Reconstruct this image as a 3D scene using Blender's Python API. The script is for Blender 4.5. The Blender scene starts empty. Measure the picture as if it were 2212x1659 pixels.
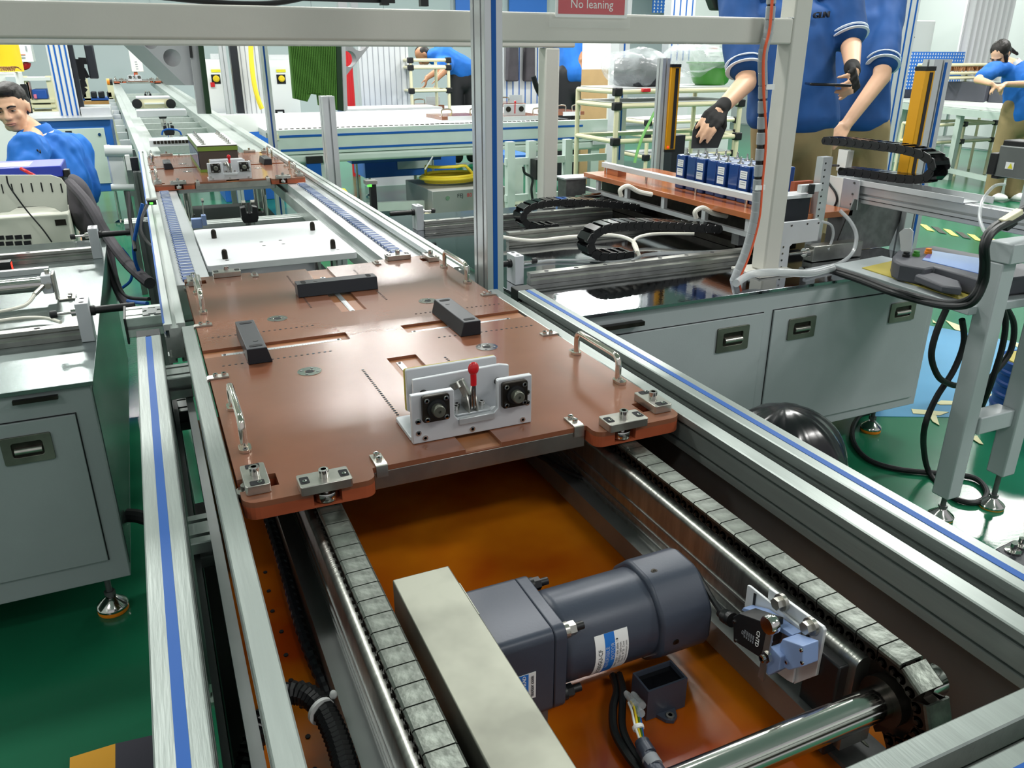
import bpy, math, random
from mathutils import Vector as V, Matrix
import numpy as np
random.seed(7)
SC = bpy.context.scene
COL = SC.collection
# ---------------------------------------------------------------- camera
EYE = V((0, 0, 1.2)); FPX = 1720.0; YAW = math.radians(24.2); PIT = math.radians(22.3)
FW = V((math.sin(YAW)*math.cos(PIT), math.cos(YAW)*math.cos(PIT), -math.sin(PIT)))
RT = V((math.cos(YAW), -math.sin(YAW), 0)); UP = RT.cross(FW)
cd = bpy.data.cameras.new('camera'); cam = bpy.data.objects.new('camera', cd); COL.objects.link(cam)
cd.sensor_width = 36; cd.lens = 36*FPX/2212; cd.clip_start = .02; cd.clip_end = 100
cam.matrix_world = Matrix(((RT.x, UP.x, -FW.x, EYE.x), (RT.y, UP.y, -FW.y, EYE.y), (RT.z, UP.z, -FW.z, EYE.z), (0, 0, 0, 1)))
SC.camera = cam
# ---------------------------------------------------------------- light and exposure
SC.view_settings.view_transform = 'Standard'; SC.view_settings.look = 'None'
SC.view_settings.exposure = 0.0; SC.view_settings.gamma = 1
try: SC.view_settings.use_curve_mapping = False
except Exception: pass
w = bpy.data.worlds.new('world'); SC.world = w; w.use_nodes = True
w.node_tree.nodes['Background'].inputs[0].default_value = (.92, .93, .96, 1)
w.node_tree.nodes['Background'].inputs[1].default_value = .55
def area(loc, sx, sy, power, col=(1, .99, .96), rx=0, rz=0):
    l = bpy.data.lights.new('ceiling_or_fill_light', 'AREA'); l.shape = 'RECTANGLE'; l.size = sx; l.size_y = sy; l.energy = power; l.color = col
    o = bpy.data.objects.new('ceiling_or_fill_light', l); COL.objects.link(o); o.location = loc; o.rotation_euler = (rx, 0, rz)
    return o
for (lx, ly, pw) in ((-1.2, 3.2, 60), (1.6, 3.0, 70), (4.4, 3.2, 95), (-1.2, 6.4, 120), (1.8, 6.4, 130), (5.0, 6.4, 140), (8.4, 5.0, 140),
                     (-1.0, 10.5, 170), (2.6, 10.5, 170), (6.2, 10.5, 170), (9.6, 9.0, 130), (1.2, -1.6, 34), (4.4, -.6, 115), (-2.2, -.8, 30)):  # last three are fill added on the camera side to light the fronts
    area((lx, ly, 3.5), 1.3, .35, pw)
# ---------------------------------------------------------------- point helpers (pixel of the 2212x1659 frame onto a real plane of the room)
def ray(px, py): return FW + RT*((px-1106)/FPX) - UP*((py-829.5)/FPX)
def az(px, py, z): r = ray(px, py); return EYE + r*((z-EYE.z)/r.z)
def ay(px, py, y): r = ray(px, py); return EYE + r*((y-EYE.y)/r.y)
def ax(px, py, x): r = ray(px, py); return EYE + r*((x-EYE.x)/r.x)
# ---------------------------------------------------------------- materials
def lin(h):
    h = h.lstrip('#'); c = [int(h[i:i+2], 16)/255 for i in (0, 2, 4)]
    return [x/12.92 if x <= .04045 else ((x+.055)/1.055)**2.4 for x in c]
MT = {}
def mat(name, col, rough=.5, metal=0., bump=0., bscale=60., var=0., vscale=8., coat=0., alpha=1., emit=0., trans=0., ior=1.45, spec=.5, stretch=None, col2=None, aniso=0):
    m = bpy.data.materials.new(name); m.use_nodes = True; nt = m.node_tree; b = nt.nodes['Principled BSDF']
    c = lin(col); b.inputs['Base Color'].default_value = (*c, 1); b.inputs['Roughness'].default_value = rough
    b.inputs['Metallic'].default_value = metal; b.inputs['Coat Weight'].default_value = coat; b.inputs['Coat Roughness'].default_value = .08
    b.inputs['Alpha'].default_value = alpha; b.inputs['Transmission Weight'].default_value = trans; b.inputs['IOR'].default_value = ior
    b.inputs['Specular IOR Level'].default_value = spec
    if emit: b.inputs['Emission Color'].default_value = (*c, 1); b.inputs['Emission Strength'].default_value = emit
    if bump or var or col2:
        tc = nt.nodes.new('ShaderNodeTexCoord'); mp = nt.nodes.new('ShaderNodeMapping'); nt.links.new(tc.outputs['Object'], mp.inputs[0])
        if stretch: mp.inputs['Scale'].default_value = stretch
    if bump:
        n = nt.nodes.new('ShaderNodeTexNoise'); n.inputs['Scale'].default_value = bscale; n.inputs['Detail'].default_value = 3
        nt.links.new(mp.outputs[0], n.inputs['Vector']); bu = nt.nodes.new('ShaderNodeBump'); bu.inputs['Strength'].default_value = bump; bu.inputs['Distance'].default_value = .004
        nt.links.new(n.outputs[0], bu.inputs['Height']); nt.links.new(bu.outputs[0], b.inputs['Normal'])
    if var or col2:
        n = nt.nodes.new('ShaderNodeTexNoise'); n.inputs['Scale'].default_value = vscale; n.inputs['Detail'].default_value = 4; nt.links.new(mp.outputs[0], n.inputs['Vector'])
        r = nt.nodes.new('ShaderNodeValToRGB'); nt.links.new(n.outputs[0], r.inputs[0])
        d = lin(col2) if col2 else [x*(1-var) for x in c]
        r.color_ramp.elements[0].position = .38; r.color_ramp.elements[1].position = .64
        r.color_ramp.elements[0].color = (*d, 1); r.color_ramp.elements[1].color = (*[min(1, x*(1+var*.4)) for x in c], 1)
        nt.links.new(r.outputs[0], b.inputs['Base Color'])
    MT[name] = m
    return m
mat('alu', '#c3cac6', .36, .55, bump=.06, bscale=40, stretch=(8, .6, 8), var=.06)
mat('alu_near_dim', '#959d99', .36, .6, bump=.06, bscale=40, stretch=(8, .6, 8), var=.08)  # same aluminium as alu, darkened for the dimmer light on the near conveyor
mat('alu_smooth', '#cdd0d2', .3, .6, var=.05)
mat('alu_dark', '#7d8180', .38, .75, var=.15, stretch=(1, 1, 1))
mat('cast', '#c9ccd0', .42, .35, var=.05)
mat('steel', '#c8c6c2', .12, 1.)
mat('nickel', '#d9cfc3', .12, 1.)
mat('brushed', '#a9aaa4', .33, .95, bump=.1, bscale=30, stretch=(2, 14, 2), var=.2)
mat('zinc', '#b5b3ab', .28, .9, var=.12, vscale=40)
mat('chainsteel', '#666c65', .34, .75, var=.35, vscale=55, bump=.15, bscale=90)
mat('dark_steel', '#38342f', .4, .85, var=.3, vscale=30)
mat('guard_steel', '#7b7d72', .42, .75, var=.35, vscale=9)
mat('bare_steel', '#6f7070', .45, .6, var=.2, vscale=30)
mat('mirror', '#8e9298', .06, 1., var=.1, vscale=3, bump=.02, bscale=120)
mat('table_steel', '#74817f', .26, .85, var=.12, vscale=12, bump=.05, bscale=200)
mat('white_metal', '#cdd0d2', .4, .25, var=.03)
mat('paint_frame', '#c6c5bd', .38, 0, bump=.04, bscale=150, var=.02)
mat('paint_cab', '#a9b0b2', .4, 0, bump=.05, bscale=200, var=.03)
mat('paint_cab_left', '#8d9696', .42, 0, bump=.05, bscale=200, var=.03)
mat('paint_white', '#dcdfdc', .45)
mat('paint_mint', '#bcc9c1', .45, var=.04)
mat('paint_blue', '#2a66b8', .4)
mat('gap', '#15171a', .8)
mat('black', '#141517', .42)
mat('black_matte', '#1a1b1f', .62)
mat('black_gloss', '#0c0d10', .12)
mat('rubber', '#17191b', .5)
mat('anodized', '#23262c', .42, .3)
mat('blue_strip', '#10529f', .5, spec=.3)
mat('chain_blue', '#123a6e', .5)
mat('bakelite', '#82513a', .24, 0, var=.13, vscale=5, bump=.02, bscale=200, coat=.4)
mat('bakelite_edge', '#9a4c2e', .45, 0, var=.1, vscale=12)
mat('bakelite_groove', '#98633f', .42, 0, var=.15, vscale=14)
mat('amber', '#d07a12', .16, 0, var=.0, vscale=3.4, col2='#9a3a0a', coat=.3)
mat('motor', '#3b414e', .38, .1, bump=.03, bscale=300)
mat('red', '#c4141f', .3, coat=.4)
mat('white', '#e6e7e6', .5)
mat('label_blue', '#1e6fc4', .4)
mat('ink', '#22242a', .6)
mat('ink_grey', '#8a8e94', .6)
mat('yellow', '#e3c41e', .4)
mat('yellow_cable', '#ecd23a', .4)
mat('orange', '#e8861a', .4)
mat('amber_yellow', '#d89a10', .4)
mat('amber_edge', '#c98a12', .45)
mat('blue_cell', '#123a7c', .18, coat=.4)
mat('skin', '#dcae8e', .5, var=.05, vscale=10)
mat('skin_dark', '#a8795a', .5, var=.06, vscale=10)
mat('lip', '#b57f6c', .45)
mat('hair', '#1b1613', .55, bump=.5, bscale=120)
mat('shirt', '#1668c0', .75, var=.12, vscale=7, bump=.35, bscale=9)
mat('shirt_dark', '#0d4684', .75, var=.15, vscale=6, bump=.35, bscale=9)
mat('white_trim', '#dfe7f2', .6)
mat('khaki', '#8d7c57', .8, var=.12, vscale=7, bump=.3, bscale=10)
mat('glove', '#141313', .85)
mat('green_brush', '#3f6a24', .9, bump=.8, bscale=150)
mat('dark_green', '#16301a', .8)
mat('bin_green', '#3f8a2a', .35, coat=.2)
mat('hose_clear', '#c9cdd0', .12, 0, alpha=.55)
mat('hose_white', '#dedbcf', .3)
mat('glass', '#dfe9ec', .04, 0, alpha=.22)
mat('film', '#e8eef0', .08, 0, alpha=.34, bump=1., bscale=34, var=.3)
mat('ivory_pipe', '#d8d2b0', .4)
mat('cardboard', '#b3956a', .8, var=.06)
mat('wood_board', '#b8884e', .5, var=.1)
mat('orange_board', '#a8623a', .25, coat=.3, var=.06)
mat('wall_grey', '#b4bfc2', .7)
mat('wall_light', '#c6cdcb', .7)
mat('curtain', '#d6d5d8', .8)
mat('peg_blue', '#2a6fc9', .45)
mat('bin_blue', '#1f4f9e', .4)
mat('grey_box', '#8b8d8a', .45, .2)
mat('beige', '#d0d2c4', .5)
mat('jacket', '#4a474c', .9, bump=.5, bscale=14, var=.15)
mat('screen', '#5d83d8', .08, 0, coat=1)
mat('pendant_grey', '#4d4e55', .5)
mat('kraft_yellow', '#b5a64a', .6, var=.05)
mat('suitcase', '#4c4e56', .5)
mat('copper_wire', '#a07048', .5, bump=.8, bscale=70)
mat('tape_yellow', '#d8cf6a', .6); mat('tape_pale', '#c9c79a', .6); mat('tape_dark', '#3a3c34', .6); mat('tape_orange', '#e2a012', .45); mat('tape_violet', '#2c2a38', .5)
mat('pale_blue', '#7d93bd', .4); mat('led_green', '#4cff3a', .4, emit=3.); mat('led_red', '#ff2a1a', .4, emit=3.)
mat('pink', '#d9708a', .5); mat('label_yellow', '#d8d02a', .5); mat('cyl_white', '#d6dad8', .3, .1)
mat('lamp', '#ffffff', .5, emit=5.5)
def floor_mat():
    m = mat('floor_green', '#1c6a4a', .2, bump=.05, bscale=90, var=.12, vscale=1.6); return m
floor_mat(); mat('floor_blue', '#5b93b8', .18, bump=.05, bscale=90, var=.08, vscale=2)
# ---------------------------------------------------------------- mesh builder
def basis(d, up=V((0, 0, 1))):
    d = d.normalized(); a = up if abs(d.dot(up)) < .98 else V((0, 1, 0))
    x = a.cross(d).normalized(); y = d.cross(x); return x, y
class MB:
    def __init__(s): s.v = []; s.f = []
    def add(s, vs, fs):
        k = len(s.v); s.v += [tuple(p) for p in vs]; s.f += [[i+k for i in f] for f in fs]; return s
    def box(s, x0, x1, y0, y1, z0, z1):
        return s.add([(x, y, z) for z in (z0, z1) for y in (y0, y1) for x in (x0, x1)],
                     [(0, 2, 3, 1), (4, 5, 7, 6), (0, 1, 5, 4), (2, 6, 7, 3), (0, 4, 6, 2), (1, 3, 7, 5)])
    def obox(s, c, sx, sy, sz, R=None):
        c = V(c); P = []
        for z in (-sz/2, sz/2):
            for y in (-sy/2, sy/2):
                for x in (-sx/2, sx/2):
                    p = V((x, y, z)); P.append(c + (R @ p if R else p))
        return s.add(P, [(0, 2, 3, 1), (4, 5, 7, 6), (0, 1, 5, 4), (2, 6, 7, 3), (0, 4, 6, 2), (1, 3, 7, 5)])
    def bar(s, p, q, w, h, up=V((0, 0, 1))):
        p, q = V(p), V(q); x, y = basis(q-p, up)
        P = [a + x*i*w/2 + y*j*h/2 for a in (p, q) for i, j in ((-1, -1), (1, -1), (1, 1), (-1, 1))]
        return s.add(P, [(3, 2, 1, 0), (4, 5, 6, 7), (0, 1, 5, 4), (1, 2, 6, 5), (2, 3, 7, 6), (3, 0, 4, 7)])
    def cyl(s, p, q, r, r2=None, n=16, cap=True):
        p, q = V(p), V(q); r2 = r if r2 is None else r2; x, y = basis(q-p)
        P = []
        for a, rr in ((p, r), (q, r2)):
            P += [a + x*math.cos(t*2*math.pi/n)*rr + y*math.sin(t*2*math.pi/n)*rr for t in range(n)]
        F = [(i, (i+1) % n, n+(i+1) % n, n+i) for i in range(n)]
        if cap: F += [tuple(range(n-1, -1, -1)), tuple(range(n, 2*n))]
        return s.add(P, F)
    def lathe(s, c, d, prof, n=20):
        c, d = V(c), V(d).normalized(); x, y = basis(d); P = []; m = len(prof)
        for r, h in prof: P += [c + d*h + (x*math.cos(t*2*math.pi/n) + y*math.sin(t*2*math.pi/n))*r for t in range(n)]
        F = [(k*n+i, k*n+(i+1) % n, (k+1)*n+(i+1) % n, (k+1)*n+i) for k in range(m-1) for i in range(n)]
        F += [tuple(range(n-1, -1, -1)), tuple(range((m-1)*n, m*n))]
        return s.add(P, F)
    def prism(s, pts, axis, a, b):
        m = {'x': lambda u, v, w: (w, u, v), 'y': lambda u, v, w: (u, w, v), 'z': lambda u, v, w: (u, v, w)}[axis]; n = len(pts)
        P = [m(u, v, a) for u, v in pts] + [m(u, v, b) for u, v in pts]
        F = [(i, (i+1) % n, n+(i+1) % n, n+i) for i in range(n)] + [tuple(range(n-1, -1, -1)), tuple(range(n, 2*n))]
        return s.add(P, F)
    def sweep(s, pts, sec, closed=False):
        pts = [V(p) for p in pts]; n = len(sec); P = []; x = None
        for i, p in enumerate(pts):
            a = pts[max(0, i-1)]; b = pts[min(len(pts)-1, i+1)]; d = (b-a).normalized()
            if x is None: x, y = basis(d)
            else:
                x = (x - d*x.dot(d)).normalized(); y = d.cross(x)
            P += [p + x*u + y*v for u, v in sec]
        m = len(pts)
        F = [(k*n+i, k*n+(i+1) % n, (k+1)*n+(i+1) % n, (k+1)*n+i) for k in range(m-1) for i in range(n)]
        F += [tuple(range(n-1, -1, -1)), tuple(range((m-1)*n, m*n))]
        return s.add(P, F)
    def tube(s, pts, r, n=8, sub=6, smooth=True):
        if smooth: pts = crom(pts, sub)
        return s.sweep(pts, [(math.cos(t*2*math.pi/n)*r, math.sin(t*2*math.pi/n)*r) for t in range(n)])
    def ball(s, c, rx, ry=None, rz=None, n=12, m=8, R=None):
        ry = ry or rx; rz = rz or rx; c = V(c); P = []; 
        for j in range(m+1):
            ph = math.pi*j/m
            for i in range(n):
                t = 2*math.pi*i/n; q = V((rx*math.sin(ph)*math.cos(t), ry*math.sin(ph)*math.sin(t), rz*math.cos(ph)))
                P.append(c + (R @ q if R else q))
        return s.add(P, [(j*n+i, (j+1)*n+i, (j+1)*n+(i+1) % n, j*n+(i+1) % n) for j in range(m) for i in range(n)])
    def plate(s, x0, x1, y0, y1, z0, z1, r=.004, n=3):
        return s.prism(rrect(x0, x1, y0, y1, r, n), 'z', z0, z1)
    def build(s, name, m, parent=None, ang=35, bevel=0., origin=None, seg=2):
        o0 = wl(parent) if parent else (V(origin) if origin is not None else V((0, 0, 0)))
        me = bpy.data.meshes.new(name); me.from_pydata([tuple(V(p)-o0) for p in s.v], [], s.f); me.validate()
        me.materials.append(MT[m] if isinstance(m, str) else m)
        if ang is not None:
            me.shade_smooth()
            try: me.set_sharp_from_angle(angle=math.radians(ang))
            except Exception: pass
        o = bpy.data.objects.new(name, me); COL.objects.link(o)
        if parent: o.parent = parent
        else: o.location = o0
        if bevel:
            b = o.modifiers.new('bevel', 'BEVEL'); b.width = bevel; b.segments = seg; b.limit_method = 'ANGLE'; b.angle_limit = math.radians(50); b.harden_normals = False
        return o
def wl(o):
    p = V((0, 0, 0))
    while o: p = p + o.location; o = o.parent
    return p
def crom(pts, sub=6):
    pts = [V(p) for p in pts]
    if len(pts) < 3: return pts
    out = []
    for i in range(len(pts)-1):
        a = pts[max(0, i-1)]; b = pts[i]; c = pts[i+1]; d = pts[min(len(pts)-1, i+2)]
        for k in range(sub):
            t = k/sub; out.append(.5*((2*b) + (c-a)*t + (2*a-5*b+4*c-d)*t*t + (3*b-a-3*c+d)*t**3))
    return out + [pts[-1]]
def rrect(x0, x1, y0, y1, r, n=3):
    P = []
    for cx, cy, a0 in ((x1-r, y0+r, -90), (x1-r, y1-r, 0), (x0+r, y1-r, 90), (x0+r, y0+r, 180)):
        for k in range(n+1):
            a = math.radians(a0+90*k/n); P.append((cx+r*math.cos(a), cy+r*math.sin(a)))
    return P
def bx(*a): return MB().box(*a)
# ---------------------------------------------------------------- object helpers
def tag(o, label, cat, group=None, kind=None):
    o['label'] = label; o['category'] = cat
    if group: o['group'] = group
    if kind: o['kind'] = kind
    return o
def thing(name, label, cat, loc=(0, 0, 0), group=None):
    o = bpy.data.objects.new(name, None); COL.objects.link(o); o.location = loc; o.empty_display_size = .05
    return tag(o, label, cat, group)
def struct(o): o['kind'] = 'structure'; return o
def lab(o, t): o['label'] = t; return o
def copy_tree(o, parent=None):
    c = o.copy(); COL.objects.link(c)
    if parent: c.parent = parent
    for ch in list(o.children): copy_tree(ch, c)
    return c
def dup(o, loc, label, rz=0, group=None):
    c = copy_tree(o); c.location = loc; c.rotation_euler = (0, 0, rz); c['label'] = label
    if group: c['group'] = group
    return c
def inst(o, parent, loc, rot=None):
    c = o.copy(); COL.objects.link(c); c.parent = parent; c.location = loc
    if rot is not None: c.rotation_euler = rot
    return c
def prof(w, h, nw=1, nh=1, sw=.008, sd=.009, c=.0015):
    """cross-section of a T-slot profile; nw slots on the two faces of width w, nh on the faces of height h"""
    P = []
    def side(ax, ay_, bx_, by_, n):
        L = math.hypot(bx_-ax, by_-ay_); dx, dy = (bx_-ax)/L, (by_-ay_)/L; nx, ny = -dy, dx
        P.append((ax+dx*c, ay_+dy*c))
        for k in range(n):
            m = L*(k+.5)/n
            for t, d in ((m-sw/2, 0), (m-sw/2, sd*.3), (m-sw, sd*.35), (m-sw, sd), (m+sw, sd), (m+sw, sd*.35), (m+sw/2, sd*.3), (m+sw/2, 0)):
                P.append((ax+dx*t+nx*d, ay_+dy*t+ny*d))
        P.append((bx_-dx*c, by_-dy*c))
    side(-w/2, -h/2, w/2, -h/2, nw); side(w/2, -h/2, w/2, h/2, nh); side(w/2, h/2, -w/2, h/2, nw); side(-w/2, h/2, -w/2, -h/2, nh)
    return P
def profile(axis, x, y, z, w, h, a, b, nw=1, nh=1, sw=.008):
    """beam along axis from a to b; (x, y, z) gives its centre on the other two axes; w horizontal, h vertical (for axis z: w along x, h along y)"""
    s = prof(w, h, nw, nh, sw)
    o = {'x': (y, z), 'y': (x, z), 'z': (x, y)}[axis]
    return MB().prism([(u+o[0], v+o[1]) for u, v in s], axis, a, b)
def screw(mb, c, r=.0045, h=.005, d=V((0, 0, 1))):
    c = V(c); d = V(d); mb.cyl(c, c+d*h, r, n=12); 
    x, y = basis(d); k = len(mb.v)
    mb.lathe(c+d*h, d, [(r, 0), (r*.55, .0002), (r*.5, -.002), (.0003, -.002)], n=6)
def text(name, body, size, loc, right, up, m, parent, ext=.0002, align='CENTER', bold=0):
    cu = bpy.data.curves.new(name, 'FONT'); cu.body = body; cu.size = size; cu.extrude = ext; cu.align_x = align; cu.align_y = 'CENTER'; cu.resolution_u = 2
    cu.offset = bold
    t = bpy.data.objects.new(name, cu); COL.objects.link(t); bpy.context.view_layer.update()
    me = bpy.data.meshes.new_from_object(t.evaluated_get(bpy.context.evaluated_depsgraph_get())); bpy.data.objects.remove(t)
    me.name = name; me.materials.clear(); me.materials.append(MT[m])
    r = V(right).normalized(); u = V(up).normalized(); n = r.cross(u)
    o = bpy.data.objects.new(name, me); COL.objects.link(o)
    R = Matrix(((r.x, u.x, n.x), (r.y, u.y, n.y), (r.z, u.z, n.z)))
    me.transform(R.to_4x4()); me.transform(Matrix.Translation(V(loc) - (wl(parent) if parent else V((0, 0, 0)))))
    if parent: o.parent = parent
    return o
def cable(label, pts, r, m='rubber', n=8, cat='cable', name='cable', sub=6, group=None):
    o = MB().tube(pts, r, n, sub).build(name, m, origin=pts[0]); return tag(o, label, cat, group)
# ================================================================ the room
FL = -.09
RX0, RX1, RY0, RY1, RZ = -3.2, 11.5, -2.5, 14.6, 3.9
struct(bx(RX0, RX1, RY0, RY1, FL-.05, FL).build('floor', 'floor_green', ang=None))
struct(bx(RX0-.1, RX1, RY0, RY1, RZ, RZ+.05).build('ceiling', 'wall_light', ang=None))
def panel_wall(name, axis, fixed, a, b, n, m):
    root = MB()
    if axis == 'y': root.box(a, b, fixed, fixed+.06, FL, RZ)
    else: root.box(fixed, fixed+.06, a, b, FL, RZ)
    r = struct(root.build(name, 'wall_grey', ang=None))
    for k in range(n):
        u0 = a+(b-a)*k/n+.006; u1 = a+(b-a)*(k+1)/n-.006
        q = MB()
        if axis == 'y': q.box(u0, u1, fixed-.012, fixed, FL+.02, RZ-.01)
        else: q.box(fixed-.012, fixed, u0, u1, FL+.02, RZ-.01)
        q.build('panel', m, r, ang=None)
panel_wall('wall_back', 'y', RY1, RX0, RX1, 12, 'wall_grey')
panel_wall('wall_right', 'x', RX1, RY0, RY1, 12, 'wall_light')
struct(bx(RX0-.06, RX0, RY0, RY1, FL, RZ).build('wall_left', 'wall_light', ang=None))
# blue walkway on the green floor
P = [az(1935, 690, FL), az(2260, 752, FL), az(2330, 905, FL), az(1890, 900, FL)]
a = MB(); a.add([(p.x, p.y, z) for z in (FL+.0002, FL+.002) for p in P], [(3, 2, 1, 0), (4, 5, 6, 7), (0, 1, 5, 4), (1, 2, 6, 5), (2, 3, 7, 6), (3, 0, 4, 7)])
s_ = a.build('trim_1', 'floor_blue', ang=None); struct(s_)
def tape(pix, m, label, group=None, z=FL+.0045):
    P = [az(x, y, FL) for x, y in pix]; n = len(P)
    mb = MB().add([(p.x, p.y, zz) for zz in (z-.002, z) for p in P], [tuple(range(n-1, -1, -1)), tuple(range(n, 2*n))]+[(i, (i+1) % n, n+(i+1) % n, n+i) for i in range(n)])
    o = mb.build('floor_tape', m, ang=None, origin=P[0]); return tag(o, label, 'tape', group)
tape([(2042, 693), (2073, 704), (2087, 720), (2062, 713)], 'tape_pale', 'pale yellow tape diamond seen between the black cable loop and the stand leg')
tape([(2014, 692), (2024, 700), (2015, 698)], 'tape_pale', 'tip of a pale yellow tape diamond beside the grey cabinet edge')
tape([(2139, 725), (2155, 736), (2150, 743), (2136, 738)], 'tape_pale', 'pale yellow tape diamond between the stand leg and the hanging cable loop')
tape([(2184, 738), (2203, 744), (2200, 753), (2192, 748)], 'tape_pale', 'rightmost pale yellow tape diamond, left of the far stand leg')
tape([(1968, 885), (2049, 892), (2030, 899), (1972, 895)], 'tape_pale', 'long pale tape strip of the floor arrow behind the stand leg', 'pale arrow strips on the floor')
tape([(2005, 897), (2022, 899), (2029, 921), (2014, 912)], 'tape_pale', 'short pale tape strip of the floor arrow pointing to the camera', 'pale arrow strips on the floor')
tape([(2022, 873), (2032, 867), (2122, 871), (2118, 876), (2030, 876)], 'tape_pale', 'upper pale tape strip crossing behind the stand legs', 'pale arrow strips on the floor')
tape([(2110, 853), (2160, 853), (2158, 862), (2118, 860)], 'tape_pale', 'pale tape strip between the two stand legs, furthest from the camera', 'pale arrow strips on the floor')
tape([(2091, 944), (2110, 943), (2124, 962), (2115, 960)], 'tape_pale', 'pale triangular tape scrap between the two stand legs below the crossbar')
# hazard stripe seen under the measuring arm
for k in range(9):
    a0 = (1985+k*26, 484+k*5.4); 
    tape([(a0[0], a0[1]), (a0[0]+16, a0[1]+3), (a0[0]+34, a0[1]+17), (a0[0]+18, a0[1]+14)], 'tape_yellow' if k % 2 == 0 else 'tape_dark',
         ('yellow' if k % 2 == 0 else 'dark')+' slanted dash of the striped floor tape, '+['first','first','second','second','third','third','fourth','fourth','fifth'][k]+' from the left', 'striped floor tape dashes, '+('yellow' if k % 2 == 0 else 'dark'))
tape([(152, 1640), (250, 1610), (250, 1700), (150, 1720)], 'tape_orange', 'orange end of the hazard floor tape at the bottom left of the photo')
tape([(250, 1610), (345, 1588), (345, 1700), (250, 1700)], 'tape_violet', 'dark violet section of the hazard tape beside the left beam')
# ================================================================ near conveyor (motor bay)
CF = thing('conveyor_frame', 'nearest aluminium conveyor frame, two beams with blue slot strips around the motor bay', 'conveyor', (.35, .3, 0))
def outer_beam(x):
    b = profile('y', x+.0205, 0, .68, .041, .08, .218, 1.56, 1, 2).build('side_beam', 'alu_near_dim', CF)
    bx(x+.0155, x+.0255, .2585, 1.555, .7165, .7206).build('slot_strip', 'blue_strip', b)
    c = bx(x-.0005, x+.0415, 1.56, 1.60, .639, .7205).build('end_cap', 'black', b, bevel=.002)
    return b
lab(outer_beam(-.062), 'left aluminium beam with a blue strip in its top slot'); lab(outer_beam(.716), 'right aluminium beam with a blue strip in its top slot')
for x, s in ((.018, -1), (.660, 1)):
    profile('y', x+.0115, 0, .690, .023, .056, .2735, 1.60, 0, 2, .005).build('guide_rail', 'alu_near_dim', CF)
b = profile('x', 0, .238, .68, .04, .08, -.0205, .7155, 1, 2).build('end_beam', 'alu_near_dim', CF)
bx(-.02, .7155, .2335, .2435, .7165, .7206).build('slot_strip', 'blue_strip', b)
profile('x', 0, .285, .690, .022, .056, -.02, .715, 0, 1, .006).build('end_guide', 'alu_near_dim', CF)
# cross ties between left beam and guide rail
for y, z in ((1.46, .66), (1.0, .6)):
    profile('x', 0, y, z, .075, .04, -.0205, .0175, 2, 1).build('cross_tie', 'alu_near_dim', CF)
profile('x', 0, 1.55, .56, .08, .04, -.0205, .0175, 2, 1).build('cross_tie', 'alu_dark', CF)
# legs
for x, y in ((-.041, .32), (-.041, 1.50), (.737, .32), (.737, 1.50)):
    l = profile('z', x, y, 0, .04, .06, FL+.05, .6395, 1, 1).build('leg', 'alu_dark', CF)
    MB().lathe((x, y, FL), (0, 0, 1), [(.03, 0), (.03, .008), (.012, .02), (.008, .052)], 16).build('foot', 'steel', l)
# inner side plates below the guide rails (they catch the amber sheet's colour)
bx(.686, .700, .30, 1.58, .50, .700).build('side_plate', 'alu_dark', CF)
bx(.004, .016, .30, 1.58, .50, .640).build('side_plate', 'alu_dark', CF)
bx(-.0195, .0165, .42, 1.40, .40, .44).build('cable_tray_or_gap_shade', 'black', CF); bx(-.0195, -.012, .30, 1.55, .44, .60).build('gap_shade_side', 'black', CF)  # black sheets added to stand in for the shade between beam and rail
# amber base sheet, screws and welded angle strips
bx(.017, .685, .26, 1.55, .528, .54).build('base_sheet', 'amber', CF)
m = MB(); m.prism([(.088, .5405), (.116, .5405), (.150, .5405), (.150, .546), (.088, .546)], 'y', .3, 1.5); m.build('angle_strip', 'bare_steel', CF)
m = MB(); m.box(.545, .60, .3, 1.5, .5405, .546); m.build('angle_strip', 'bare_steel', CF)
for k in range(14):
    y = .42+k*.07
    for x in (.124, .585):
        m = MB(); m.ball((x, y, .5465), .002, .011, .0015, 8, 5); m.build('weld_bead', 'guard_steel', CF)
for x, y in ((.105, .95), (.105, .60), (.563, .86), (.563, .56), (.563, 1.2)):
    m = MB(); m.lathe((x, y, .546), (0, 0, 1), [(.010, 0), (.010, .0015)], 16); m.cyl((x, y, .5475), (x, y, .5535), .0075, n=6); m.build('hex_bolt', 'zinc', CF)
for k in range(9): MB().cyl((.062+(k % 3)*.002, .62+k*.045, .5395), (.062+(k % 3)*.002, .62+k*.045, .5415), .0028, n=8).build('tapped_hole', 'gap', CF)
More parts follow.
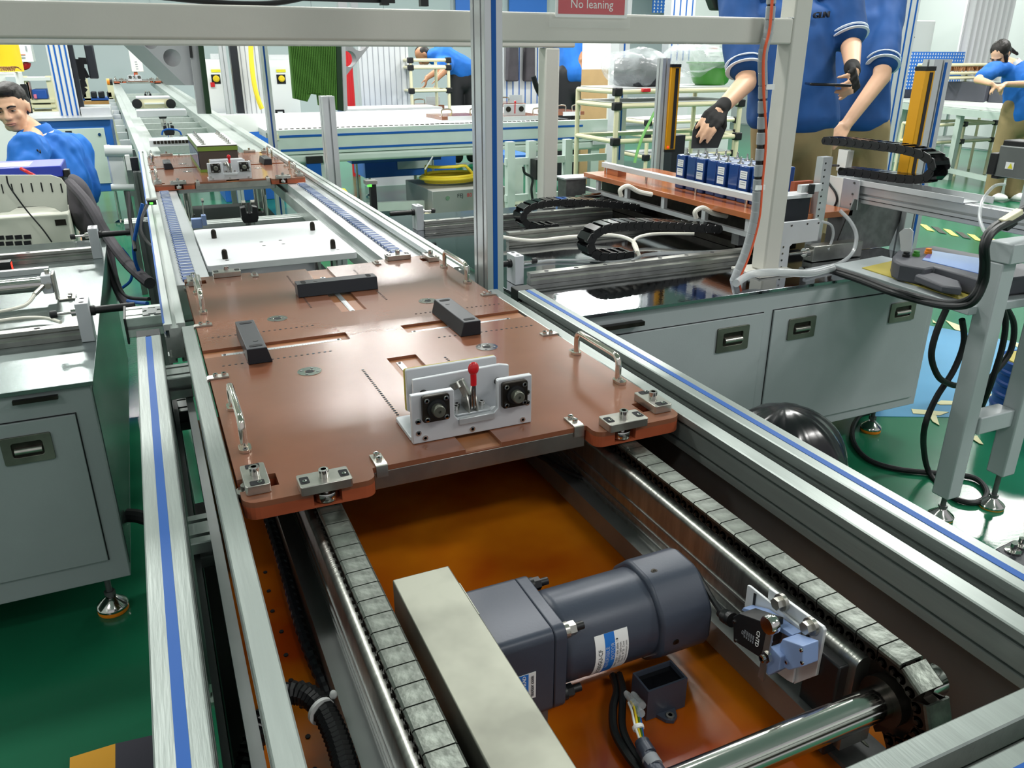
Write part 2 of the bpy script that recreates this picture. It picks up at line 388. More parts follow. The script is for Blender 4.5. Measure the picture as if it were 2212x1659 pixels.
# ---------------------------------------------------------------- chain guides and drive chains
def near_chain(x0, x1, label, n, ystart, wrap):
    ystart = .386+.0258*34 if wrap else 1.293
    n = 35
    G = thing('chain_guide', 'guide rail under the '+label.split(',')[0], 'guide rail', (x0, .9, .55))
    pts = [(x0-.009, .560)] + [(x0-.009, .664), (x0-.008, .6685), (x0-.005, .6715), (x0-.002, .673), (x0+.002, .673), (x1, .673), (x1, .560)]
    MB().prism(pts, 'y', .41, 1.55).build('guide_body', 'brushed', G, ang=40)
    m = MB()
    for z in (.600, .612, .630): m.box(x0-.0105, x0-.0088, .42, 1.55, z, z+.003)
    m.build('groove_lips', 'alu_dark', G)
    m = MB(); m.box(x0-.030, x0-.009, .43, 1.55, .560, .592); m.build('lower_flange', 'alu_dark', G)
    T = thing('drive_chain', label, 'chain', (x0, .9, .675))
    # link: top cover plate with bent edges and two side plates with rollers
    L = .0258; w_ = x1-x0
    q = MB(); h = L*.47
    q.prism([(0, .0185), (0, .0215), (.0022, .0232), (w_-.0022, .0232), (w_, .0215), (w_, .0185), (w_-.002, .0185), (w_-.003, .0205), (.003, .0205), (.002, .0185)], 'y', -h, h)
    ref = q.build('link_plate', 'chainsteel', T, origin=None); 
    for v in ref.data.vertices: v.co += V((x0, .9, .675))
    q = MB()
    for sx in (.001, w_-.0035):
        for yy in (-L/4, L/4): q.cyl((sx, yy, .0095), (sx+.0025, yy, .0095), .0056, n=10)
        q.box(sx, sx+.002, -L*.47, L*.47, .0055, .0185)
    for yy in (-L/4, L/4):
        q.cyl((-.0015, yy, .0095), (w_+.0015, yy, .0095), .0022, n=8)
    sp = q.build('link_side', 'dark_steel', T)
    for v in sp.data.vertices: v.co += V((x0, .9, .675))
    RR = .0275; yc = .383; zc = .6445
    straight = [(yy, 0) for yy in [ystart-L*i for i in range(n)]]
    pos = []
    for y, _ in straight:
        if y > (yc if wrap else .18): pos.append((y, .672, 0))
    a = (pos[-1][0]-yc)
    ang = .49 if wrap else 9
    while ang < 2.9 and wrap:
        pos.append((yc-math.sin(ang)*RR, zc+math.cos(ang)*RR, ang)); ang += .70
    for i, (y, z, an) in enumerate(pos):
        off = V((0, y-.9, z-.675+.0))
        if i == 0:
            for o in (ref, sp): o.location = off; o.rotation_euler = (an, 0, 0)
        else:
            for o in (ref, sp): inst(o, T, off, (an, 0, 0))
    return T
near_chain(.127, .157, 'left steel drive chain with flat grey top plates, beside the sheet metal box', 34, 1.28, False)
near_chain(.551, .580, 'right steel drive chain with flat grey top plates, curling round the sprocket', 34, 1.28, True)
# sprocket and drive shaft
SP = thing('drive_shaft', 'polished steel drive shaft crossing the conveyor end, with a dark sprocket', 'shaft', (.35, .383, .6445))
MB().cyl((.15, .383, .6445), (.62, .383, .6445), .0155, n=32).build('shaft', 'steel', SP)
for xs in (.566, .142):
    m = MB(); pts = []
    for i in range(96):
        a = 2*math.pi*i/96; r = .045 + .0035*math.cos(a*22); pts.append((.383+r*math.cos(a), .6445+r*math.sin(a)))
    m.prism(pts, 'x', xs-.006, xs+.006); m.cyl((xs-.018, .383, .6445), (xs+.014, .383, .6445), .024, n=24)
    m.build('sprocket', 'dark_steel', SP)
bx(.53, .548, .418, .46, .55, .662).build('bearing_block', 'black', SP, bevel=.002)
# ---------------------------------------------------------------- gear motor
GM = thing('gear_motor', 'dark blue grey reversible gear motor lying across the bay, white and blue rating label', 'motor', (.37, .619, .565))
YC, ZC = .619, .617
def rr2(r, h): return [(YC+u, ZC+v) for u, v in rrect(-h, h, -h, h, r, 4)]
MB().prism(rr2(.010, .052), 'x', .232, .302).build('gearbox', 'motor', GM, bevel=.001)
MB().prism(rr2(.012, .0525), 'x', .3025, .3165).build('flange', 'motor', GM, bevel=.0015)
MB().lathe((.3165, YC, ZC), (1, 0, 0), [(.044, 0), (.0485, .004), (.0500, .01), (.0500, .118), (.046, .122)], 48).build('motor_body', 'motor', GM)
o_ = []
for i in range(8):
    a = math.pi/8+i*math.pi/4
    for da in (-.12, 0, .12): o_.append((YC+.0575*math.cos(a+da), ZC+.0575*math.sin(a+da)))
MB().prism(o_, 'x', .431, .497).build('fan_cover', 'motor', GM, bevel=.004)
for sy in (-1, 1):
    for sz in (-1, 1):
        y, z = YC+sy*.041, ZC+sz*.041
        m = MB(); m.cyl((.3165, y, z), (.322, y, z), .0085, n=20); m.cyl((.322, y, z), (.330, y, z), .0075, n=6)
        b = m.build('hex_nut', 'zinc' if (sy < 0 and sz > 0) else 'black', GM)
        MB().cyl((.330, y, z), (.340, y, z), .0045, n=12).build('stud', 'black', b)
for a, xx in ((1.75, .447), (3.3, .450)):
    n_ = V((0, math.cos(a), math.sin(a))); c = V((xx, YC, ZC))+n_*.0535
    m = MB(); screw(m, c, .004, .003, n_); m.build('cover_screw', 'dark_steel', GM)
# curved rating label on the motor body
def curved(x0, x1, a0, a1, r, m, name, parent, n=14, t=.0004):
    q = MB(); P = []; 
    for rr in (r, r+t):
        for i in range(n+1):
            a = a0+(a1-a0)*i/n
            for x in (x0, x1): P.append((x, YC+rr*math.cos(a), ZC+rr*math.sin(a)))
    k = 2*(n+1); F = []
    for i in range(n):
        F += [(2*i, 2*i+1, 2*i+3, 2*i+2), (k+2*i, k+2*i+2, k+2*i+3, k+2*i+1), (2*i, 2*i+2, k+2*i+2, k+2*i), (2*i+1, k+2*i+1, k+2*i+3, 2*i+3)]
    F += [(0, k, k+1, 1), (2*n, 2*n+1, k+2*n+1, k+2*n)]
    return q.add(P, F).build(name, m, parent, ang=60)
A0, A1 = math.radians(152), math.radians(250)
lb = curved(.352, .392, A0, A1, .0501, 'white', 'rating_label', GM)
curved(.3635, .3755, A0, A1, .0505, 'label_blue', 'label_band', lb, t=.0002)
def curved_text(name, body, size, x, amid, m, parent, align='CENTER'):
    o = text(name, body, size, (0, 0, 0), (1, 0, 0), (0, 1, 0), m, None, 0.0001, align)
    for v in o.data.vertices:
        a = amid - v.co.x/.0508      # reading direction runs up the curve
        xx = x + -v.co.y*-1*-1
        v.co = V((xx, YC+(.0509)*math.cos(a), ZC+(.0509)*math.sin(a))) - wl(parent)
    o.parent = parent; return o
am = math.radians(186)
curved_text('lettering', '6IK200GU-CF', .0070, .3580, am+.12, 'ink', lb)
curved_text('lettering', 'REVERSIBLE', .0060, .3665, am, 'white', lb)
curved_text('lettering', 'MOTOR', .0060, .3727, am-.15, 'white', lb)
for i, t in enumerate(('200W 220V 1.40A 60Hz 1\u03a6', '8uF/450V 1260r/min', 'Class B  IP 20  Cont', 'www.xd-motor.com')):
    curved_text('lettering', t, .0036, .3782+i*.0036, am-.03, 'ink', lb)
gl = bx(.262, .281, .5662, .5669, .595, .628).build('gearbox_label', 'white', GM)
bx(.262, .2725, .5656, .5661, .595, .628).build('label_band', 'label_blue', gl)
for i, t in enumerate(('GEAR HEAD', 'motor.com')):
    text('lettering', t, .0058, (.2677+i*.009, .5654, .6115), (0, 0, 1), (-1, 0, 0), 'white' if i == 0 else 'ink', gl)
# motor mounting feet
bx(.236, .30, .575, .665, .5405, .5645).build('mounting_foot', 'bare_steel', GM)
# sheet metal chain guard
CG = thing('chain_guard', 'plain brushed sheet metal box beside the left chain, covering the gearbox end', 'guard', (.2, .5, .6))
bx(.169, .231, .285+.02, .680, .605, .697).build('guard_box', 'guard_steel', CG, bevel=.0015)
m = MB(); m.box(.2315, .2345, .60, .655, .63, .690); m.build('side_flange', 'guard_steel', CG)
m = MB(); m.box(.20, .205, .40, .62, .5405, .605); m.build('support', 'bare_steel', CG)
# ---------------------------------------------------------------- capacitor box and wiring
CB = thing('capacitor_box', 'small open grey blue plastic box screwed to the amber sheet beside the motor', 'box', (.42, .56, .54))
m = MB(); x0, x1, y0, y1, z0, z1, t = .399, .449, .537, .568, .541, .581, .0022
m.box(x0, x1, y0, y0+t, z0, z1); m.box(x0, x1, y1-t, y1, z0, z1); m.box(x0, x0+t, y0+t, y1-t, z0, z1); m.box(x1-t, x1, y0+t, y1-t, z0, z1)
m.build('box_shell', 'motor', CB)
bx(x0+t, x1-t, y0+t, y1-t, z0, z1-.006).build('potting', 'black_gloss', CB)
m = MB(); m.prism([(.412, .537), (.436, .537), (.431, .526), (.424, .522), (.417, .526)], 'z', .541, .545); ea = m.build('mounting_ear', 'motor', CB)
m = MB(); screw(m, (.424, .529, .545), .0045, .002); m.build('screw', 'zinc', ea)
cable('black cable looping from under the motor past the capacitor box', [(.395, .60, .552), (.385, .575, .556), (.368, .555, .556), (.355, .53, .552), (.352, .500, .550), (.353, .47, .549), (.35, .40, .548)], .0045)
cable('second black cable looping beside the capacitor box', [(.40, .595, .556), (.388, .568, .562), (.375, .548, .560), (.362, .525, .556), (.359, .500, .552), (.358, .47, .556)], .004)
H = thing('wire_harness', 'coloured wires in crimp caps and grey spiral wrap beside the capacitor box', 'wires', (.37, .52, .56))
for i, (c, dx) in enumerate((('yellow', 0), ('green_brush', .003), ('white', -.003), ('blue_strip', .0045))):
    MB().tube([(.380+dx, .540, .573), (.376+dx, .527, .576-.001*i), (.370+dx, .512, .572), (.367+dx*.6, .500, .566)], .0013, 6).build('wire', c, H)
for dx, dy in ((0, 0), (.006, -.004), (-.001, -.013)):
    m = MB(); m.lathe((.381+dx, .543+dy, .574), (-.1, -.6, .15), [(.0028, -.012), (.0036, -.008), (.0036, .004), (.0044, .006), (.0044, .013)], 10); m.build('crimp_cap', 'film', H)
m = MB(); m.tube([(.3665, .497, .564), (.362, .475, .562), (.357, .44, .560), (.352, .40, .558), (.348, .34, .556)], .0078, 12); sw_ = m.build('spiral_wrap', 'motor', H)
for k in range(9):
    y = .492-k*.014; m = MB(); m.cyl((.365-(k*.0019), y, .563-.0006*k), (.3645-(k*.0019), y-.0106, .5626-.0006*k), .0087, n=12); m.build('wrap_turn', 'ink_grey' if k % 2 else 'motor', sw_)
MB().lathe((.3705, .512, .5695), (-.2, -1, -.3), [(.006, 0), (.0065, .002), (.006, .004)], 10).build('cable_tie', 'white', H)
# black cable with clip crossing the right strip
cable('thin black cable hanging along the inner right side wall behind the motor', [az(1150, 975, .60), az(1230, 1020, .60), az(1310, 1050, .60), az(1372, 1085, .60), az(1405, 1140, .575), az(1420, 1190, .56), az(1440, 1230, .56)], .0042)
CL = thing('cable_clip', 'white plastic cable clip on the side wall behind the motor', 'clip', az(1370, 1080, .60))
c = az(1370, 1081, .603); MB().lathe(c-V((.004, 0, 0)), (.5, -.6, -.5), [(.0055, -.003), (.0085, -.003), (.0085, .004), (.0055, .004)], 14).build('clip_ring', 'white', CL)
MB().obox(c+V((-.008, -.004, -.012)), .012, .012, .010).build('clip_base', 'white', CL, bevel=.001)
# ---------------------------------------------------------------- limit switch on its bracket
LS = thing('limit_switch', 'black and pale blue limit switch with a steel roller lever on a white slotted bracket', 'switch', (.51, .48, .6))
XB = .522
def Lx(px, py, x): p = ax(px, py, x); return (p.y, p.z)
def flat(pix, x, t, name, m, parent, bev=.0008):
    return MB().prism([Lx(a, b, x) for a, b in pix], 'x', x, x+t).build(name, m, parent, ang=None, bevel=bev)
br = flat([(1614, 1264), (1619, 1266), (1726, 1352), (1727, 1360), (1712, 1476), (1700, 1470), (1660, 1440), (1612, 1360), (1608, 1310)], XB, .003, 'bracket_plate', 'white_metal', LS)
b2 = flat([(1660, 1270), (1776, 1354), (1780, 1362), (1762, 1460), (1714, 1478), (1722, 1380), (1655, 1330)], XB+.004, .004, 'bracket_plate', 'white_metal', LS)
flat([(1628, 1281), (1633, 1283), (1628, 1322), (1624, 1320)], XB-.0008, .0006, 'slot', 'gap', br, 0); flat([(1703, 1344), (1709, 1348), (1706, 1368), (1701, 1364)], XB-.0008, .0006, 'slot', 'gap', br, 0)
flat([(1742, 1352), (1750, 1356), (1742, 1412), (1735, 1408)], XB+.003, .0008, 'slot', 'gap', b2, 0)
for px, py in ((1682, 1303), (1745, 1355)):
    p = ax(px, py, XB-.004); m = MB(); m.cyl(p+V((.006, 0, 0)), p+V((.002, 0, 0)), .009, n=18); m.cyl(p+V((.002, 0, 0)), p-V((.005, 0, 0)), .0065, n=6); m.build('hex_bolt', 'zinc', LS)
bd = flat([(1583, 1332), (1597, 1325), (1656, 1346), (1652, 1392), (1640, 1420), (1590, 1388), (1584, 1385)], XB-.030, .022, 'switch_body', 'black', LS, .001)
flat([(1601, 1318), (1605, 1313), (1640, 1322), (1712, 1372), (1704, 1376), (1660, 1352), (1612, 1325)], XB-.014, .013, 'mounting_ear', 'pale_blue', LS, .0008)
flat([(1690, 1380), (1734, 1396), (1733, 1440), (1704, 1448), (1690, 1440), (1682, 1440), (1684, 1392)], XB-.028, .020, 'switch_head', 'pale_blue', LS, .001)
flat([(1652, 1412), (1664, 1396), (1686, 1420), (1682, 1448), (1660, 1460), (1646, 1444)], XB-.034, .014, 'lever_hub', 'pale_blue', LS, .001)
p0 = ax(1667, 1348, XB-.042); p1 = ax(1644, 1466, XB-.038)
m = MB(); m.bar(p0, p1, .0075, .0022, V((1, 0, 0))); lv = m.build('lever', 'zinc', LS)
m = MB(); m.lathe(p0-V((.001, 0, 0)), (1, 0, 0), [(.0035, -.0055), (.0085, -.0055), (.0095, -.004), (.0095, .003), (.0085, .0045), (.0035, .0045)], 24); m.build('roller', 'steel', lv)
p = ax(1650, 1422, XB-.045); m = MB(); screw(m, p, .004, .003, (-1, 0, 0)); m.cyl(p-V((-.002, 0, 0)), p+V((.006, 0, 0)), .006, n=6); m.build('lever_nut', 'steel', lv)
for px, py in ((1585, 1343), (1588, 1384), (1730, 1405), (1732, 1432), (1698, 1431), (1665, 1385)):
    p = ax(px, py, XB-.0305); m = MB(); screw(m, p+V((.001, 0, 0)), .0019, .0015, (-1, 0, 0)); m.build('screw', 'steel', LS)
p = ax(1625, 1388, XB-.0306); d_ = (ax(1640, 1400, XB-.03)-ax(1600, 1370, XB-.03)).normalized()
u_ = d_.cross(V((-1, 0, 0)))
text('lettering', 'CNTD', .007, ax(1636, 1380, XB-.0308), V((0, 0, -1)), d_, 'white', bd)
for i in range(6):
    q = ax(1604+i*4.5, 1366+i*3.2, XB-.0306); text('lettering', 'CE' if i == 0 else '250V 5A', .0042 if i == 0 else .0028, q, V((0, 0, -1)), d_, 'ink_grey', bd)
q0 = ax(1583, 1340, XB-.02); q1 = ax(1562, 1328, XB-.02)
m = MB(); m.lathe(q1, (q0-q1), [(.0045, -.006), (.006, 0), (.0075, .002), (.006, .004), (.008, .006), (.0065, .008), (.008, .010), (.008, .016)], 14); m.build('cable_gland', 'black', LS)
cable('black switch cable running from the limit switch behind the motor cover', [ax(1560, 1326, XB-.02), ax(1540, 1296, XB-.02), ax(1520, 1262, XB-.015), ax(1502, 1232, XB-.01), ax(1480, 1215, XB)], .0032)
# corrugated conduit on the left, tie, spiral wrapped loom
def conduit(label, pts, r, m='black', pitch=.006, **k):
    P = crom(pts, 14); L = sum((P[i+1]-P[i]).length for i in range(len(P)-1)); n = int(L/pitch*2)
    Q = []; acc = [0]
    for i in range(len(P)-1): acc.append(acc[-1]+(P[i+1]-P[i]).length)
    for j in range(n+1):
        t = L*j/n; i = max(0, min(len(P)-2, next((a for a in range(len(acc)-1) if acc[a+1] >= t), len(P)-2)))
        u = (t-acc[i])/max(1e-6, acc[i+1]-acc[i]); Q.append(P[i].lerp(P[i+1], u))
    q = MB(); sec = 10; x = None; vs = []
    for j, p in enumerate(Q):
        d = (Q[min(n, j+1)]-Q[max(0, j-1)]).normalized()
        if x is None: x, y = basis(d)
        else: x = (x-d*x.dot(d)).normalized(); y = d.cross(x)
        rr = r if j % 2 else r*.84
        vs += [p+x*math.cos(a*math.pi*2/sec)*rr+y*math.sin(a*math.pi*2/sec)*rr for a in range(sec)]
    F = [(k*sec+i, k*sec+(i+1) % sec, (k+1)*sec+(i+1) % sec, (k+1)*sec+i) for k in range(n) for i in range(sec)]
    F += [tuple(range(sec-1, -1, -1)), tuple(range(n*sec, (n+1)*sec))]
    o = q.add(vs, F).build('conduit', m, origin=pts[0], ang=None); return tag(o, label, 'conduit')
conduit('black corrugated conduit arching over the amber sheet, held by a white cable tie', [(-.01, .60, .50), (.0, .63, .56), (.03, .665, .59), (.056, .668, .60), (.075, .645, .60), (.083, .60, .598), (.083, .54, .595), (.08, .46, .59), (.078, .36, .59)], .0125)
MB().lathe((.0765, .632, .6), (.35, -.94, 0), [(.0128, -.002), (.0140, -.002), (.0140, .002), (.0128, .002)], 20).build('cable_tie', 'white', origin=(.077, .63, .6))
o = bpy.data.objects['cable_tie.001'] if 'cable_tie.001' in bpy.data.objects else bpy.data.objects['cable_tie']
tag(o, 'white cable tie around the black corrugated conduit on the left', 'cable tie')
m = MB(); m.ball((.0905, .636, .612), .004, .004, .005, 8, 6); hd = m.build('tie_head', 'white', o)
conduit('dark translucent spiral wrapped loom running along the left steel strip', [(.088, 1.2, .552), (.09, 1.0, .552), (.088, .82, .552), (.093, .72, .552), (.098, .62, .555), (.104, .50, .56), (.106, .38, .56)], .0078, 'anodized', .016)
# ================================================================ pallet with its fittings
def cut(o, cutter):
    c = cutter.build('cutter', 'bakelite_groove', None, ang=None); c.location = (0, 0, 0)
    b = o.modifiers.new('cut', 'BOOLEAN'); b.object = c; b.operation = 'DIFFERENCE'; b.solver = 'EXACT'
    bpy.context.view_layer.update()
    me = bpy.data.meshes.new_from_object(o.evaluated_get(bpy.context.evaluated_depsgraph_get()))
    o.modifiers.clear(); o.data = me; bpy.data.objects.remove(c)
def make_pallet(label):
    PT = .72
    R = thing('transfer_pallet', label, 'pallet', (.35, 1.415, .697))
    ol = []
    def arc(cx, cy, r, a0, a1, n=5): return [(cx+r*math.cos(math.radians(a0+(a1-a0)*k/n)), cy+r*math.sin(math.radians(a0+(a1-a0)*k/n))) for k in range(n+1)]
    def outline(fy, by):
        return (arc(.062, .875, .018, 180, 270) + arc(.188, .869, .014, 270, 360) + [(.204, fy), (.512, fy)] + arc(.528-.002, .869, .014, 180, 270)
                + arc(.636, .875, .020, 270, 360) + arc(.640, 1.957, .016, 0, 90) + [(.512, 1.973), (.500, by), (.204, by), (.192, 1.973)] + arc(.060, 1.957, .016, 90, 180))
    d = MB().prism(outline(.884, 1.953), 'z', .7128, PT).build('deck_top', 'bakelite', R, ang=None)
    lo = MB().prism(outline(.893, 1.945), 'z', .697, .7128)
    l = lo.build('deck_base', 'bakelite_edge', R, ang=None)
    E_ = .05
    cs = [(.0, .298, 1.389, 1.432, .7145, .73), (.405, .70, 1.380, 1.428, .7145, .73), (.322, .374, 1.562, 2.1, .7145, .73), (.330, .382, .80, 1.262, .7145, .73),
          (.124, .158, .80, .882, .70, .73), (.542, .576, .80, .882, .70, .73), (.124, .158, 1.95, 2.1, .70, .73), (.542, .576, 1.95, 2.1, .70, .73),
          (.0, .090, .890, .922, .70, .73), (.610, .70, .890, .922, .70, .73), (.0, .090, 1.91, 1.942, .70, .73), (.610, .70, 1.91, 1.942, .70, .73)]
    def cutter():
        q = MB()
        for c in cs: q.box(*c)
        return q
    o0 = wl(R)
    for o in (d, l):
        q = cutter(); q.v = [tuple(V(p)-o0) for p in q.v]
        # temporarily at the origin so that world and local agree
        o.parent = None; cut(o, q); o.parent = R
    # groove floors have their own lighter milled colour
    m = MB()
    for c in cs[:4]: m.box(max(c[0], .045), min(c[1], .655), max(c[2], .887), min(c[3], 1.950), .7140, .7148)
    m.build('groove_floor', 'bakelite_groove', R, ang=None)
    lab(bx(.206, .510, .8842, .8925, .688, .7125).build('edge_bar', 'brushed', R, bevel=.0006), 'dull aluminium bar along the front edge')
    bx(.206, .498, 1.9455, 1.952, .688, .7125).build('edge_bar', 'brushed', R, bevel=.0006)
    # roller units: plate, bolt, bearing
    def unit(x0, x1, y0, y1, rx, ry):
        p = MB().plate(x0, x1, y0, y1, PT+.0003, PT+.0125, .003).build('roller_plate', 'zinc', R, bevel=.0008)
        cx, cy = (x0+x1)/2, (y0+y1)/2
        m = MB(); m.cyl((cx, cy, PT+.0125), (cx, cy, PT+.0225), .0062, n=18); m.lathe((cx, cy, PT+.0225), (0, 0, 1), [(.0062, 0), (.0058, .0008), (.0034, .0008), (.003, -.003), (.0002, -.003)], 12); m.build('socket_bolt', 'steel', p)
        m = MB(); lx = x1-x0 > y1-y0
        for k in (-1, 1):
            ux, uy = (cx+k*(x1-x0)*.38, cy) if lx else (cx, cy+k*(y1-y0)*.38)
            w2, h2 = (.0055, .0085) if lx else (.0085, .0055)
            m.plate(ux-w2, ux+w2, uy-h2, uy+h2, PT+.0124, PT+.0129, .002)
            m2 = MB(); screw(m2, (ux+(0 if lx else .003), uy-(.003 if lx else 0), PT+.0128), .0028, .001); m2.build('socket_screw', 'steel', p)
        m.build('counterbore', 'gap', p)
        m = MB(); m.lathe((rx, ry, .702), (0, 0, 1), [(.0075, 0), (.0130, 0), (.0135, .0008), (.0135, .0102), (.0130, .011), (.0075, .011)], 28); m.cyl((rx, ry, .702), (rx, ry, PT), .0068, n=12)
        m.build('guide_roller', 'steel', p)
    for sx in (0, 1):
        f = (lambda a, b: (a, b)) if not sx else (lambda a, b: (.70-b, .70-a))
        for sy in (0, 1):
            g = (lambda a, b: (a, b)) if not sy else (lambda a, b: (2.828-b, 2.828-a))
            x = f(.109, .171); y = g(.847, .881); unit(*x, *y, f(.141, .141)[0], g(.866, .866)[0])
            x = f(.050, .079); y = g(.875, .934); unit(*x, *y, f(.053, .053)[0], g(.906, .906)[0])
    # clips that hold the edge bars
    def clip(x, y, dx, dy):
        m = MB(); w2 = .0075
        a = V((x, y, 0)); d_ = V((dx, dy, 0)); s_ = V((-dy, dx, 0))
        prof_ = [(0, .0003), (0, .003), (.030, .003), (.0335, .0015), (.0345, -.006), (.0345, -.014), (.032, -.014), (.032, -.004), (.030, .0003)]
        P = [a+d_*u+V((0, 0, PT+v))+s_*k for k in (-w2, w2) for u, v in prof_]; n = len(prof_)
        m.add(P, [tuple(range(n-1, -1, -1)), tuple(range(n, 2*n))]+[(i, (i+1) % n, n+(i+1) % n, n+i) for i in range(n)])
        c = m.build('edge_clip', 'zinc', R, ang=50)
        for u in (.007, .020):
            q = MB(); screw(q, a+d_*u+V((0, 0, PT+.003)), .0040, .0048); q.build('socket_screw', 'steel', c)
    clip(.216, .9155, 0, -1); clip(.500, .9155, 0, -1); clip(.200, 1.921, 0, 1); clip(.497, 1.921, 0, 1)
    for y in (1.582, 1.287): clip(.073, y, -1, 0); clip(.627, y-.025, 1, 0)
    # bushings
    for x, y in ((.195, 1.570), (.197, 1.254), (.507, 1.566), (.510, 1.245)):
        b = MB().lathe((x, y, PT-.002), (0, 0, 1), [(.0195, 0), (.0195, .0028), (.0085, .0028), (.0075, .0015), (.0070, .0004)], 36).build('bushing', 'steel', R)
        MB().cyl((x, y, PT-.0005), (x, y, PT+.0005), .0069, n=20).build('bore', 'gap', b)
        for k in range(4):
            a = math.pi/4+k*math.pi/2+.3; m = MB(); m.cyl((x+.0138*math.cos(a), y+.0138*math.sin(a), PT+.0007), (x+.0138*math.cos(a), y+.0138*math.sin(a), PT+.0014), .0024, n=8); m.build('screw', 'bare_steel', b)
    # scales
    for x0, x1, y0, y1 in ((.073, .284, 1.401, 1.411), (.417, .622, 1.388, 1.398), (.341, .352, 1.567, 1.872), (.342, .352, 1.015, 1.246)):
        s_ = bx(x0, x1, y0, y1, .7150, .7162).build('scale', 'alu_smooth', R, ang=None)
        m = MB(); n = int(max(x1-x0, y1-y0)/.005)
        for k in range(1, n):
            L_ = .0045 if k % 2 == 0 else .0025
            if x1-x0 > y1-y0: m.box(x0+k*.005-.0002, x0+k*.005+.0002, y0, y0+L_, .7162, .7164)
            else: m.box(x0, x0+L_, y0+k*.005-.0002, y0+k*.005+.0002, .7162, .7164)
        t = m.build('scale_marks', 'ink', s_, ang=None); t['kind'] = 'stuff'
        m = MB()
        for u in (0, 1):
            c = ((x0+.005, (y0+y1)/2) if u == 0 else (x1-.005, (y0+y1)/2)) if x1-x0 > y1-y0 else (((x0+x1)/2, y0+.005) if u == 0 else ((x0+x1)/2, y1-.005))
            screw(m, (*c, .7162), .0025, .0012)
        m.build('scale_screws', 'bare_steel', s_)
    # rows of holes
    def holes(x0, y0, x1, y1, n):
        m = MB()
        for k in range(n):
            t = k/(n-1); x = x0+(x1-x0)*t; y = y0+(y1-y0)*t; m.cyl((x, y, PT-.002), (x, y, PT+.00025), .0024, n=10)
        m.build('hole_row', 'gap', R, ang=None)
    holes(.067, 1.500, .250, 1.498, 19); holes(.070, 1.339, .250, 1.338, 19); holes(.456, 1.488, .636, 1.484, 19); holes(.450, 1.330, .636, 1.324, 19)
    holes(.270, 1.900, .271, 1.620, 29); holes(.428, 1.892, .430, 1.614, 29); holes(.279, 1.225, .280, 1.020, 27); holes(.424, 1.225, .425, 1.15, 10)
    # handles
    for x in (.064, .6385):
        for y0, y1 in ((1.008, 1.146), (1.676, 1.826)):
            P = [(x, y0, PT+.002)] + [(x, y0, PT+.028)] + [(x, y0+.014*(1-math.cos(a)), PT+.028+.014*math.sin(a)) for a in (.4, .8, 1.2, 1.57)] + \
                [(x, y1-.014*(1-math.cos(a)), PT+.028+.014*math.sin(a)) for a in (1.57, 1.2, .8, .4)] + [(x, y1, PT+.028), (x, y1, PT+.002)]
            h = MB().tube(P, .0050, 14, smooth=False).build('handle', 'nickel', R, ang=60)
            for y, s in ((y0, -1), (y1, 1)):
                MB().prism(rrect(x-.008, x+.008, min(y-.008*1, y+s*.018), max(y+.008*1, y+s*.018), .0075, 5), 'z', PT+.0003, PT+.0045).build('handle_foot', 'nickel', h)
                m = MB(); screw(m, (x, y+s*.012, PT+.0045), .0034, .0008); m.build('foot_screw', 'bare_steel', h)
    return R
PAL1 = make_pallet('nearest brown plastic carrier pallet with steel handles, scales and corner rollers')
# ---------------------------------------------------------------- tapered black support blocks
def make_block(L, label):
    """block along +Y from 0..L, vertical side at x=0, sloped side towards +x"""
    R = thing('support_block', label, 'block', (0, 0, 0), None)
    MB().prism([(0, 0), (.040, 0), (.033, .0275), (0, .0275)], 'y', 0, L).build('block_body', 'anodized', R, bevel=.0012)
    for y in (.010, L-.022):
        MB().prism(rrect(.006, .028, y+.001, y+.011, .0045, 4), 'z', .0262, .0281).build('slot', 'gap', R, ang=None)
    m = MB(); m.cyl((.020, .042, .0270), (.020, .042, .0281), .0042, n=16); m.build('screw_hole', 'black', R)
    return R
b1 = make_block(.168, 'black tapered block lying lengthwise on the left of the nearest pallet'); b1.location = (.109, 1.325, .7203)
b3 = dup(b1, (.527, 1.482, .7203), 'black tapered block lying lengthwise on the right of the nearest pallet', math.pi)
b2 = make_block(.176, 'long black tapered block lying crosswise at the back of the nearest pallet'); b2.location = (.2605, 1.7405, .7203); b2.rotation_euler = (0, 0, -math.pi/2)
for b in (b1, b2, b3): b['group'] = 'black blocks on the nearest pallet'
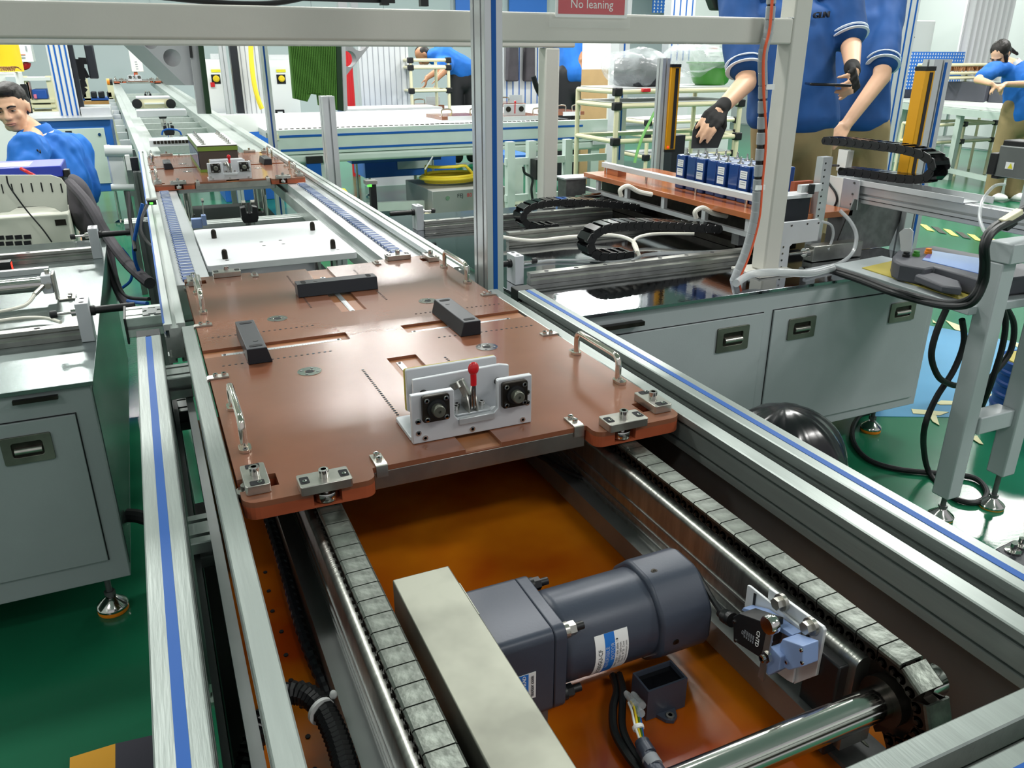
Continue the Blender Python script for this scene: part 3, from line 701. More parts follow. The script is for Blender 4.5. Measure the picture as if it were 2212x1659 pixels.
# ---------------------------------------------------------------- toggle clamp fixture
def make_clamp(label):
    F = thing('clamp_fixture', label, 'clamp', (.3585, .93, .7205))
    z0, z1 = .7205, .793
    xs0, xs1 = .271, .446
    fp = [(xs0, z0), (xs1, z0), (xs1, z1), (.3965, z1), (.3945, z1-.002), (.3945, .752), (.388, .7455), (.336, .7455), (.331, .752), (.331, z1-.004), (.329, z1-.002), (xs0, z1-.002)]
    MB().prism(fp, 'y', .925, .934).build('front_plate', 'cast', F, bevel=.0012)
    MB().plate(xs0, xs1, .935, 1.008, z0, z0+.006, .004).build('base_plate', 'cast', F, bevel=.0008)
    MB().prism([(.286, .737), (.428, .737), (.428, .797), (.414, .800), (.286, .797)], 'y', .963, .969).build('middle_plate', 'cast', F, bevel=.001)
    MB().prism(rrect(.287, .424, .735, .799, .003), 'y', .998, 1.004).build('pressure_plate', 'cast', F, bevel=.001)
    MB().prism(rrect(.286, .425, .734, .798, .003), 'y', 1.0045, 1.009).build('rubber_pad', 'kraft_yellow', F, bevel=.001)
    for x in (.300, .411):
        MB().cyl((x, .935, .775), (x, .963, .775), .006, n=14).build('guide_rod', 'dark_steel', F)
        MB().cyl((x, .970, .775), (x, .998, .775), .006, n=14).build('spacer', 'steel', F)
        cx = {.300: .303, .411: .4175}[x]
        b = MB().prism(rrect(cx-.019, cx+.019, .752, .790, .004), 'y', .9175, .9245).build('bearing_flange', 'dark_steel', F, bevel=.001)
        m = MB(); m.lathe((cx, .9175, .771), (0, -1, 0), [(.0135, 0), (.0132, .003), (.010, .0032)], 24); m.build('bearing_ring', 'black', b)
        m = MB(); m.lathe((cx, .915, .771), (0, -1, 0), [(.0085, 0), (.0085, .010), (.0075, .011), (.0022, .011), (.002, .008), (.0002, .008)], 24); m.build('rod_end', 'guard_steel', b)
        for u in (-1, 1):
            for v in (-1, 1):
                m = MB(); screw(m, (cx+u*.0135, .9175, .771+v*.0135), .0036, .0022, (0, -1, 0)); m.build('socket_screw', 'steel', b)
    for x, z in ((.279, .753), (.279, .736), (.288, .7275), (.356, .7275), (.432, .7275), (.439, .752), (.439, .768)):
        m = MB(); screw(m, (x, .925, z), .0040, .0012, (0, -1, 0)); m.build('socket_screw', 'steel', F)
    # toggle clamp
    MB().plate(.336, .389, .9345, .965, .7455, .7485, .003).build('toggle_base', 'alu_smooth', F, bevel=.0005)
    bx(.3365, .3885, .9215, .9245, .738, .7470).build('stop_strip', 'alu_smooth', F, bevel=.0006)
    m = MB()
    for x in (.354, .366): m.prism([(.932, .7487), (.962, .7487), (.960, .764), (.950, .778), (.940, .772), (.932, .758)], 'x', x, x+.0022)
    m.build('toggle_bracket', 'zinc', F, bevel=.0004)
    m = MB(); m.bar((.358, .945, .768), (.350, .955, .790), .006, .012); m.bar((.349, .950, .786), (.343, .962, .778), .010, .010); m.build('toggle_arm', 'brushed', F, bevel=.001)
    m = MB(); m.bar((.3600, .938, .752), (.3615, .934, .800), .0026, .006); m.bar((.3650, .938, .752), (.3635, .934, .800), .0026, .006); m.build('handle_links', 'steel', F, bevel=.0005)
    m = MB()
    m.sweep([(.3625, .934, .788), (.3625, .9335, .797), (.3622, .933, .803), (.362, .9325, .808)], [(a*.0045, b*.0035) for a, b in ((1, 0), (.7, .7), (0, 1), (-.7, .7), (-1, 0), (-.7, -.7), (0, -1), (.7, -.7))])
    m.ball((.362, .932, .813), .0080, .0045, .0095, 14, 10); m.build('handle_grip', 'red', F)
    for x, y in ((.342, .950), (.381, .952), (.346, .958)):
        m = MB(); screw(m, (x, y, .7486), .0042, .006); m.build('socket_screw', 'steel', F)
    return F
CL1 = make_clamp('silver clamp fixture with upright red toggle handle, at the front of the nearest pallet')
# ---------------------------------------------------------------- second pallet with battery stack
D2 = V((-.022, 2.735, 0))
PAL2 = dup(PAL1, PAL1.location+D2, 'second brown carrier pallet along the line, carrying the green and black battery stack')
CL2 = dup(CL1, CL1.location+V((-.030, 2.715, 0)), 'silver clamp fixture with red toggle handle, in front of the green and black battery stack')
for loc, lb_, rz in (((.085, 4.10, .7203), 'small black tapered block on the second pallet, left of the battery stack', 0), ((.568, 4.26, .7203), 'small black tapered block on the second pallet, right of the battery stack', math.pi)):
    c = dup(b1, loc, lb_, rz, 'black blocks on the second pallet')
ST = thing('battery_stack', 'stack of battery cells in dark brown wrap with green bands and silver terminals', 'battery', (.31, 4.2, .7205))
x0, x1, y0, y1, z0, z1 = .231, .400, 3.93, 4.60, .7206, .836
bx(x0, x1, y0, y1, z0, z1-.002).build('wrapped_body', mat('wrap_brown', '#3a3431', .5), ST, bevel=.003)
for a, b_ in ((z1-.024, z1-.006), (z0, z0+.012)): bx(x0-.0015, x1+.0015, y0-.0015, y1+.0015, a, b_).build('green_band', mat('band_green', '#5f7a2c', .5) if 'band_green' not in MT else 'band_green', ST)
bx(x0-.002, x1+.002, y0-.002, y1+.002, z1-.002, z1).build('top_sheet', 'white_metal', ST)
for k in range(8):
    y = y0+.045+k*.08
    bx(x0+.055, x1-.055, y-.03, y+.03, z1, z1+.001).build('cell_label', 'white', ST)
    for x in (x0+.03, x1-.03):
        m = MB(); m.cyl((x, y, z1), (x, y, z1+.004), .010, n=12); m.cyl((x, y, z1+.004), (x, y, z1+.018), .003, n=8); m.build('terminal', 'zinc', ST)
m = MB()
for k in range(8): m.box(x0-.0028, x0-.0015, y0+.01+k*.08, y0+.075+k*.08, z0+.02, z1-.03)
m.build('cell_side', 'blue_cell', ST)
# ================================================================ helpers for things that face the camera on planes y = const
def R4(px0, py0, px1, py1, y):
    mx, my = (px0+px1)/2, (py0+py1)/2
    return ay(px0, my, y).x, ay(px1, my, y).x, ay(mx, py1, y).z, ay(mx, py0, y).z
def byy(px0, py0, px1, py1, y, t, zmin=None):
    x0, x1, z0, z1 = R4(px0, py0, px1, py1, y)
    if zmin is not None: z0 = zmin
    return MB().box(x0, x1, y, y+t, z0, z1)
def one(mb, name, m, label, cat, group=None, bevel=0., origin=None, ang=35, kind=None):
    c = V(mb.v[0]) if origin is None else V(origin)
    return tag(mb.build(name, m, origin=c, bevel=bevel, ang=ang), label, cat, group, kind)
# ================================================================ main line beyond the motor bay
ML = thing('main_conveyor', 'long main aluminium conveyor running away to the back of the hall', 'conveyor', (.35, 4, 0))
for x, z, w_, h_, nm in ((.006, .68, .040, .08, 'side_rail'), (.681, .68, .042, .08, 'side_rail')):
    b = profile('y', x, 0, z, w_, h_, 1.82 if x > .3 else 1.62, 5.0, 1, 2).build(nm, 'alu', ML)
bx(-.0145, -.0105, 1.63, 5.0, .70, .7203).build('edge_strip', 'blue_strip', ML)
bx(.0265, .106, 2.02, 5.0, .62, .6945).build('chain_bed', 'alu_smooth', ML); bx(.553, .6595, 2.02, 5.0, .62, .6945).build('chain_bed', 'alu_smooth', ML)
bx(.1065, .118, 2.02, 5.0, .615, .66).build('bed_lip', 'alu', ML); bx(.54, .5525, 2.02, 5.0, .615, .66).build('bed_lip', 'alu', ML)
for y, z in ((2.08, .60), (3.25, .60), (3.36, .56), (4.9, .60)): profile('x', 0, y, z, .08, .04, -.014, .70, 2, 1).build('cross_beam', 'alu', ML)
for x, y in ((-.035, 1.95), (-.035, 3.15), (-.035, 4.6), (.73, 2.6), (.73, 4.2)):
    profile('z', x, y, 0, .04, .06, FL+.03, .66, 1, 1).build('leg', 'alu_dark', ML)
    m = MB(); m.lathe((x, y, FL), (0, 0, 1), [(.035, 0), (.035, .008), (.012, .02), (.008, .03)], 14); m.build('foot', 'steel', ML)
for x, y, z in ((-.045, 1.96, .635), (-.05, 3.18, .635)):
    profile('x', 0, y, z, .10, .045, x-.045, -.0150, 2, 1).build('side_bracket', 'alu', ML)
bx(-.095, -.0905, 1.905, 2.015, .60, .66).build('bracket_cap', 'black', ML)
def blue_chain(x0, label):
    T = thing('link_chain', label, 'chain', (x0, 2.1, .695))
    n = 44; p = .0345
    a = MB().box(x0, x0+.032, 2.06-.013, 2.06+.013, .6950, .7010).build('chain_link', 'chain_blue', T, ang=None)
    b = MB(); b.box(x0+.003, x0+.031, 2.06+.014, 2.06+.0185, .6950, .7020); b.cyl((x0-.003, 2.06+.016, .698), (x0+.034, 2.06+.016, .698), .0022, n=6); b = b.build('chain_pin', 'white_metal', T, ang=None)
    for i in range(1, n):
        for o in (a, b): inst(o, T, (0, i*p, 0))
blue_chain(.043, 'blue link conveyor chain with pale cross pins, in the left bed of the main line'); blue_chain(.590, 'blue link conveyor chain with pale cross pins, in the right bed of the main line')
# far stretch: rails run on from y = 6 to the back, meeting where the photograph shows them
def seg(name, A, B, w_, h_, m, parent): 
    return MB().bar(A, B, w_, h_).build(name, m, parent)
P3_ = EYE+ray(296, 173)*11.6
FA = lambda x, y, z: V((x+(P3_.x-.35)*(y-5)/(P3_.y-5), y, z+(P3_.z-.72)*(y-5)/(P3_.y-5)))
for x, w_ in ((.006, .040), (.681, .042), (.066, .08), (.606, .106)):
    hi = .04 if w_ < .05 else .035
    seg('side_rail' if w_ < .05 else 'chain_bed', FA(x, 5.0, .68 if w_ < .05 else .658), FA(x, P3_.y+.6, .68 if w_ < .05 else .658), w_, .08 if w_ < .05 else .072, 'alu', ML)
for y in (5.4, 5.9, 6.4, 7.0, 7.5, 8.0, 8.6, 9.2, 9.8, 10.4, 11.0, 11.6): seg('cross_beam', FA(.02, y, .62), FA(.68, y, .62), .05, .05, 'alu', ML)
for y in (5.8, 7.2, 9.0, 11.0, 12.0):
    for x in (-.03, .72):
        p = FA(x, y, 0); bx(p.x-.02, p.x+.02, y-.03, y+.03, FL, FA(0, y, .64).z).build('leg', 'alu_dark', ML)
# side clamps along the left rail
for k in range(12):
    y = 5.9+k*.5; p = FA(-.06, y, .66); MB().obox(p, .06, .03, .06).build('side_clamp', 'white_metal', ML)
# lift plates with locating pins
def lift(y0, y1, label):
    T = thing('lift_plate', label, 'plate', (.31, (y0+y1)/2, .5))
    MB().plate(.112, .514, y0, y1, .672, .690, .012, 4).build('top_plate', 'white_metal', T, bevel=.001)
    for x, y in ((.164, y0+.068), (.162, y1-.16), (.462, y0+.076), (.460, y1-.16)):
        MB().lathe((x, y, .690), (0, 0, 1), [(.0078, 0), (.0078, .018), (.006, .025), (.003, .027)], 16).build('locating_pin', 'dark_steel', T)
    for x, y in ((.285, .195), (.285, .250), (.341, .195), (.341, .250), (.167, .048), (.47, .052)):
        MB().cyl((x, y0+y, .6885), (x, y0+y, .6903), .0055, n=14).build('bolt_hole', 'dark_steel', T)
    for x in (.156, .476):
        for y in (y0+.15, y1-.1):
            m = MB(); m.cyl((x, y, .50), (x, y, .672), .011, n=16); m.lathe((x, y, .50), (0, 0, 1), [(.030, 0), (.030, .008), (.018, .016)], 20); m.build('guide_post', 'steel', T)
    MB().plate(.119, .539, y0+.02, y1+.2, .475, .50, .004).build('base_plate', 'anodized', T)
    m = MB(); m.box(.119, .539, y0+.012, y0+.0195, .465, .50); m.build('front_edge', 'alu', T)
    return T
lift(2.212, 2.735, 'white lift plate with four dark pins and bolt holes, behind the nearest pallet')
L2 = lift(3.655, 4.2, 'lift plate with steel guide posts, hidden under the front of the second pallet')
# pneumatic stoppers
def stopper(loc, label, s=1.):
    T = thing('pallet_stopper', label, 'stopper', loc); x, y, z = loc
    MB().cyl((x, y, z), (x, y, z+.06*s), .018*s, n=20).build('cylinder', 'steel', T)
    MB().prism([(x-.024*s, z+.06*s), (x+.024*s, z+.06*s), (x+.030*s, z+.075*s), (x+.030*s, z+.115*s), (x+.012*s, z+.118*s), (x+.010*s, z+.095*s), (x-.010*s, z+.095*s), (x-.012*s, z+.118*s), (x-.030*s, z+.115*s), (x-.030*s, z+.075*s)], 'y', y-.02, y+.02).build('stopper_body', 'black', T, bevel=.0015)
    MB().bar((x, y-.02, z+.090*s), (x, y-.002, z+.128*s), .012*s, .008, V((1, 0, 0))).build('stop_arm', 'black', T)
    for u in (-.016, .016):
        m = MB(); m.cyl((x+u*s-.007, y-.004, z+.132*s), (x+u*s+.007, y-.004, z+.132*s), .0085, n=16); m.build('stop_roller', 'zinc', T)
    return T
zz = ay(537.7, 432, 3.12).z
stopper((.330, 3.12, zz-.14), 'black pneumatic pallet stopper with two small rollers, between the white plate and second pallet')
for k, (px, py, y) in enumerate(((362, 262, 5.45), (318, 196, 8.6), (348, 232, 6.9))):
    p = ay(px, py, y); stopper((p.x, y, p.z-.14), ('black pneumatic stopper just behind the battery stack', 'small black pneumatic stopper nearest the back end of the main line', 'small black stopper in front of the grey roller unit')[k])
S2 = thing('roller_switch', 'small blue grey limit switch with tall thin roller lever on the cross beam', 'switch', (.14, 3.05, .6))
q0, q1, z0, z1 = R4(414, 472, 444, 492, 3.05); bx(q0, q1-.012, 3.04, 3.07, z0, z1).build('switch_body', 'pale_blue', S2, bevel=.001); bx(q1-.011, q1+.004, 3.035, 3.06, z0+.008, z1+.012).build('switch_head', 'pale_blue', S2, bevel=.001)
p = ay(437, 433, 3.05); q = ay(440, 470, 3.05); m = MB(); m.bar(q, p, .004, .002); m.lathe(p-V((.004, 0, 0)), (1, 0, 0), [(.008, 0), (.008, .008)], 14); m.build('roller_lever', 'zinc', S2)
# roller unit, transparent cover and cross carriage beyond the stack
RU = thing('belt_unit', 'cream and steel belt transfer unit with two round black end pulleys', 'unit', ay(375, 222, 7.0))
y = 7.0; x0, x1, z0, z1 = R4(290, 214, 376, 234, y)
bx(x0+.03, x1-.03, y, y+.12, z0, z1).build('housing', 'ivory_pipe', RU); bx(x0+.07, x1-.07, y-.01, y-.0005, z0+.03, z1-.025).build('belt_rail', 'paint_white', RU)
bx(x0+.02, x1-.02, y+.0, y+.3, z1+.001, z1+.012).build('cover_plate', 'white_metal', RU)
for px in (296, 369): 
    p = ay(px, 224, y-.002); MB().lathe(p, (0, -1, 0), [(.035, 0), (.035, .03), (.012, .032)], 20).build('pulley', 'black', RU)
for i, (px, py, pw, y, nm) in enumerate(((349, 245, 108, 6.0, 'sliding rail'), (370, 309, 94, 5.05, 'clear topped transfer box'))):
    x0, x1, z0, z1 = R4(px-pw/2, py-7, px+pw/2, py+7, y)
    T = thing('cross_carriage', ('pale metal cross rail of the main line behind the black stopper', 'clear topped transfer box left behind the battery stack')[i], 'carriage', ((x0+x1)/2, y, z0))
    bx(x0, x1, y, y+.16, z0, z1).build('carriage_body', 'white_metal', T, bevel=.002)
    bx(x0+.01, x1-.01, y+.005, y+.15, z1+.0005, z1+.003).build('clear_top', 'glass', T)
    for k in range(10 if i else 0): bx(x0+.02+k*(x1-x0-.04)/10, x0+.034+k*(x1-x0-.04)/10, y-.006, y-.0005, z1-.02, z1-.004).build('chain_link', 'dark_steel', T)
cable('short blue air hose arching beside the black stopper behind the battery stack', [ay(350, 292, 5.4), ay(352, 283, 5.4), ay(362, 279, 5.4), ay(378, 280, 5.4), ay(388, 284, 5.4), ay(392, 292, 5.4)], .005, 'blue_strip', cat='hose', name='air_hose')
# third pallet with test tower at the far end
y3 = P3_.y; p3 = FA(.35, y3, .697)
PAL3 = dup(PAL1, p3, 'most distant brown carrier pallet at the back end of the main line')
dup(CL1, p3+V((-.03, -.50, .0235)), 'most distant silver clamp fixture, on the far pallet below the white tower')
TW = thing('test_tower', 'narrow white upright box standing on the most distant pallet', 'tower', p3+V((0, -.2, .024)))
yt = y3-.2; x0, x1, z0, z1 = R4(280, 96, 306, 155, yt); bx(x0, x1, yt, yt+.2, z0, z1).build('tower_box', 'paint_white', TW, bevel=.004)
a0, a1, c0, c1 = R4(290, 155, 298, 168, yt); bx(a0, a1, yt+.02, yt+.1, p3.z+.0245, z0).build('tower_stem', 'orange_board', TW)
for k in range(4):
    e0, e1, f0, f1 = R4(291+k, 133+k*5, 296+k, 134.6+k*5, yt-.002); bx(e0, e1, yt-.003, yt-.0005, f0, f1).build('mark', 'ink_grey', TW)
# small optical sensor with green light on the left rail
def sensor(px, py, y, label, size=1.):
    x0, x1, z0, z1 = R4(px-9*size, py-5*size, px+11*size, py+5*size, y)
    T = thing('optical_sensor', label, 'sensor', ((x0+x1)/2, y, z0))
    bx(x0, x1, y, y+.03, z0, z1).build('sensor_body', 'black', T, bevel=.001); bx(x0-.003, x1+.005, y-.002, y+.034, z1+.0004, z1+.004).build('bracket', 'zinc', T)
    w_ = x1-x0; bx(x0+w_*.25, x0+w_*.6, y-.002, y-.0004, z0+.003, z0+.009).build('indicator_light', 'led_green', T)
    return T
sensor(327, 438, 2.95, 'small black optical sensor with green light on the left rail of the main line')
# ================================================================ uprights and welded gantry
def upright(label, x, y, w_, d_, z0, z1, strip=None, nw=1, nh=1, group=None, stripm='blue_strip'):
    T = thing('aluminium_upright', label, 'post', (x, y, z0), group)
    profile('z', x, y, 0, w_, d_, z0, z1, nw, nh).build('profile', 'alu_smooth', T)
    if strip is not None:
        for k in range(nw):
            xx = x-w_/2+w_*(k+.5)/nw; bx(xx-.0055, xx+.0055, y-d_/2-.0009, y-d_/2+.004, z0+strip, z1-.004).build('slot_strip', stripm, T)
    return T
U1 = upright('tall aluminium upright with a blue strip, beside the right edge of the nearest pallet', .728, 1.757, .043, .082, FL, 2.0, .75, 1, 2)
GF = thing('gantry_frame', 'welded off white square tube gantry spanning above the line', 'frame', (1.8, 2.0, .55))
GY = 1.965; GZ0, GZ1 = ay(1700, 96, GY).z, ay(1700, 39, GY).z
def tube_z(x0, x1, y0, y1, z0, z1): return MB().box(x0, x1, y0, y1, z0, z1).build('square_tube', 'paint_frame', GF, bevel=.006, seg=3)
px0, px1 = 1.775, 1.838
tube_z(px0, px1, GY, GY+.063, .559, 2.1)
bx(px0-.05, px1+.05, GY-.04, GY+.10, .5505, .5585).build('base_plate', 'paint_frame', GF, bevel=.001)
tube_z(-.9, px0-.0005, GY, GY+.063, GZ0, GZ1)
RYY = 3.33; tube_z(1.655, 1.725, RYY, RYY+.07, .5505, 1.2385); zr0, zr1 = ay(600, 100, RYY).z, ay(600, 80, RYY).z+.04
tube_z(-.9, 1.80, RYY, RYY+.07, 1.240, 1.305)
m = MB()
random.seed(3)
for k in range(22): m.ball((px0-.004+random.random()*.004, GY+.002+k*.0028, GZ1+.001), .003, .002, .0025, 6, 4)
m.build('weld_seam', 'white_metal', GF)['kind'] = 'stuff'
# slide module above the beam
SM = thing('slide_module', 'dark and silver linear slide module lying above the gantry beam', 'slide', (.5, 2.1, 1.33))
x0, x1, z0, z1 = R4(-40, -40, 982, 20, 2.2)
bx(-.45, .66, 2.15, 2.25, 1.338, 1.385).build('slide_body', 'alu', SM); bx(-.45, .64, 2.14, 2.149, 1.326, 1.337).build('slide_base', 'black', SM)
for px in (290, 830, 915):
    x = ay(px, 5, 2.13).x; bx(x-.010, x+.010, 2.120, 2.139, 1.320, 1.39).build('clamp_bar', 'black', SM)
    m = MB(); m.lathe((x-.022, 2.149, 1.348), (0, -1, 0), [(.006, 0), (.006, .006)], 10); m.build('bolt', 'zinc', SM)
cable('black cable drooping over the dark slide above the gantry beam', [ay(330, -8, 2.1), ay(430, 2, 2.1), ay(520, 8, 2.1), ay(600, 6, 2.1), ay(680, -10, 2.1)], .006)
# sign
SG = thing('warning_sign', 'red and white sign in a clear sleeve hanging on the gantry beam, reading No leaning', 'sign', ay(1280, 40, GY-.004))
SY = GY-.006; x0, x1, z0, z1 = R4(1201, -60, 1357, 38, SY)
bx(x0, x1, SY+.0012, SY+.0025, z0, z1).build('white_card', 'white', SG); e0, e1, f0, f1 = R4(1207, -55, 1351, 31, SY)
bx(e0, e1, SY+.0004, SY+.0011, f0, f1).build('red_field', mat('sign_red', '#c22036', .4), SG)
text('lettering', 'No leaning', .0285, ay(1279, 10, SY), (1, 0, 0), (0, 0, 1), 'white', SG, .0001)
e0, e1, f0, f1 = R4(1187, -60, 1363, 60, SY); bx(e0, e1, SY-.0015, SY-.0008, f0, f1).build('clear_sleeve', mat('sleeve', '#dfe3e0', .15, alpha=.07), SG)
# conduit with spiral wrap coming down beside the gantry post
yy = GY-.02
pts = [ay(1668, -30, yy), ay(1661, 60, yy), ay(1648, 120, yy), ay(1648, 200, yy), ay(1644, 300, yy), ay(1636, 400, yy), ay(1630, 470, yy), ay(1612, 540, yy), ay(1590, 595, yy), ay(1582, 615, yy)]
WL = thing('cable_loom', 'black cable loom with clear spiral wrap and an orange tube, hanging beside the gantry post', 'cables', pts[-1])
MB().tube(pts, .011, 12).build('loom', 'black', WL)
P = crom(pts, 6)
for i in range(2, len(P)-2, 2):
    d_ = (P[i+1]-P[i]).normalized(); m = MB(); m.lathe(P[i]-d_*.0115, d_, [(.0122, -.007), (.0137, -.005), (.0137, .026), (.0122, .028)], 14); m.build('wrap_turn', 'hose_clear', WL)
MB().tube([p+V((-.007 if i < 4 else .008, -.012, 0)) for i, p in enumerate(pts)], .004, 8).build('orange_tube', mat('orange_tube', '#e8603a', .4), WL)
for px, py in ((1652, 188), (1632, 405)):
    p = ay(px+10, py, yy-.01); MB().obox(p, .03, .010, .014).build('tie_mount', 'white', WL)
# flat loom along the table top
pts = [az(1590, 612, .575), az(1625, 592, .58), az(1680, 588, .585), az(1750, 590, .58), az(1800, 578, .59)]
cable('clear spiral wrapped loom running from the gantry foot across the steel table', pts, .012, 'hose_clear', 12)
# ---------------------------------------------------------------- other uprights along the line
def up_at(px, py_base, x, py_top, w_, d_, label, strip=None, **k):
    p = ax(px, py_base, x); y = p.y; zt = ay(px, py_top, y).z; return upright(label, x, y, w_, d_, FL, zt, strip, **k)
up_at(722, 412, .79, 207, .055, .08, 'short aluminium upright under the notch of the green ridged panel')
up_at(592, 328, .80, 60, .05, .07, 'aluminium upright with a dark blue strip, left of the middle conveyor', .01, stripm='blue_cell')
up_at(502, 285, .80, 60, .06, .08, 'pale aluminium upright between the dark green strip and the blue striped one')
# sensor bracket column near the main line
T = thing('sensor_stand', 'small black column with silver cap and orange light, right of the main line', 'sensor', az(812, 470, .55))
p = az(810, 470, .55); y = p.y; x0, x1, z0, z1 = R4(802, 398, 815, 470, y); bx(x0, x1, y, y+.03, FL, z1).build('column', 'black', T, bevel=.002)
x0, x1, z2, z3 = R4(790, 390, 814, 398, y-.01); bx(x0, x1, y-.02, y+.03, z2, z3).build('cap', 'zinc', T)
x0, x1, z2, z3 = R4(796, 399, 804, 404, y-.022); bx(x0, x1, y-.015, y-.001, z2, z3).build('indicator_light', 'led_green', T)
# ---------------------------------------------------------------- ridged green panel and holed brackets
GP = thing('ridged_panel', 'hanging dark green panel with fine vertical ridges and a notch in its lower edge', 'panel', ay(680, 230, 4.9))
yq = 4.9; c = [ay(*q, yq) for q in ((622, 60), (724, 60), (729, 238), (690, 228), (687, 205), (672, 203), (664, 220), (635, 213))]
MB().prism([(p.x, p.z) for p in c], 'y', yq, yq+.05).build('panel_body', 'green_brush', GP, ang=None)
m = MB()
for k in range(26):
    t = (k+.5)/26; a = ay(622+102*t, 60, yq); b = ay(635+94*t, 213+25*t, yq)
    if .30 < t < .60: b = ay(635+94*t, 203, yq)
    m.bar(a-V((0, .002, 0)), b-V((0, .002, -.004)), .006, .008)
r = m.build('ridges', 'green_brush', GP); r['kind'] = 'stuff'
c = [ay(*q, yq) for q in ((725, 60), (735, 60), (742, 240), (730, 238))]
MB().prism([(p.x, p.z) for p in c], 'y', yq, yq+.06).build('edge_strip', 'dark_green', GP)
c = [ay(*q, yq+.03) for q in ((736, 60), (744, 60), (750, 238), (742, 240))]
MB().prism([(p.x, p.z) for p in c], 'y', yq+.02, yq+.07).build('edge_profile', 'alu_smooth', GP)
bx(ay(738, 80, yq).x, ay(738, 80, yq).x+.05, yq+.02, yq+.07, ay(738, 60, yq).z, RZ).build('hanger', 'alu_smooth', GP)
def bracket(outline, holes, y, t, label, skew):
    T = thing('holed_bracket', label, 'bracket', ay(outline[-1][0], outline[-1][1], y))
    P = [(ay(a, b, y).x, ay(a, b, y).z) for a, b in outline]
    o = MB().prism(P, 'y', y, y+t).build('bracket_plate', mat('bracket_grey', '#9a9a9d', .45) if 'bracket_grey' not in MT else 'bracket_grey', T, ang=None)
    o0 = wl(T)
    for hx, hy, hr in holes:
        c = ay(hx, hy, y); rr = (ay(hx+hr, hy, y)-c).length
        q = MB().cyl(c+V((0, -.1, 0)), c+V((0, t+.1, 0)), rr, n=40); q.v = [tuple(V(p)-o0) for p in q.v]
        o.parent = None; o.location = (0, 0, 0); cut(o, q); o.parent = T
    me = o.data
    for v in me.vertices: # the plate stands slightly turned about the vertical
        v.co.x += (v.co.y+o0.y-y)*skew
    return T
T = bracket([(270, 60), (408, 60), (419, 184), (400, 184)], [(325, 90, 16), (372, 125, 19)], 6.3, .10, 'grey triangular gantry bracket with two round holes, left above the main line', -1.2)
x = MB(); c = [ay(*q, 6.25) for q in ((404, 60), (424, 60), (446, 246), (428, 246))]; x.prism([(p.x, p.z) for p in c], 'y', 6.25, 6.33); x.build('column', 'bracket_grey', T)
bx(ay(412, 60, 6.25).x, ay(412, 60, 6.25).x+.06, 6.26, 6.32, ay(412, 60, 6.25).z, RZ).build('hanger', 'alu_smooth', T)
x = MB(); c = [ay(*q, 6.2) for q in ((424, 60), (435, 60), (457, 246), (446, 246))]; x.prism([(p.x, p.z) for p in c], 'y', 6.2, 6.33); x.build('green_strip', 'dark_green', T)
x = MB(); c = [ay(*q, 6.24) for q in ((406, 82), (412, 82), (417, 125), (411, 125))]; x.prism([(p.x, p.z) for p in c], 'y', 6.235, 6.248); x.build('sensor', 'black', T)
T = bracket([(735, 60), (830, 60), (806, 90), (744, 168)], [(754, 127, 16), (776, 92, 16)], 4.99, .03, 'grey triangular bracket with two round holes, behind the green ridged panel', -.6)
bx(ay(740, 60, 5.0).x+.06, ay(740, 60, 5.0).x+.10, 5.0, 5.04, ay(740, 60, 5.0).z-.02, RZ).build('hanger', 'alu_smooth', T)
# ================================================================ right machine
def recess_handle(parent, pts, y, m='guard_steel'):
    """pull handle let into a door: frame, dark cup and curled grip; pts = x0, x1, z0, z1 on the door plane y"""
    x0, x1, z0, z1 = pts; w_ = x1-x0; h_ = z1-z0
    fr = MB(); o = rrect(x0, x1, z0, z1, .004, 3); i_ = rrect(x0+w_*.19, x1-w_*.19, z0+h_*.24, z1-h_*.22, .006, 3); n = len(o)
    P = [(a, y-.005, b) for a, b in o]+[(a, y-.005, b) for a, b in i_]+[(a, y, b) for a, b in o]+[(a, y+.006, b) for a, b in i_]
    F = []
    for k in range(n):
        j = (k+1) % n; F += [(k, j, n+j, n+k), (k, 2*n+k, 2*n+j, j), (n+k, n+j, 3*n+j, 3*n+k)]
    fr.add(P, F); h = fr.build('door_handle', m, parent, bevel=.0008)
    bx(x0+w_*.16, x1-w_*.16, y-.0003, y+.004, z0+h_*.2, z1-h_*.2).build('handle_cup', 'dark_steel', h)
    q = MB(); q.cyl((x0+w_*.24, y-.0035, z0+h_*.46), (x1-w_*.22, y-.0035, z0+h_*.46), h_*.11, n=14); q.build('grip', 'zinc', h)
    return h
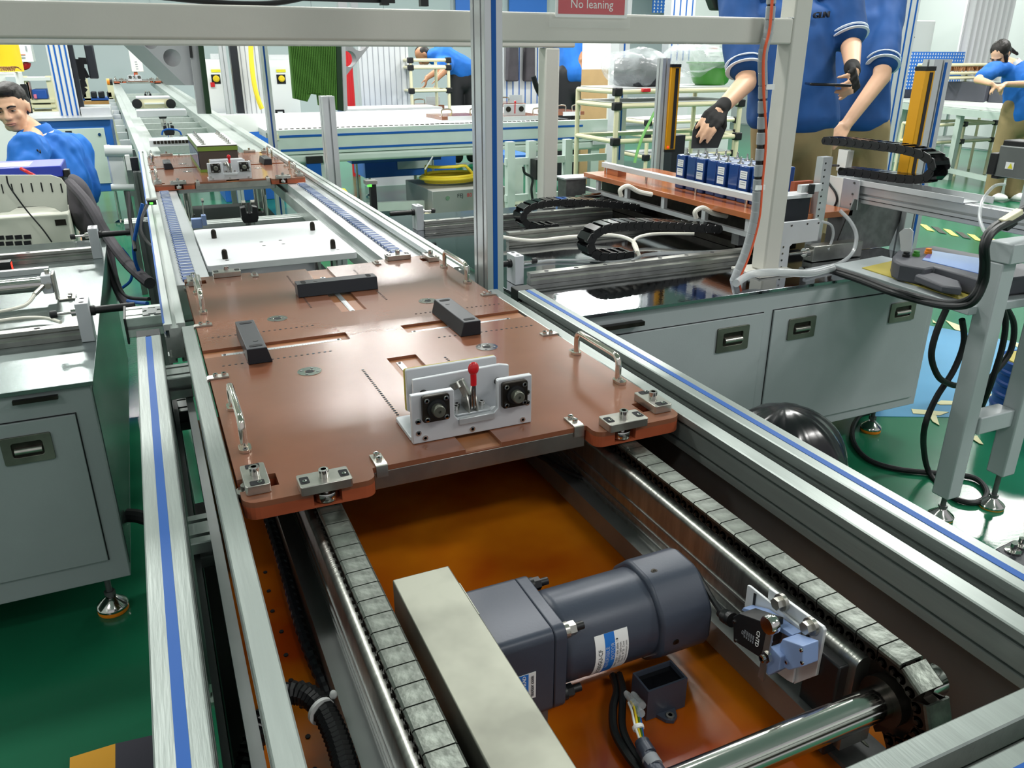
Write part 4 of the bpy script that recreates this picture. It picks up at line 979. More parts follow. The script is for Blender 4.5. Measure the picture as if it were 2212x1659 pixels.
def cabinet(label, x0, x1, y0, y1, z0, z1, doors, handles, paint, feet, top):
    T = thing('machine_cabinet', label, 'cabinet', ((x0+x1)/2, (y0+y1)/2, FL))
    bx(x0, x1, y0+.004, y1, z0, z1-.0105).build('body', paint, T, bevel=.002)
    for a, b, c, d in doors:
        D = bx(a, b, y0-.003, y0+.0035, c, d).build('door', paint, T, bevel=.0015)
        q = MB(); g = .0022
        q.box(a-g, a-.0002, y0+.0025, y0+.0042, c-g, d+g); q.box(b+.0002, b+g, y0+.0025, y0+.0042, c-g, d+g); q.box(a, b, y0+.0025, y0+.0042, d+.0002, d+g); q.box(a, b, y0+.0025, y0+.0042, c-g, c-.0002)
        q.build('door_gap', 'gap', D, ang=None)
        for h in handles:
            if a < h[0] < b: recess_handle(D, h, y0-.003)
    bx(*top, z1-.010, z1).build('top_plate', 'table_steel' if x0 < 0 else 'mirror', T, bevel=.0008)
    for fx, fy in feet:
        f = MB(); f.lathe((fx, fy, FL+.012), (0, 0, 1), [(.036, 0), (.037, .006), (.034, .012), (.014, .028), (.012, .030)], 28); ft = f.build('levelling_foot', 'steel', T)
        MB().lathe((fx, fy, FL), (0, 0, 1), [(.034, 0), (.036, .003), (.036, .011)], 28).build('rubber_ring', 'orange', ft)
        q = MB(); q.cyl((fx, fy, FL+.042), (fx, fy, z0), .007, n=12); q.cyl((fx, fy, FL+.048), (fx, fy, FL+.060), .013, n=6); q.cyl((fx, fy, z0-.02), (fx, fy, z0-.008), .013, n=6); q.build('stud', 'bare_steel', ft)
    return T
YC2 = 1.824
def dq(px0, py0, px1, py1, y):
    a = ay(px0, py0, y); b = ay(px1, py1, y); return a.x, b.x
xa = ay(1273, 712, YC2).x; d1 = (1.02, ay(1636, 790, YC2).x, .055, ay(1645, 677, YC2).z)
d2 = (ay(1657, 790, YC2).x, ay(1987, 760, YC2).x, .065, ay(1673, 671, YC2).z)
hs = []
for (l, r, t, b) in ((1546, 1614, 708, 756), (1700, 1758, 688, 729), (1920, 1974, 655, 692)):
    q0 = ay(l, (t+b)/2, YC2); q1 = ay(r, (t+b)/2-8, YC2); zt = ay((l+r)/2, t-3, YC2).z; zb = ay((l+r)/2, b, YC2).z; hs.append((q0.x, q1.x, zb, zt))
hs[0] = (min(hs[0][0], d1[1]-.11), min(hs[0][1], d1[1]-.012), hs[0][2], hs[0][3])
RC = cabinet('large light grey machine cabinet with a mirror steel top and three steel pull handles', .97, 2.43, YC2, 3.42, .03, .55,
             [d1, d2], hs, 'paint_cab', [(2.32, 1.90), (1.05, 1.90), (2.32, 3.3), (1.05, 3.3)], (.945, 2.44, 1.812, 3.44))
bx(1.02, 1.22, 1.800, 1.8195, .50, .512).build('drip_strip', 'dark_steel', RC)
def lin_rail(x0, x1, yy, label, w_=.030, h=.036, m='brushed', z=.5505):
    T = thing('linear_rail', label, 'rail', ((x0+x1)/2, yy, z))
    s = [(yy-w_/2, z), (yy+w_/2, z), (yy+w_/2, z+h*.35), (yy+w_*.33, z+h*.5), (yy+w_*.33, z+h*.62), (yy+w_/2, z+h*.75), (yy+w_/2, z+h), (yy-w_/2, z+h), (yy-w_/2, z+h*.75), (yy-w_*.33, z+h*.62), (yy-w_*.33, z+h*.5), (yy-w_/2, z+h*.35)]
    MB().prism(s, 'x', x0, x1).build('rail_body', m, T, ang=20)
    n = int((x1-x0)/.105)
    for k in range(n):
        x = x0+.06+k*.105; MB().cyl((x, yy, z+h-.001), (x, yy, z+h+.0004), .0075, n=14).build('rail_hole', 'gap', T)
    return T
lin_rail(1.03, 1.86, 2.165, 'nearest steel linear rail on the mirror table of the right machine')
lin_rail(1.22, 1.90, 2.755, 'middle steel linear rail on the mirror table, between the two black energy chains')
lin_rail(1.0, 1.88, 3.10, 'furthest steel linear rail on the mirror table')
def shock_stop(x, y, zb, zt, sgn, label, w_=.030, ln=.10):
    """upright block carrying a black shock absorber that points along x (sgn = side of the thick body)"""
    T = thing('stop_block', label, 'stopper', (x, y, zb))
    bx(x-w_/2, x+w_/2, y-.032, y+.032, zb+.0004, zt).build('block', 'cast', T, bevel=.0015)
    for dy in (-.018, .018): MB().cyl((x, y+dy, zt-.0005), (x, y+dy, zt+.0005), .006, n=12).build('bolt_hole', 'gap', T)
    za = zt-.028
    MB().lathe((x+sgn*w_/2, y, za), (sgn, 0, 0), [(.013, 0), (.013, .010), (.0095, .011), (.0095, ln), (.007, ln+.002)], 16).build('absorber', 'black', T)
    q = MB(); q.lathe((x-sgn*w_/2, y, za), (-sgn, 0, 0), [(.0105, 0), (.0105, .012), (.004, .014), (.0035, .045)], 12); q.build('rod', 'steel', T)
    MB().lathe((x-sgn*(w_/2+.043), y, za), (-sgn, 0, 0), [(.0088, 0), (.0095, .002), (.0095, .014), (.007, .016)], 14).build('tip', 'rubber', T)
    return T
shock_stop(1.002, 2.205, .55, .640, -1, 'silver stop block with black shock absorber at the near left corner of the mirror table')
shock_stop(.985, 3.125, .55, .648, -1, 'silver stop block with black shock absorber at the far left corner of the mirror table')
# ---------------------------------------------------------------- energy chains
def energy_chain(label, P, width, h, pitch, m='black'):
    """P: centre line points; width runs along the side vector"""
    pts = crom(P[0], 10); side = V(P[1]).normalized(); T = thing('energy_chain', label, 'cable chain', pts[-1])
    acc = [0]
    for i in range(len(pts)-1): acc.append(acc[-1]+(pts[i+1]-pts[i]).length)
    n = int(acc[-1]/pitch)
    def at_(t):
        for i in range(len(acc)-1):
            if acc[i+1] >= t: return pts[i].lerp(pts[i+1], (t-acc[i])/max(1e-6, acc[i+1]-acc[i]))
        return pts[-1]
    L = pitch*.54
    q = MB()
    for s in (-1, 1):
        oct_ = [(-L*1.05, -h*.25), (-L*.7, -h*.48), (L*.7, -h*.5), (L*1.05, -h*.25), (L*1.05, h*.25), (L*.7, h*.5), (-L*.7, h*.48), (-L*1.05, h*.25)]
        a0 = s*width/2; a1 = s*(width/2-.004)
        k = len(oct_); q.add([(u, a0, v) for u, v in oct_]+[(u, a1, v) for u, v in oct_], [tuple(range(k)), tuple(range(2*k-1, k-1, -1))]+[(i, k+i, k+(i+1) % k, (i+1) % k) for i in range(k)])
        if s < 0: q.box(-L*.3, L*.3, -width/2+.003, width/2-.003, -h*.46, -h*.36)
        q.cyl((-L*.7, s*width/2, 0), (-L*.7, s*(width/2+.0015), 0), h*.28, n=12)
    ref = None; refb = None
    for j in range(n):
        c = at_((j+.5)*pitch); a = at_(j*pitch); b = at_((j+1)*pitch); d = (b-a).normalized(); up = d.cross(side).normalized()*-1
        R = Matrix(((d.x, side.x, up.x), (d.y, side.y, up.y), (d.z, side.z, up.z)))
        if ref is None:
            ref = q.build('chain_link', m, None, ang=30); ref.parent = T
            r2 = MB(); r2.box(-L*.72, L*.72, -width/2+.004, width/2-.004, h*.40, h*.5); r2.box(-L*.35, L*.35, -width/2+.004, width/2-.004, -h*.5, -h*.40)
            refb = r2.build('crossbar', 'black_gloss', None, ang=None); refb.parent = T; lo = [ref, refb]
        else: lo = [inst(ref, T, (0, 0, 0)), inst(refb, T, (0, 0, 0))]
        for o in lo: o.location = c-wl(T); o.rotation_euler = R.to_euler()
    return T
def A(y, *pp): return [ay(a, b, y) for a, b in pp]
Y2 = 2.34
energy_chain('nearest black energy chain bending in a loop over the mirror table', (A(Y2, (1545, 492), (1480, 488), (1400, 484), (1330, 486), (1290, 494), (1268, 513), (1267, 534), (1284, 549), (1320, 550), (1372, 546)), (0, 1, 0)), .075, .030, .033)
Y1 = 2.93
energy_chain('further black energy chain bending in a loop over the mirror table', (A(Y1, (1470, 462), (1400, 450), (1320, 440), (1220, 435), (1160, 440), (1130, 452), (1124, 472), (1142, 487), (1170, 489), (1212, 486)), (0, 1, 0)), .075, .028, .033)
cable('white air hoses crossing the mirror table between the two energy chains', [az(1085, 512, .58), az(1150, 520, .57), az(1230, 512, .57), az(1320, 508, .575), az(1365, 520, .575), az(1378, 545, .56), az(1381, 556, .556)], .007, 'hose_white', cat='hose', name='air_hose')
cable('white air hose running down from the long slide past the near energy chain', [az(1500, 505, .585), az(1420, 505, .58), az(1380, 512, .575), az(1368, 525, .572), az(1376, 545, .562)], .006, 'hose_white', cat='hose', name='air_hose')
cable('thin grey tube lying across the mirror table beyond the nearest rail', [az(1120, 572, .556), az(1180, 563, .556), az(1255, 562, .556), az(1330, 565, .556), az(1400, 552, .556), az(1470, 547, .556), az(1590, 546, .556)], .004, 'hose_clear', cat='hose', name='air_hose')
cable('bundled clear tubes curling on the mirror table by the near energy chain', [az(1340, 575, .556), az(1372, 560, .560), az(1395, 550, .558), az(1450, 546, .556), az(1560, 543, .556)], .005, 'hose_clear', cat='hose', name='air_hose')
for k, (a, b) in enumerate((((1338, 408), (1372, 440)), ((1500, 455), (1540, 495)))):
    cable(('bunch of white hoses drooping below the brown board, left end', 'bunch of white hoses drooping below the brown board, right end')[k],
          [ay(a[0]+4, a[1]+16, 2.75-.35*k), ay(a[0]+2, a[1]+2, 2.75-.35*k), ay(a[0]+18, a[1]-6, 2.75-.35*k), ay(a[0]+42, a[1]+6, 2.75-.35*k), ay(a[0]+70, a[1]+12, 2.75-.35*k)], .009, 'hose_white', cat='hose', name='air_hose')
# ---------------------------------------------------------------- stage with brown board, white bar and blue cells
SG2 = thing('lift_stage', 'steel stage on the mirror table carrying the brown board and the blue battery cells', 'stage', (2.1, 2.8, .55))
bx(1.93, 2.22, 2.30, 3.30, .5515, .575).build('stage_base', 'dark_steel', SG2)
bx(1.895, 1.915, 2.10, 3.38, .615, .632).build('side_beam', 'alu_smooth', SG2)
for y in (2.2, 2.45, 2.72, 3.0, 3.25): bx(1.897, 1.913, y, y+.022, .6325, .678).build('strut', 'white_metal', SG2)
bx(1.98, 2.0, 2.2, 3.36, .5755, .675).build('inner_panel', 'dark_steel', SG2)
for y in (2.25, 3.2): bx(1.90, 2.22, y, y+.04, .5752, .614).build('cross_rib', 'bare_steel', SG2)
bx(1.78, 1.885, 3.345, 3.43, .5515, .675).build('end_housing', 'bare_steel', SG2, bevel=.002); bx(1.765, 1.93, 3.33, 3.445, .6755, .682).build('end_plate', 'alu_smooth', SG2)
for y, z in ((3.28, .60), (3.22, .615)): MB().cyl((1.80, y, z), (1.89, y, z), .012, n=14).build('air_cylinder', 'steel', SG2)
BB = thing('brown_board', 'glossy brown carrier board under the blue battery cells, edged by a long white bar', 'board', (2.15, 2.8, .68))
bx(1.884, 2.27, 2.10, 3.37, .6795, .70).build('board', 'orange_board', BB, bevel=.001)
bx(1.945, 1.972, 2.13, 3.31, .728, .750).build('white_bar', 'white_metal', BB, bevel=.001)
for y in (2.3, 2.6, 2.95, 3.28): MB().cyl((1.958, y, .7003), (1.958, y, .7278), .005, n=10).build('bar_post', 'steel', BB)
bx(1.955, 2.0, 3.18, 3.30, .7005, .727).build('end_block', 'orange_board', BB)
yc0 = ax(1452, 350, 2.0).y; pitch = .0655
CELLX = 2.0
for k in range(8):
    y = yc0-.03-k*pitch
    C_ = thing('battery_cell', '', 'battery', (CELLX+.085, y-.027, .7002), 'blue battery cells standing on the brown board')
    C_['label'] = ['rearmost', 'second', 'third', 'fourth', 'fifth', 'sixth', 'seventh', 'nearest'][k]+' blue battery cell counting from the yellow light curtain' if k not in (0, 7) else ('blue battery cell furthest back, next to the yellow light curtain' if k == 0 else 'blue battery cell nearest the gantry post')
    xs = CELLX+(0 if k % 2 == 0 else .006)
    bx(xs, xs+.15, y-.055, y, .7004, .832).build('cell_body', 'blue_cell', C_, bevel=.003)
    bx(xs+.003, xs+.147, y-.052, y-.003, .8322, .8332).build('cell_top', mat('cell_top', '#aab4c6', .3) if 'cell_top' not in MT else 'cell_top', C_)
    for xx in (xs+.03, xs+.12):
        q = MB(); q.lathe((xx, y-.0275, .8334), (0, 0, 1), [(.013, 0), (.012, .003), (.0065, .004), (.0065, .009), (.0035, .010), (.0035, .024), (.002, .025)], 12); q.build('terminal', 'steel', C_)
    if k % 2 == 0:
        for z in (.800, .766):
            lb2 = bx(xs-.0008, xs-.0001, y-.048, y-.010, z-.013, z+.015).build('cell_label', 'white', C_)
            q = MB()
            for r in range(3 if z > .78 else 2): q.box(xs-.0012, xs-.0009, y-.044, y-.014, z+.008-r*.008, z+.0105-r*.008)
            q.build('print_lines', 'ink_grey', lb2)
# ---------------------------------------------------------------- yellow light curtains on uprights
def curtain_unit(label, x, y, z0, z1, cw, axis_left=True, z2=None, z3=None, strip=None, w_=.04):
    T = thing('light_curtain', label, 'sensor', (x, y, z0))
    profile('z', x, y, 0, w_, .05, z0, z1, 1, 1).build('post', 'alu_smooth', T)
    z2 = z2 or z0+.03; z3 = z3 or z1-.03
    xx = x+w_/2+.001
    if axis_left is False: xx = x-w_/2-cw-.001
    b = bx(xx, xx+cw, y-.035, y+.01, z2, z3).build('curtain_body', 'amber_yellow', T, bevel=.002)
    bx(xx+cw*.45, xx+cw*.8, y-.0362, y-.0352, z2+.005, z3-.005).build('lens', 'black_gloss', b); bx(xx-.0005, xx+cw+.0005, y-.0365, y+.011, z3, z3+.014).build('end_cap', 'black', b); bx(xx-.0005, xx+cw+.0005, y-.0365, y+.011, z2-.012, z2).build('end_cap', 'black', b)
    if strip: bx(x-w_/2+strip, x-w_/2+strip+.012, y-.0262, y-.0245, z0, z1-.01).build('slot_strip', 'blue_strip', T)
    return T
yl1 = 3.52; xl = ay(1427, 240, yl1).x; zz0 = ay(1440, 345, yl1).z; zz1 = ay(1440, 126, yl1).z
c = curtain_unit('yellow and black light curtain with red light on a silver post, behind the blue cells', xl, yl1, .30, zz1, .055, True, ay(1442, 322, yl1).z, ay(1447, 145, yl1).z, None, .045)
p = ay(1443, 318, yl1-.037); MB().ball(p, .005, .003, .005, 8, 6).build('indicator_light', 'led_red', c)
bx(xl-.1, xl+.12, yl1-.03, yl1+.1, FL, .30).build('post_foot', 'dark_steel', c)
xr = 2.52; q = ax(1990, 250, xr); yr = q.y; 
c = curtain_unit('orange light curtain beside a wide silver upright with blue strip, behind the arm', xr+.03, yr, FL, ax(2008, 128, xr).z, .045, False, ax(1935, 372, xr).z, ax(1978, 152, xr).z, .05, .085)
# ---------------------------------------------------------------- cylinder and bracket plate at the gantry foot
CY = thing('cylinder_unit', 'notched silver bracket plate with a steel air cylinder behind it, right of the gantry foot', 'cylinder', (1.95, 2.0, .55))
yb = 1.99
pl = [(1693, 481), (1770, 473), (1772, 482), (1766, 520), (1712, 527), (1706, 533), (1700, 583), (1683, 584), (1680, 580)]
MB().prism([(ay(a, b, yb).x, ay(a, b, yb).z+(0 if ay(a, b, yb).z > .5505 else .0)) for a, b in pl], 'y', yb, yb+.010).build('bracket_plate', 'cast', CY, bevel=.001)
for a, b in ((1710, 487), (1744, 483), (1768, 481), (1692, 534), (1690, 548), (1688, 562), (1687, 577)):
    p = ay(a, b, yb); q = MB(); screw(q, p, .0042, .0012, (0, -1, 0)); q.build('screw', 'steel', CY)
x0, x1, z0, z1 = R4(1757, 530, 1815, 566, yb+.03); bx(x0, x1+.10, yb+.03, yb+.075, max(z0, .552), z1).build('cylinder_body', 'brushed', CY, bevel=.002)
zc_ = (max(z0, .552)+z1)/2; MB().cyl((x0-.09, yb+.052, zc_+.004), (x0, yb+.052, zc_+.004), .006, n=14).build('piston_rod', 'steel', CY); MB().cyl((x0-.022, yb+.052, zc_+.004), (x0-.0004, yb+.052, zc_+.004), .016, n=18).build('end_collar', 'steel', CY)
x0, x1, z0, z1 = R4(1698, 421, 1748, 476, yb+.06); bx(x0, x1, yb+.06, yb+.12, z0-.03, z1-.012).build('block', 'anodized', CY, bevel=.001); bx(x0-.003, x1+.002, yb+.055, yb+.125, z1-.0115, z1).build('block_cap', 'white_metal', CY, bevel=.001)
x0, x1, z0, z1 = R4(1732, 399, 1775, 415, yb+.05); bx(x0, x1, yb+.05, yb+.07, z0, z1).build('clamp_arm', 'white_metal', CY); q = MB(); q.cyl(((x0+x1)/2-.01, yb+.04, z0-.003), ((x0+x1)/2-.01, yb+.04, z1+.003), .010, n=12); q.build('arm_roller', 'rubber', CY)
x0, x1, z0, z1 = R4(1770, 340, 1790, 470, yb+.10); bx(x0, x1, yb+.10, yb+.13, .5515, z1).build('perforated_post', 'alu_smooth', CY)
for k in range(10): MB().cyl(((x0+x1)/2-.008, yb+.0995, z1-.02-k*.022), ((x0+x1)/2-.008, yb+.1005, z1-.02-k*.022), .0035, n=8).build('hole', 'gap', CY)
x0, x1, z0, z1 = R4(1716, 392, 1755, 420, yb+.14); bx(x0, x1, yb+.14, yb+.16, z0-.1, z1).build('brown_block', 'bakelite_edge', CY)
cable('clear tube arching from the white bracket down to the cylinder end', [ay(1815, 455, 2.05), ay(1838, 480, 2.0), ay(1850, 510, 1.97), ay(1842, 545, 1.95), ay(1815, 568, 1.93), ay(1780, 577, 1.92), ay(1740, 585, 1.90)], .0065, 'hose_clear', cat='hose', name='air_hose')
cable('clear tube bending over the air cylinder beside the bracket plate', [ay(1774, 478, 2.03), ay(1795, 486, 2.03), ay(1800, 505, 2.03), ay(1795, 525, 2.03), ay(1788, 540, 2.02)], .0045, 'hose_clear', cat='hose', name='air_hose')
DP = [(1846, 430), (1955, 452), (1912, 582), (1797, 570), (1810, 520), (1842, 440)]
yd = 2.10; one(MB().prism([(ay(a, b, yd).x, max(.5515, ay(a, b, yd).z)) for a, b in DP], 'y', yd, yd+.006), 'steel_plate', 'bare_steel', 'tall dark galvanised steel plate standing on the mirror table under the arm', 'plate', bevel=.0005)
# ---------------------------------------------------------------- measuring arm: beam, tray, energy chain, servo
AR = thing('arm_beam', 'horizontal aluminium arm beam with a white cable tray on top', 'beam', (2.33, 1.6, .72))
profile('y', 2.33, 0, .751, .06, .060, .95, 2.20, 1, 1).build('beam', 'alu_smooth', AR)
bx(2.2990, 2.2998, .95, 2.12, .735, .737).build('groove', 'gap', AR)
q = MB(); q.box(2.295, 2.375, 1.70, 2.30, .7815, .7835); q.box(2.293, 2.295, 1.70, 2.30, .7815, .800); q.box(2.375, 2.377, 1.66, 2.30, .7815, .803); q.build('cable_tray_or_gap_shade', 'white_metal', AR, bevel=.0005)
def axq(x, pts): return [(ax(a, b, x).y, ax(a, b, x).z) for a, b in pts]
MB().prism(axq(2.288, [(1785, 378), (1822, 385), (1812, 458), (1776, 451)]), 'x', 2.288, 2.292).build('white_bracket', 'paint_white', AR, bevel=.001)
MB().prism(axq(2.282, [(1822, 384), (1858, 390), (1850, 454), (1814, 449)]), 'x', 2.282, 2.2865).build('bolted_plate', 'alu_smooth', AR, bevel=.001)
for a, b in ((1846, 395), (1842, 419), (1838, 441)): 
    p = ax(a, b, 2.2815); q = MB(); screw(q, p, .004, .002, (-1, 0, 0)); q.build('screw', 'bare_steel', AR)
MB().prism(axq(2.300, [(1812, 322), (1832, 326), (1824, 372), (1806, 368)]), 'x', 2.300, 2.33).build('chain_post', 'paint_white', AR)
bx(2.30, 2.36, 2.15, 2.24, .552, .72).build('beam_post', 'alu_smooth', AR)
X3 = 2.335
def AX(x, *pp): return [ax(a, b, x) for a, b in pp]
energy_chain('black energy chain folded above the cable tray of the arm', (AX(X3, (1792, 303), (1840, 307), (1900, 314), (1960, 322), (2005, 334), (2026, 350), (2024, 372), (2000, 386), (1950, 384), (1900, 377), (1850, 371), (1812, 367)), (1, 0, 0)), .07, .028, .036)
cable('black cable hanging over the white bracket of the arm beam', AX(2.283, (1812, 358), (1796, 358), (1784, 368), (1788, 392), (1804, 415), (1808, 432), (1802, 447)), .004)
xs_ = 2.36
SV = thing('servo_motor', 'grey servo motor with black end caps and a small yellow warning label', 'motor', (xs_, 1.66, .79))
def SVb(a0, b0, a1, b1, x, dx, nm, m, parent=SV, bev=.003):
    c0 = ax(a0, (b0+b1)/2, x); c1 = ax(a1, (b0+b1)/2, x); zt = ax((a0+a1)/2, b0, x).z; zb = ax((a0+a1)/2, b1, x).z
    return bx(x, x+dx, min(c0.y, c1.y), max(c0.y, c1.y), zb, zt).build(nm, m, parent, bevel=bev)
bd = SVb(2152, 318, 2260, 388, xs_, .10, 'motor_body', 'alu_dark'); SVb(2134, 330, 2152, 378, xs_-.004, .108, 'end_cap', 'black'); SVb(2166, 304, 2215, 318, xs_+.01, .07, 'connector', 'black'); SVb(2140, 376, 2156, 386, xs_+.005, .08, 'cap_foot', 'black')
p = ax(2181, 358, xs_-.0006); bx(xs_-.0012, xs_-.0002, p.y-.013, p.y+.013, p.z-.010, p.z+.010).build('warning_label', 'white', bd)
MB().prism([(p.y-.011, p.z-.008), (p.y+.005, p.z-.008), (p.y-.003, p.z+.008)], 'x', xs_-.0018, xs_-.0013).build('warning_triangle', 'label_yellow', bd)
_mp = ax(2258, 386, xs_); bx(2.32, 2.455, _mp.y, _mp.y+.03, .7815, _mp.z).build('motor_mount', 'alu_smooth', SV)
# ---------------------------------------------------------------- welded stand with shelf and teach pendant
ST2 = thing('welded_stand', 'light grey welded square tube stand on levelling feet, right of the motor bay', 'stand', (2.1, 1.35, FL))
def legs(x, y, zb, zt, w_=.055): return bx(x-w_/2, x+w_/2, y-w_/2, y+w_/2, zb, zt).build('square_tube', 'paint_cab', ST2, bevel=.004)
legs(2.035, 1.364, -.01, .70); legs(2.235, 1.345, .03, .70)
bx(2.063, 2.207, 1.33, 1.385, .195, .25).build('square_tube', 'paint_cab', ST2, bevel=.004)
bx(2.0075, 2.2625, 1.32, 1.39, .7005, .755).build('square_tube', 'paint_cab', ST2, bevel=.004)
for x, y, zb in ((2.035, 1.364, -.012), (2.235, 1.345, .028)):
    f = MB(); f.lathe((x, y, FL+.004), (0, 0, 1), [(.036, 0), (.037, .006), (.034, .010), (.014, .026), (.012, .030)], 28); ft = f.build('levelling_foot', 'steel', ST2)
    MB().cyl((x, y, FL), (x, y, FL+.0038), .035, n=24).build('rubber_ring', 'amber_edge', ft)
    q = MB(); q.cyl((x, y, FL+.034), (x, y, zb), .0075, n=12); q.cyl((x, y, FL+.036), (x, y, FL+.044), .013, n=6); q.build('stud', 'bare_steel', ft)
# shelf arm running back to the machine
sh = [az(1800, 571, .575), az(2095, 664, .575), az(2255, 640, .575), az(1905, 552, .575)]
q = MB(); q.add([(p.x, p.y, z) for z in (.5515, .575) for p in sh], [(3, 2, 1, 0), (4, 5, 6, 7), (0, 1, 5, 4), (1, 2, 6, 5), (2, 3, 7, 6), (3, 0, 4, 7)]); q.build('shelf', 'paint_cab', ST2, bevel=.002)
sh2 = [az(1862, 578, .578), az(2075, 646, .578), az(2240, 625, .578), az(1960, 556, .578)]
q = MB(); q.add([(p.x, p.y, z) for z in (.5755, .578) for p in sh2], [(3, 2, 1, 0), (4, 5, 6, 7), (0, 1, 5, 4), (1, 2, 6, 5), (2, 3, 7, 6), (3, 0, 4, 7)])
one(q, 'kraft_board', 'kraft_yellow', 'mustard yellow board lying on the shelf under the teach pendant', 'board')
TP = thing('teach_pendant', 'dark grey handheld teach pendant with a blue lit screen, knob and two buttons', 'pendant', az(2050, 610, .5785))
zt_ = .630
po = [(1922, 588), (1934, 574), (2010, 564), (2130, 588), (2235, 612), (2235, 632), (2118, 646), (2085, 634), (2010, 612), (1990, 617), (1938, 606), (1924, 598)]
pp = [az(a, b, .5785) for a, b in po]; pp2 = [(p.x, p.y) for p in pp]
MB().prism(pp2[::-1], 'z', .5785, zt_).build('pendant_body', 'pendant_grey', TP, bevel=.006)
sc = [az(a, b, zt_+.001) for a, b in ((2012, 541), (2130, 560), (2116, 591), (1992, 561))]
MB().prism([(p.x, p.y) for p in sc][::-1], 'z', zt_, zt_+.0015).build('screen', 'screen', TP)
g_ = [az(a, b, .605) for a, b in ((1975, 598), (2005, 590), (2072, 612), (2078, 628), (2035, 622))]
MB().prism([(p.x, p.y) for p in g_][::-1], 'z', .590, .613).build('hand_grip', 'pendant_grey', TP, bevel=.006)
for (a, b), m_, nm in (((1958, 548), 'black', 'selector_knob'), ((1980, 546), 'led_green', 'green_button'), ((2006, 541), 'orange', 'orange_button')):
    p = az(a, b, zt_+.01); MB().lathe((p.x, p.y, zt_), (0, 0, 1), [(.011, 0), (.011, .008), (.009, .009), (.009, .016)], 18).build(nm, 'bin_green' if 'green' in nm else m_, TP)
one(MB().prism(axq(2.12, [(1946, 543), (1942, 502), (1952, 494), (1966, 493), (1972, 500), (1968, 545)]), 'x', 2.12, 2.124), 'hook_plate', 'alu_smooth', 'small rounded aluminium plate with one bolt standing behind the teach pendant', 'bracket', bevel=.0005)
# cables of the stand
cable('thick black cables tied along the shelf edge and up the stand leg', [az(1788, 578, .585), az(1860, 600, .577), az(1925, 625, .577), az(1990, 643, .57), ay(2050, 655, 1.40), ay(2095, 645, 1.32), ay(2118, 610, 1.31), ay(2124, 570, 1.30), ay(2124, 530, 1.30), ay(2140, 495, 1.32), ay(2180, 470, 1.36), ay(2230, 440, 1.4)], .009, 'rubber', 10)
cable('second thick black cable following the shelf edge below the pendant', [az(1788, 583, .578), az(1860, 607, .57), az(1925, 632, .57), az(1990, 651, .56), ay(2050, 662, 1.38), ay(2100, 655, 1.31), ay(2126, 612, 1.30), ay(2131, 570, 1.295), ay(2130, 530, 1.29), ay(2147, 500, 1.30), ay(2185, 478, 1.33), ay(2235, 455, 1.36)], .009, 'rubber', 10)
cable('clear tube looping down from the servo motor to the black cable bundle', [ay(2170, 398, 1.75), ay(2148, 402, 1.70), ay(2124, 430, 1.60), ay(2116, 465, 1.5), ay(2124, 495, 1.4), ay(2136, 510, 1.35)], .005, 'hose_clear', cat='hose', name='air_hose')
PLG = thing('plug', 'cream plastic plug with black sleeve on the cables above the stand', 'connector', ay(2186, 470, 1.36)); MB().bar(ay(2164, 480, 1.33), ay(2203, 456, 1.33), .020, .014).build('plug_body', 'ivory_pipe', PLG, bevel=.002); MB().bar(ay(2168, 493, 1.34), ay(2190, 478, 1.34), .02, .014).build('sleeve', 'black', PLG)
cable('black cable loop hanging between the cabinet and the stand leg', [ay(2044, 668, 1.45), ay(2022, 720, 1.45), ay(2012, 770, 1.45), ay(2026, 812, 1.46), ay(2048, 828, 1.47), ay(2072, 832, 1.48), ay(2105, 815, 1.5), ay(2135, 760, 1.52)], .009, 'rubber', 10)
cable('black cable hanging behind the stand leg and coiling on the floor', [ay(2078, 690, 1.5), ay(2082, 740, 1.5), ay(2060, 800, 1.5), ay(2022, 860, 1.5), ay(1998, 920, 1.48), az(1996, 975, .02), az(2010, 1025, FL+.01), az(2060, 1075, FL+.01), az(2110, 1085, FL+.01), az(2132, 1065, FL+.01), az(2110, 1035, FL+.012), az(2060, 1025, FL+.012), az(1950, 1015, FL+.01), az(1880, 995, FL+.01), az(1846, 960, FL+.01), az(1842, 925, FL+.01), az(1858, 898, FL+.01), az(1880, 890, FL+.01)], .009, 'rubber', 10)
cable('black cable hanging in front of the right stand leg, nearest the photo edge', [ay(2168, 655, 1.5), ay(2190, 700, 1.5), ay(2182, 760, 1.5), ay(2145, 810, 1.5), ay(2118, 850, 1.5), ay(2098, 900, 1.5)], .009, 'rubber', 10)
cable('black cable dropping straight beside the hanging loop at the right stand leg', [ay(2160, 655, 1.47), ay(2172, 690, 1.47), ay(2165, 750, 1.47), ay(2140, 830, 1.47), ay(2120, 880, 1.5)], .009, 'rubber', 10)
BR = thing('waste_drum', 'blue ribbed drum partly hidden behind the right stand leg', 'drum', az(2200, 960, FL))
c = az(2195, 935, FL); c = V((c.x+.06, c.y+.04, FL)); BR.location = c
pf = [(.10, 0), (.105, .01)]
for k in range(5): pf += [(.105, .03+k*.045), (.110, .036+k*.045), (.110, .046+k*.045), (.105, .052+k*.045)]
MB().lathe(c, (0, 0, 1), pf+[(.108, .255), (.112, .262), (.106, .268), (.098, .262)], 28).build('drum_body', 'bin_blue', BR)
MB().lathe(c+V((0, 0, .262)), (0, 0, 1), [(.096, 0), (.094, .006)], 24).build('contents', 'kraft_yellow', BR)
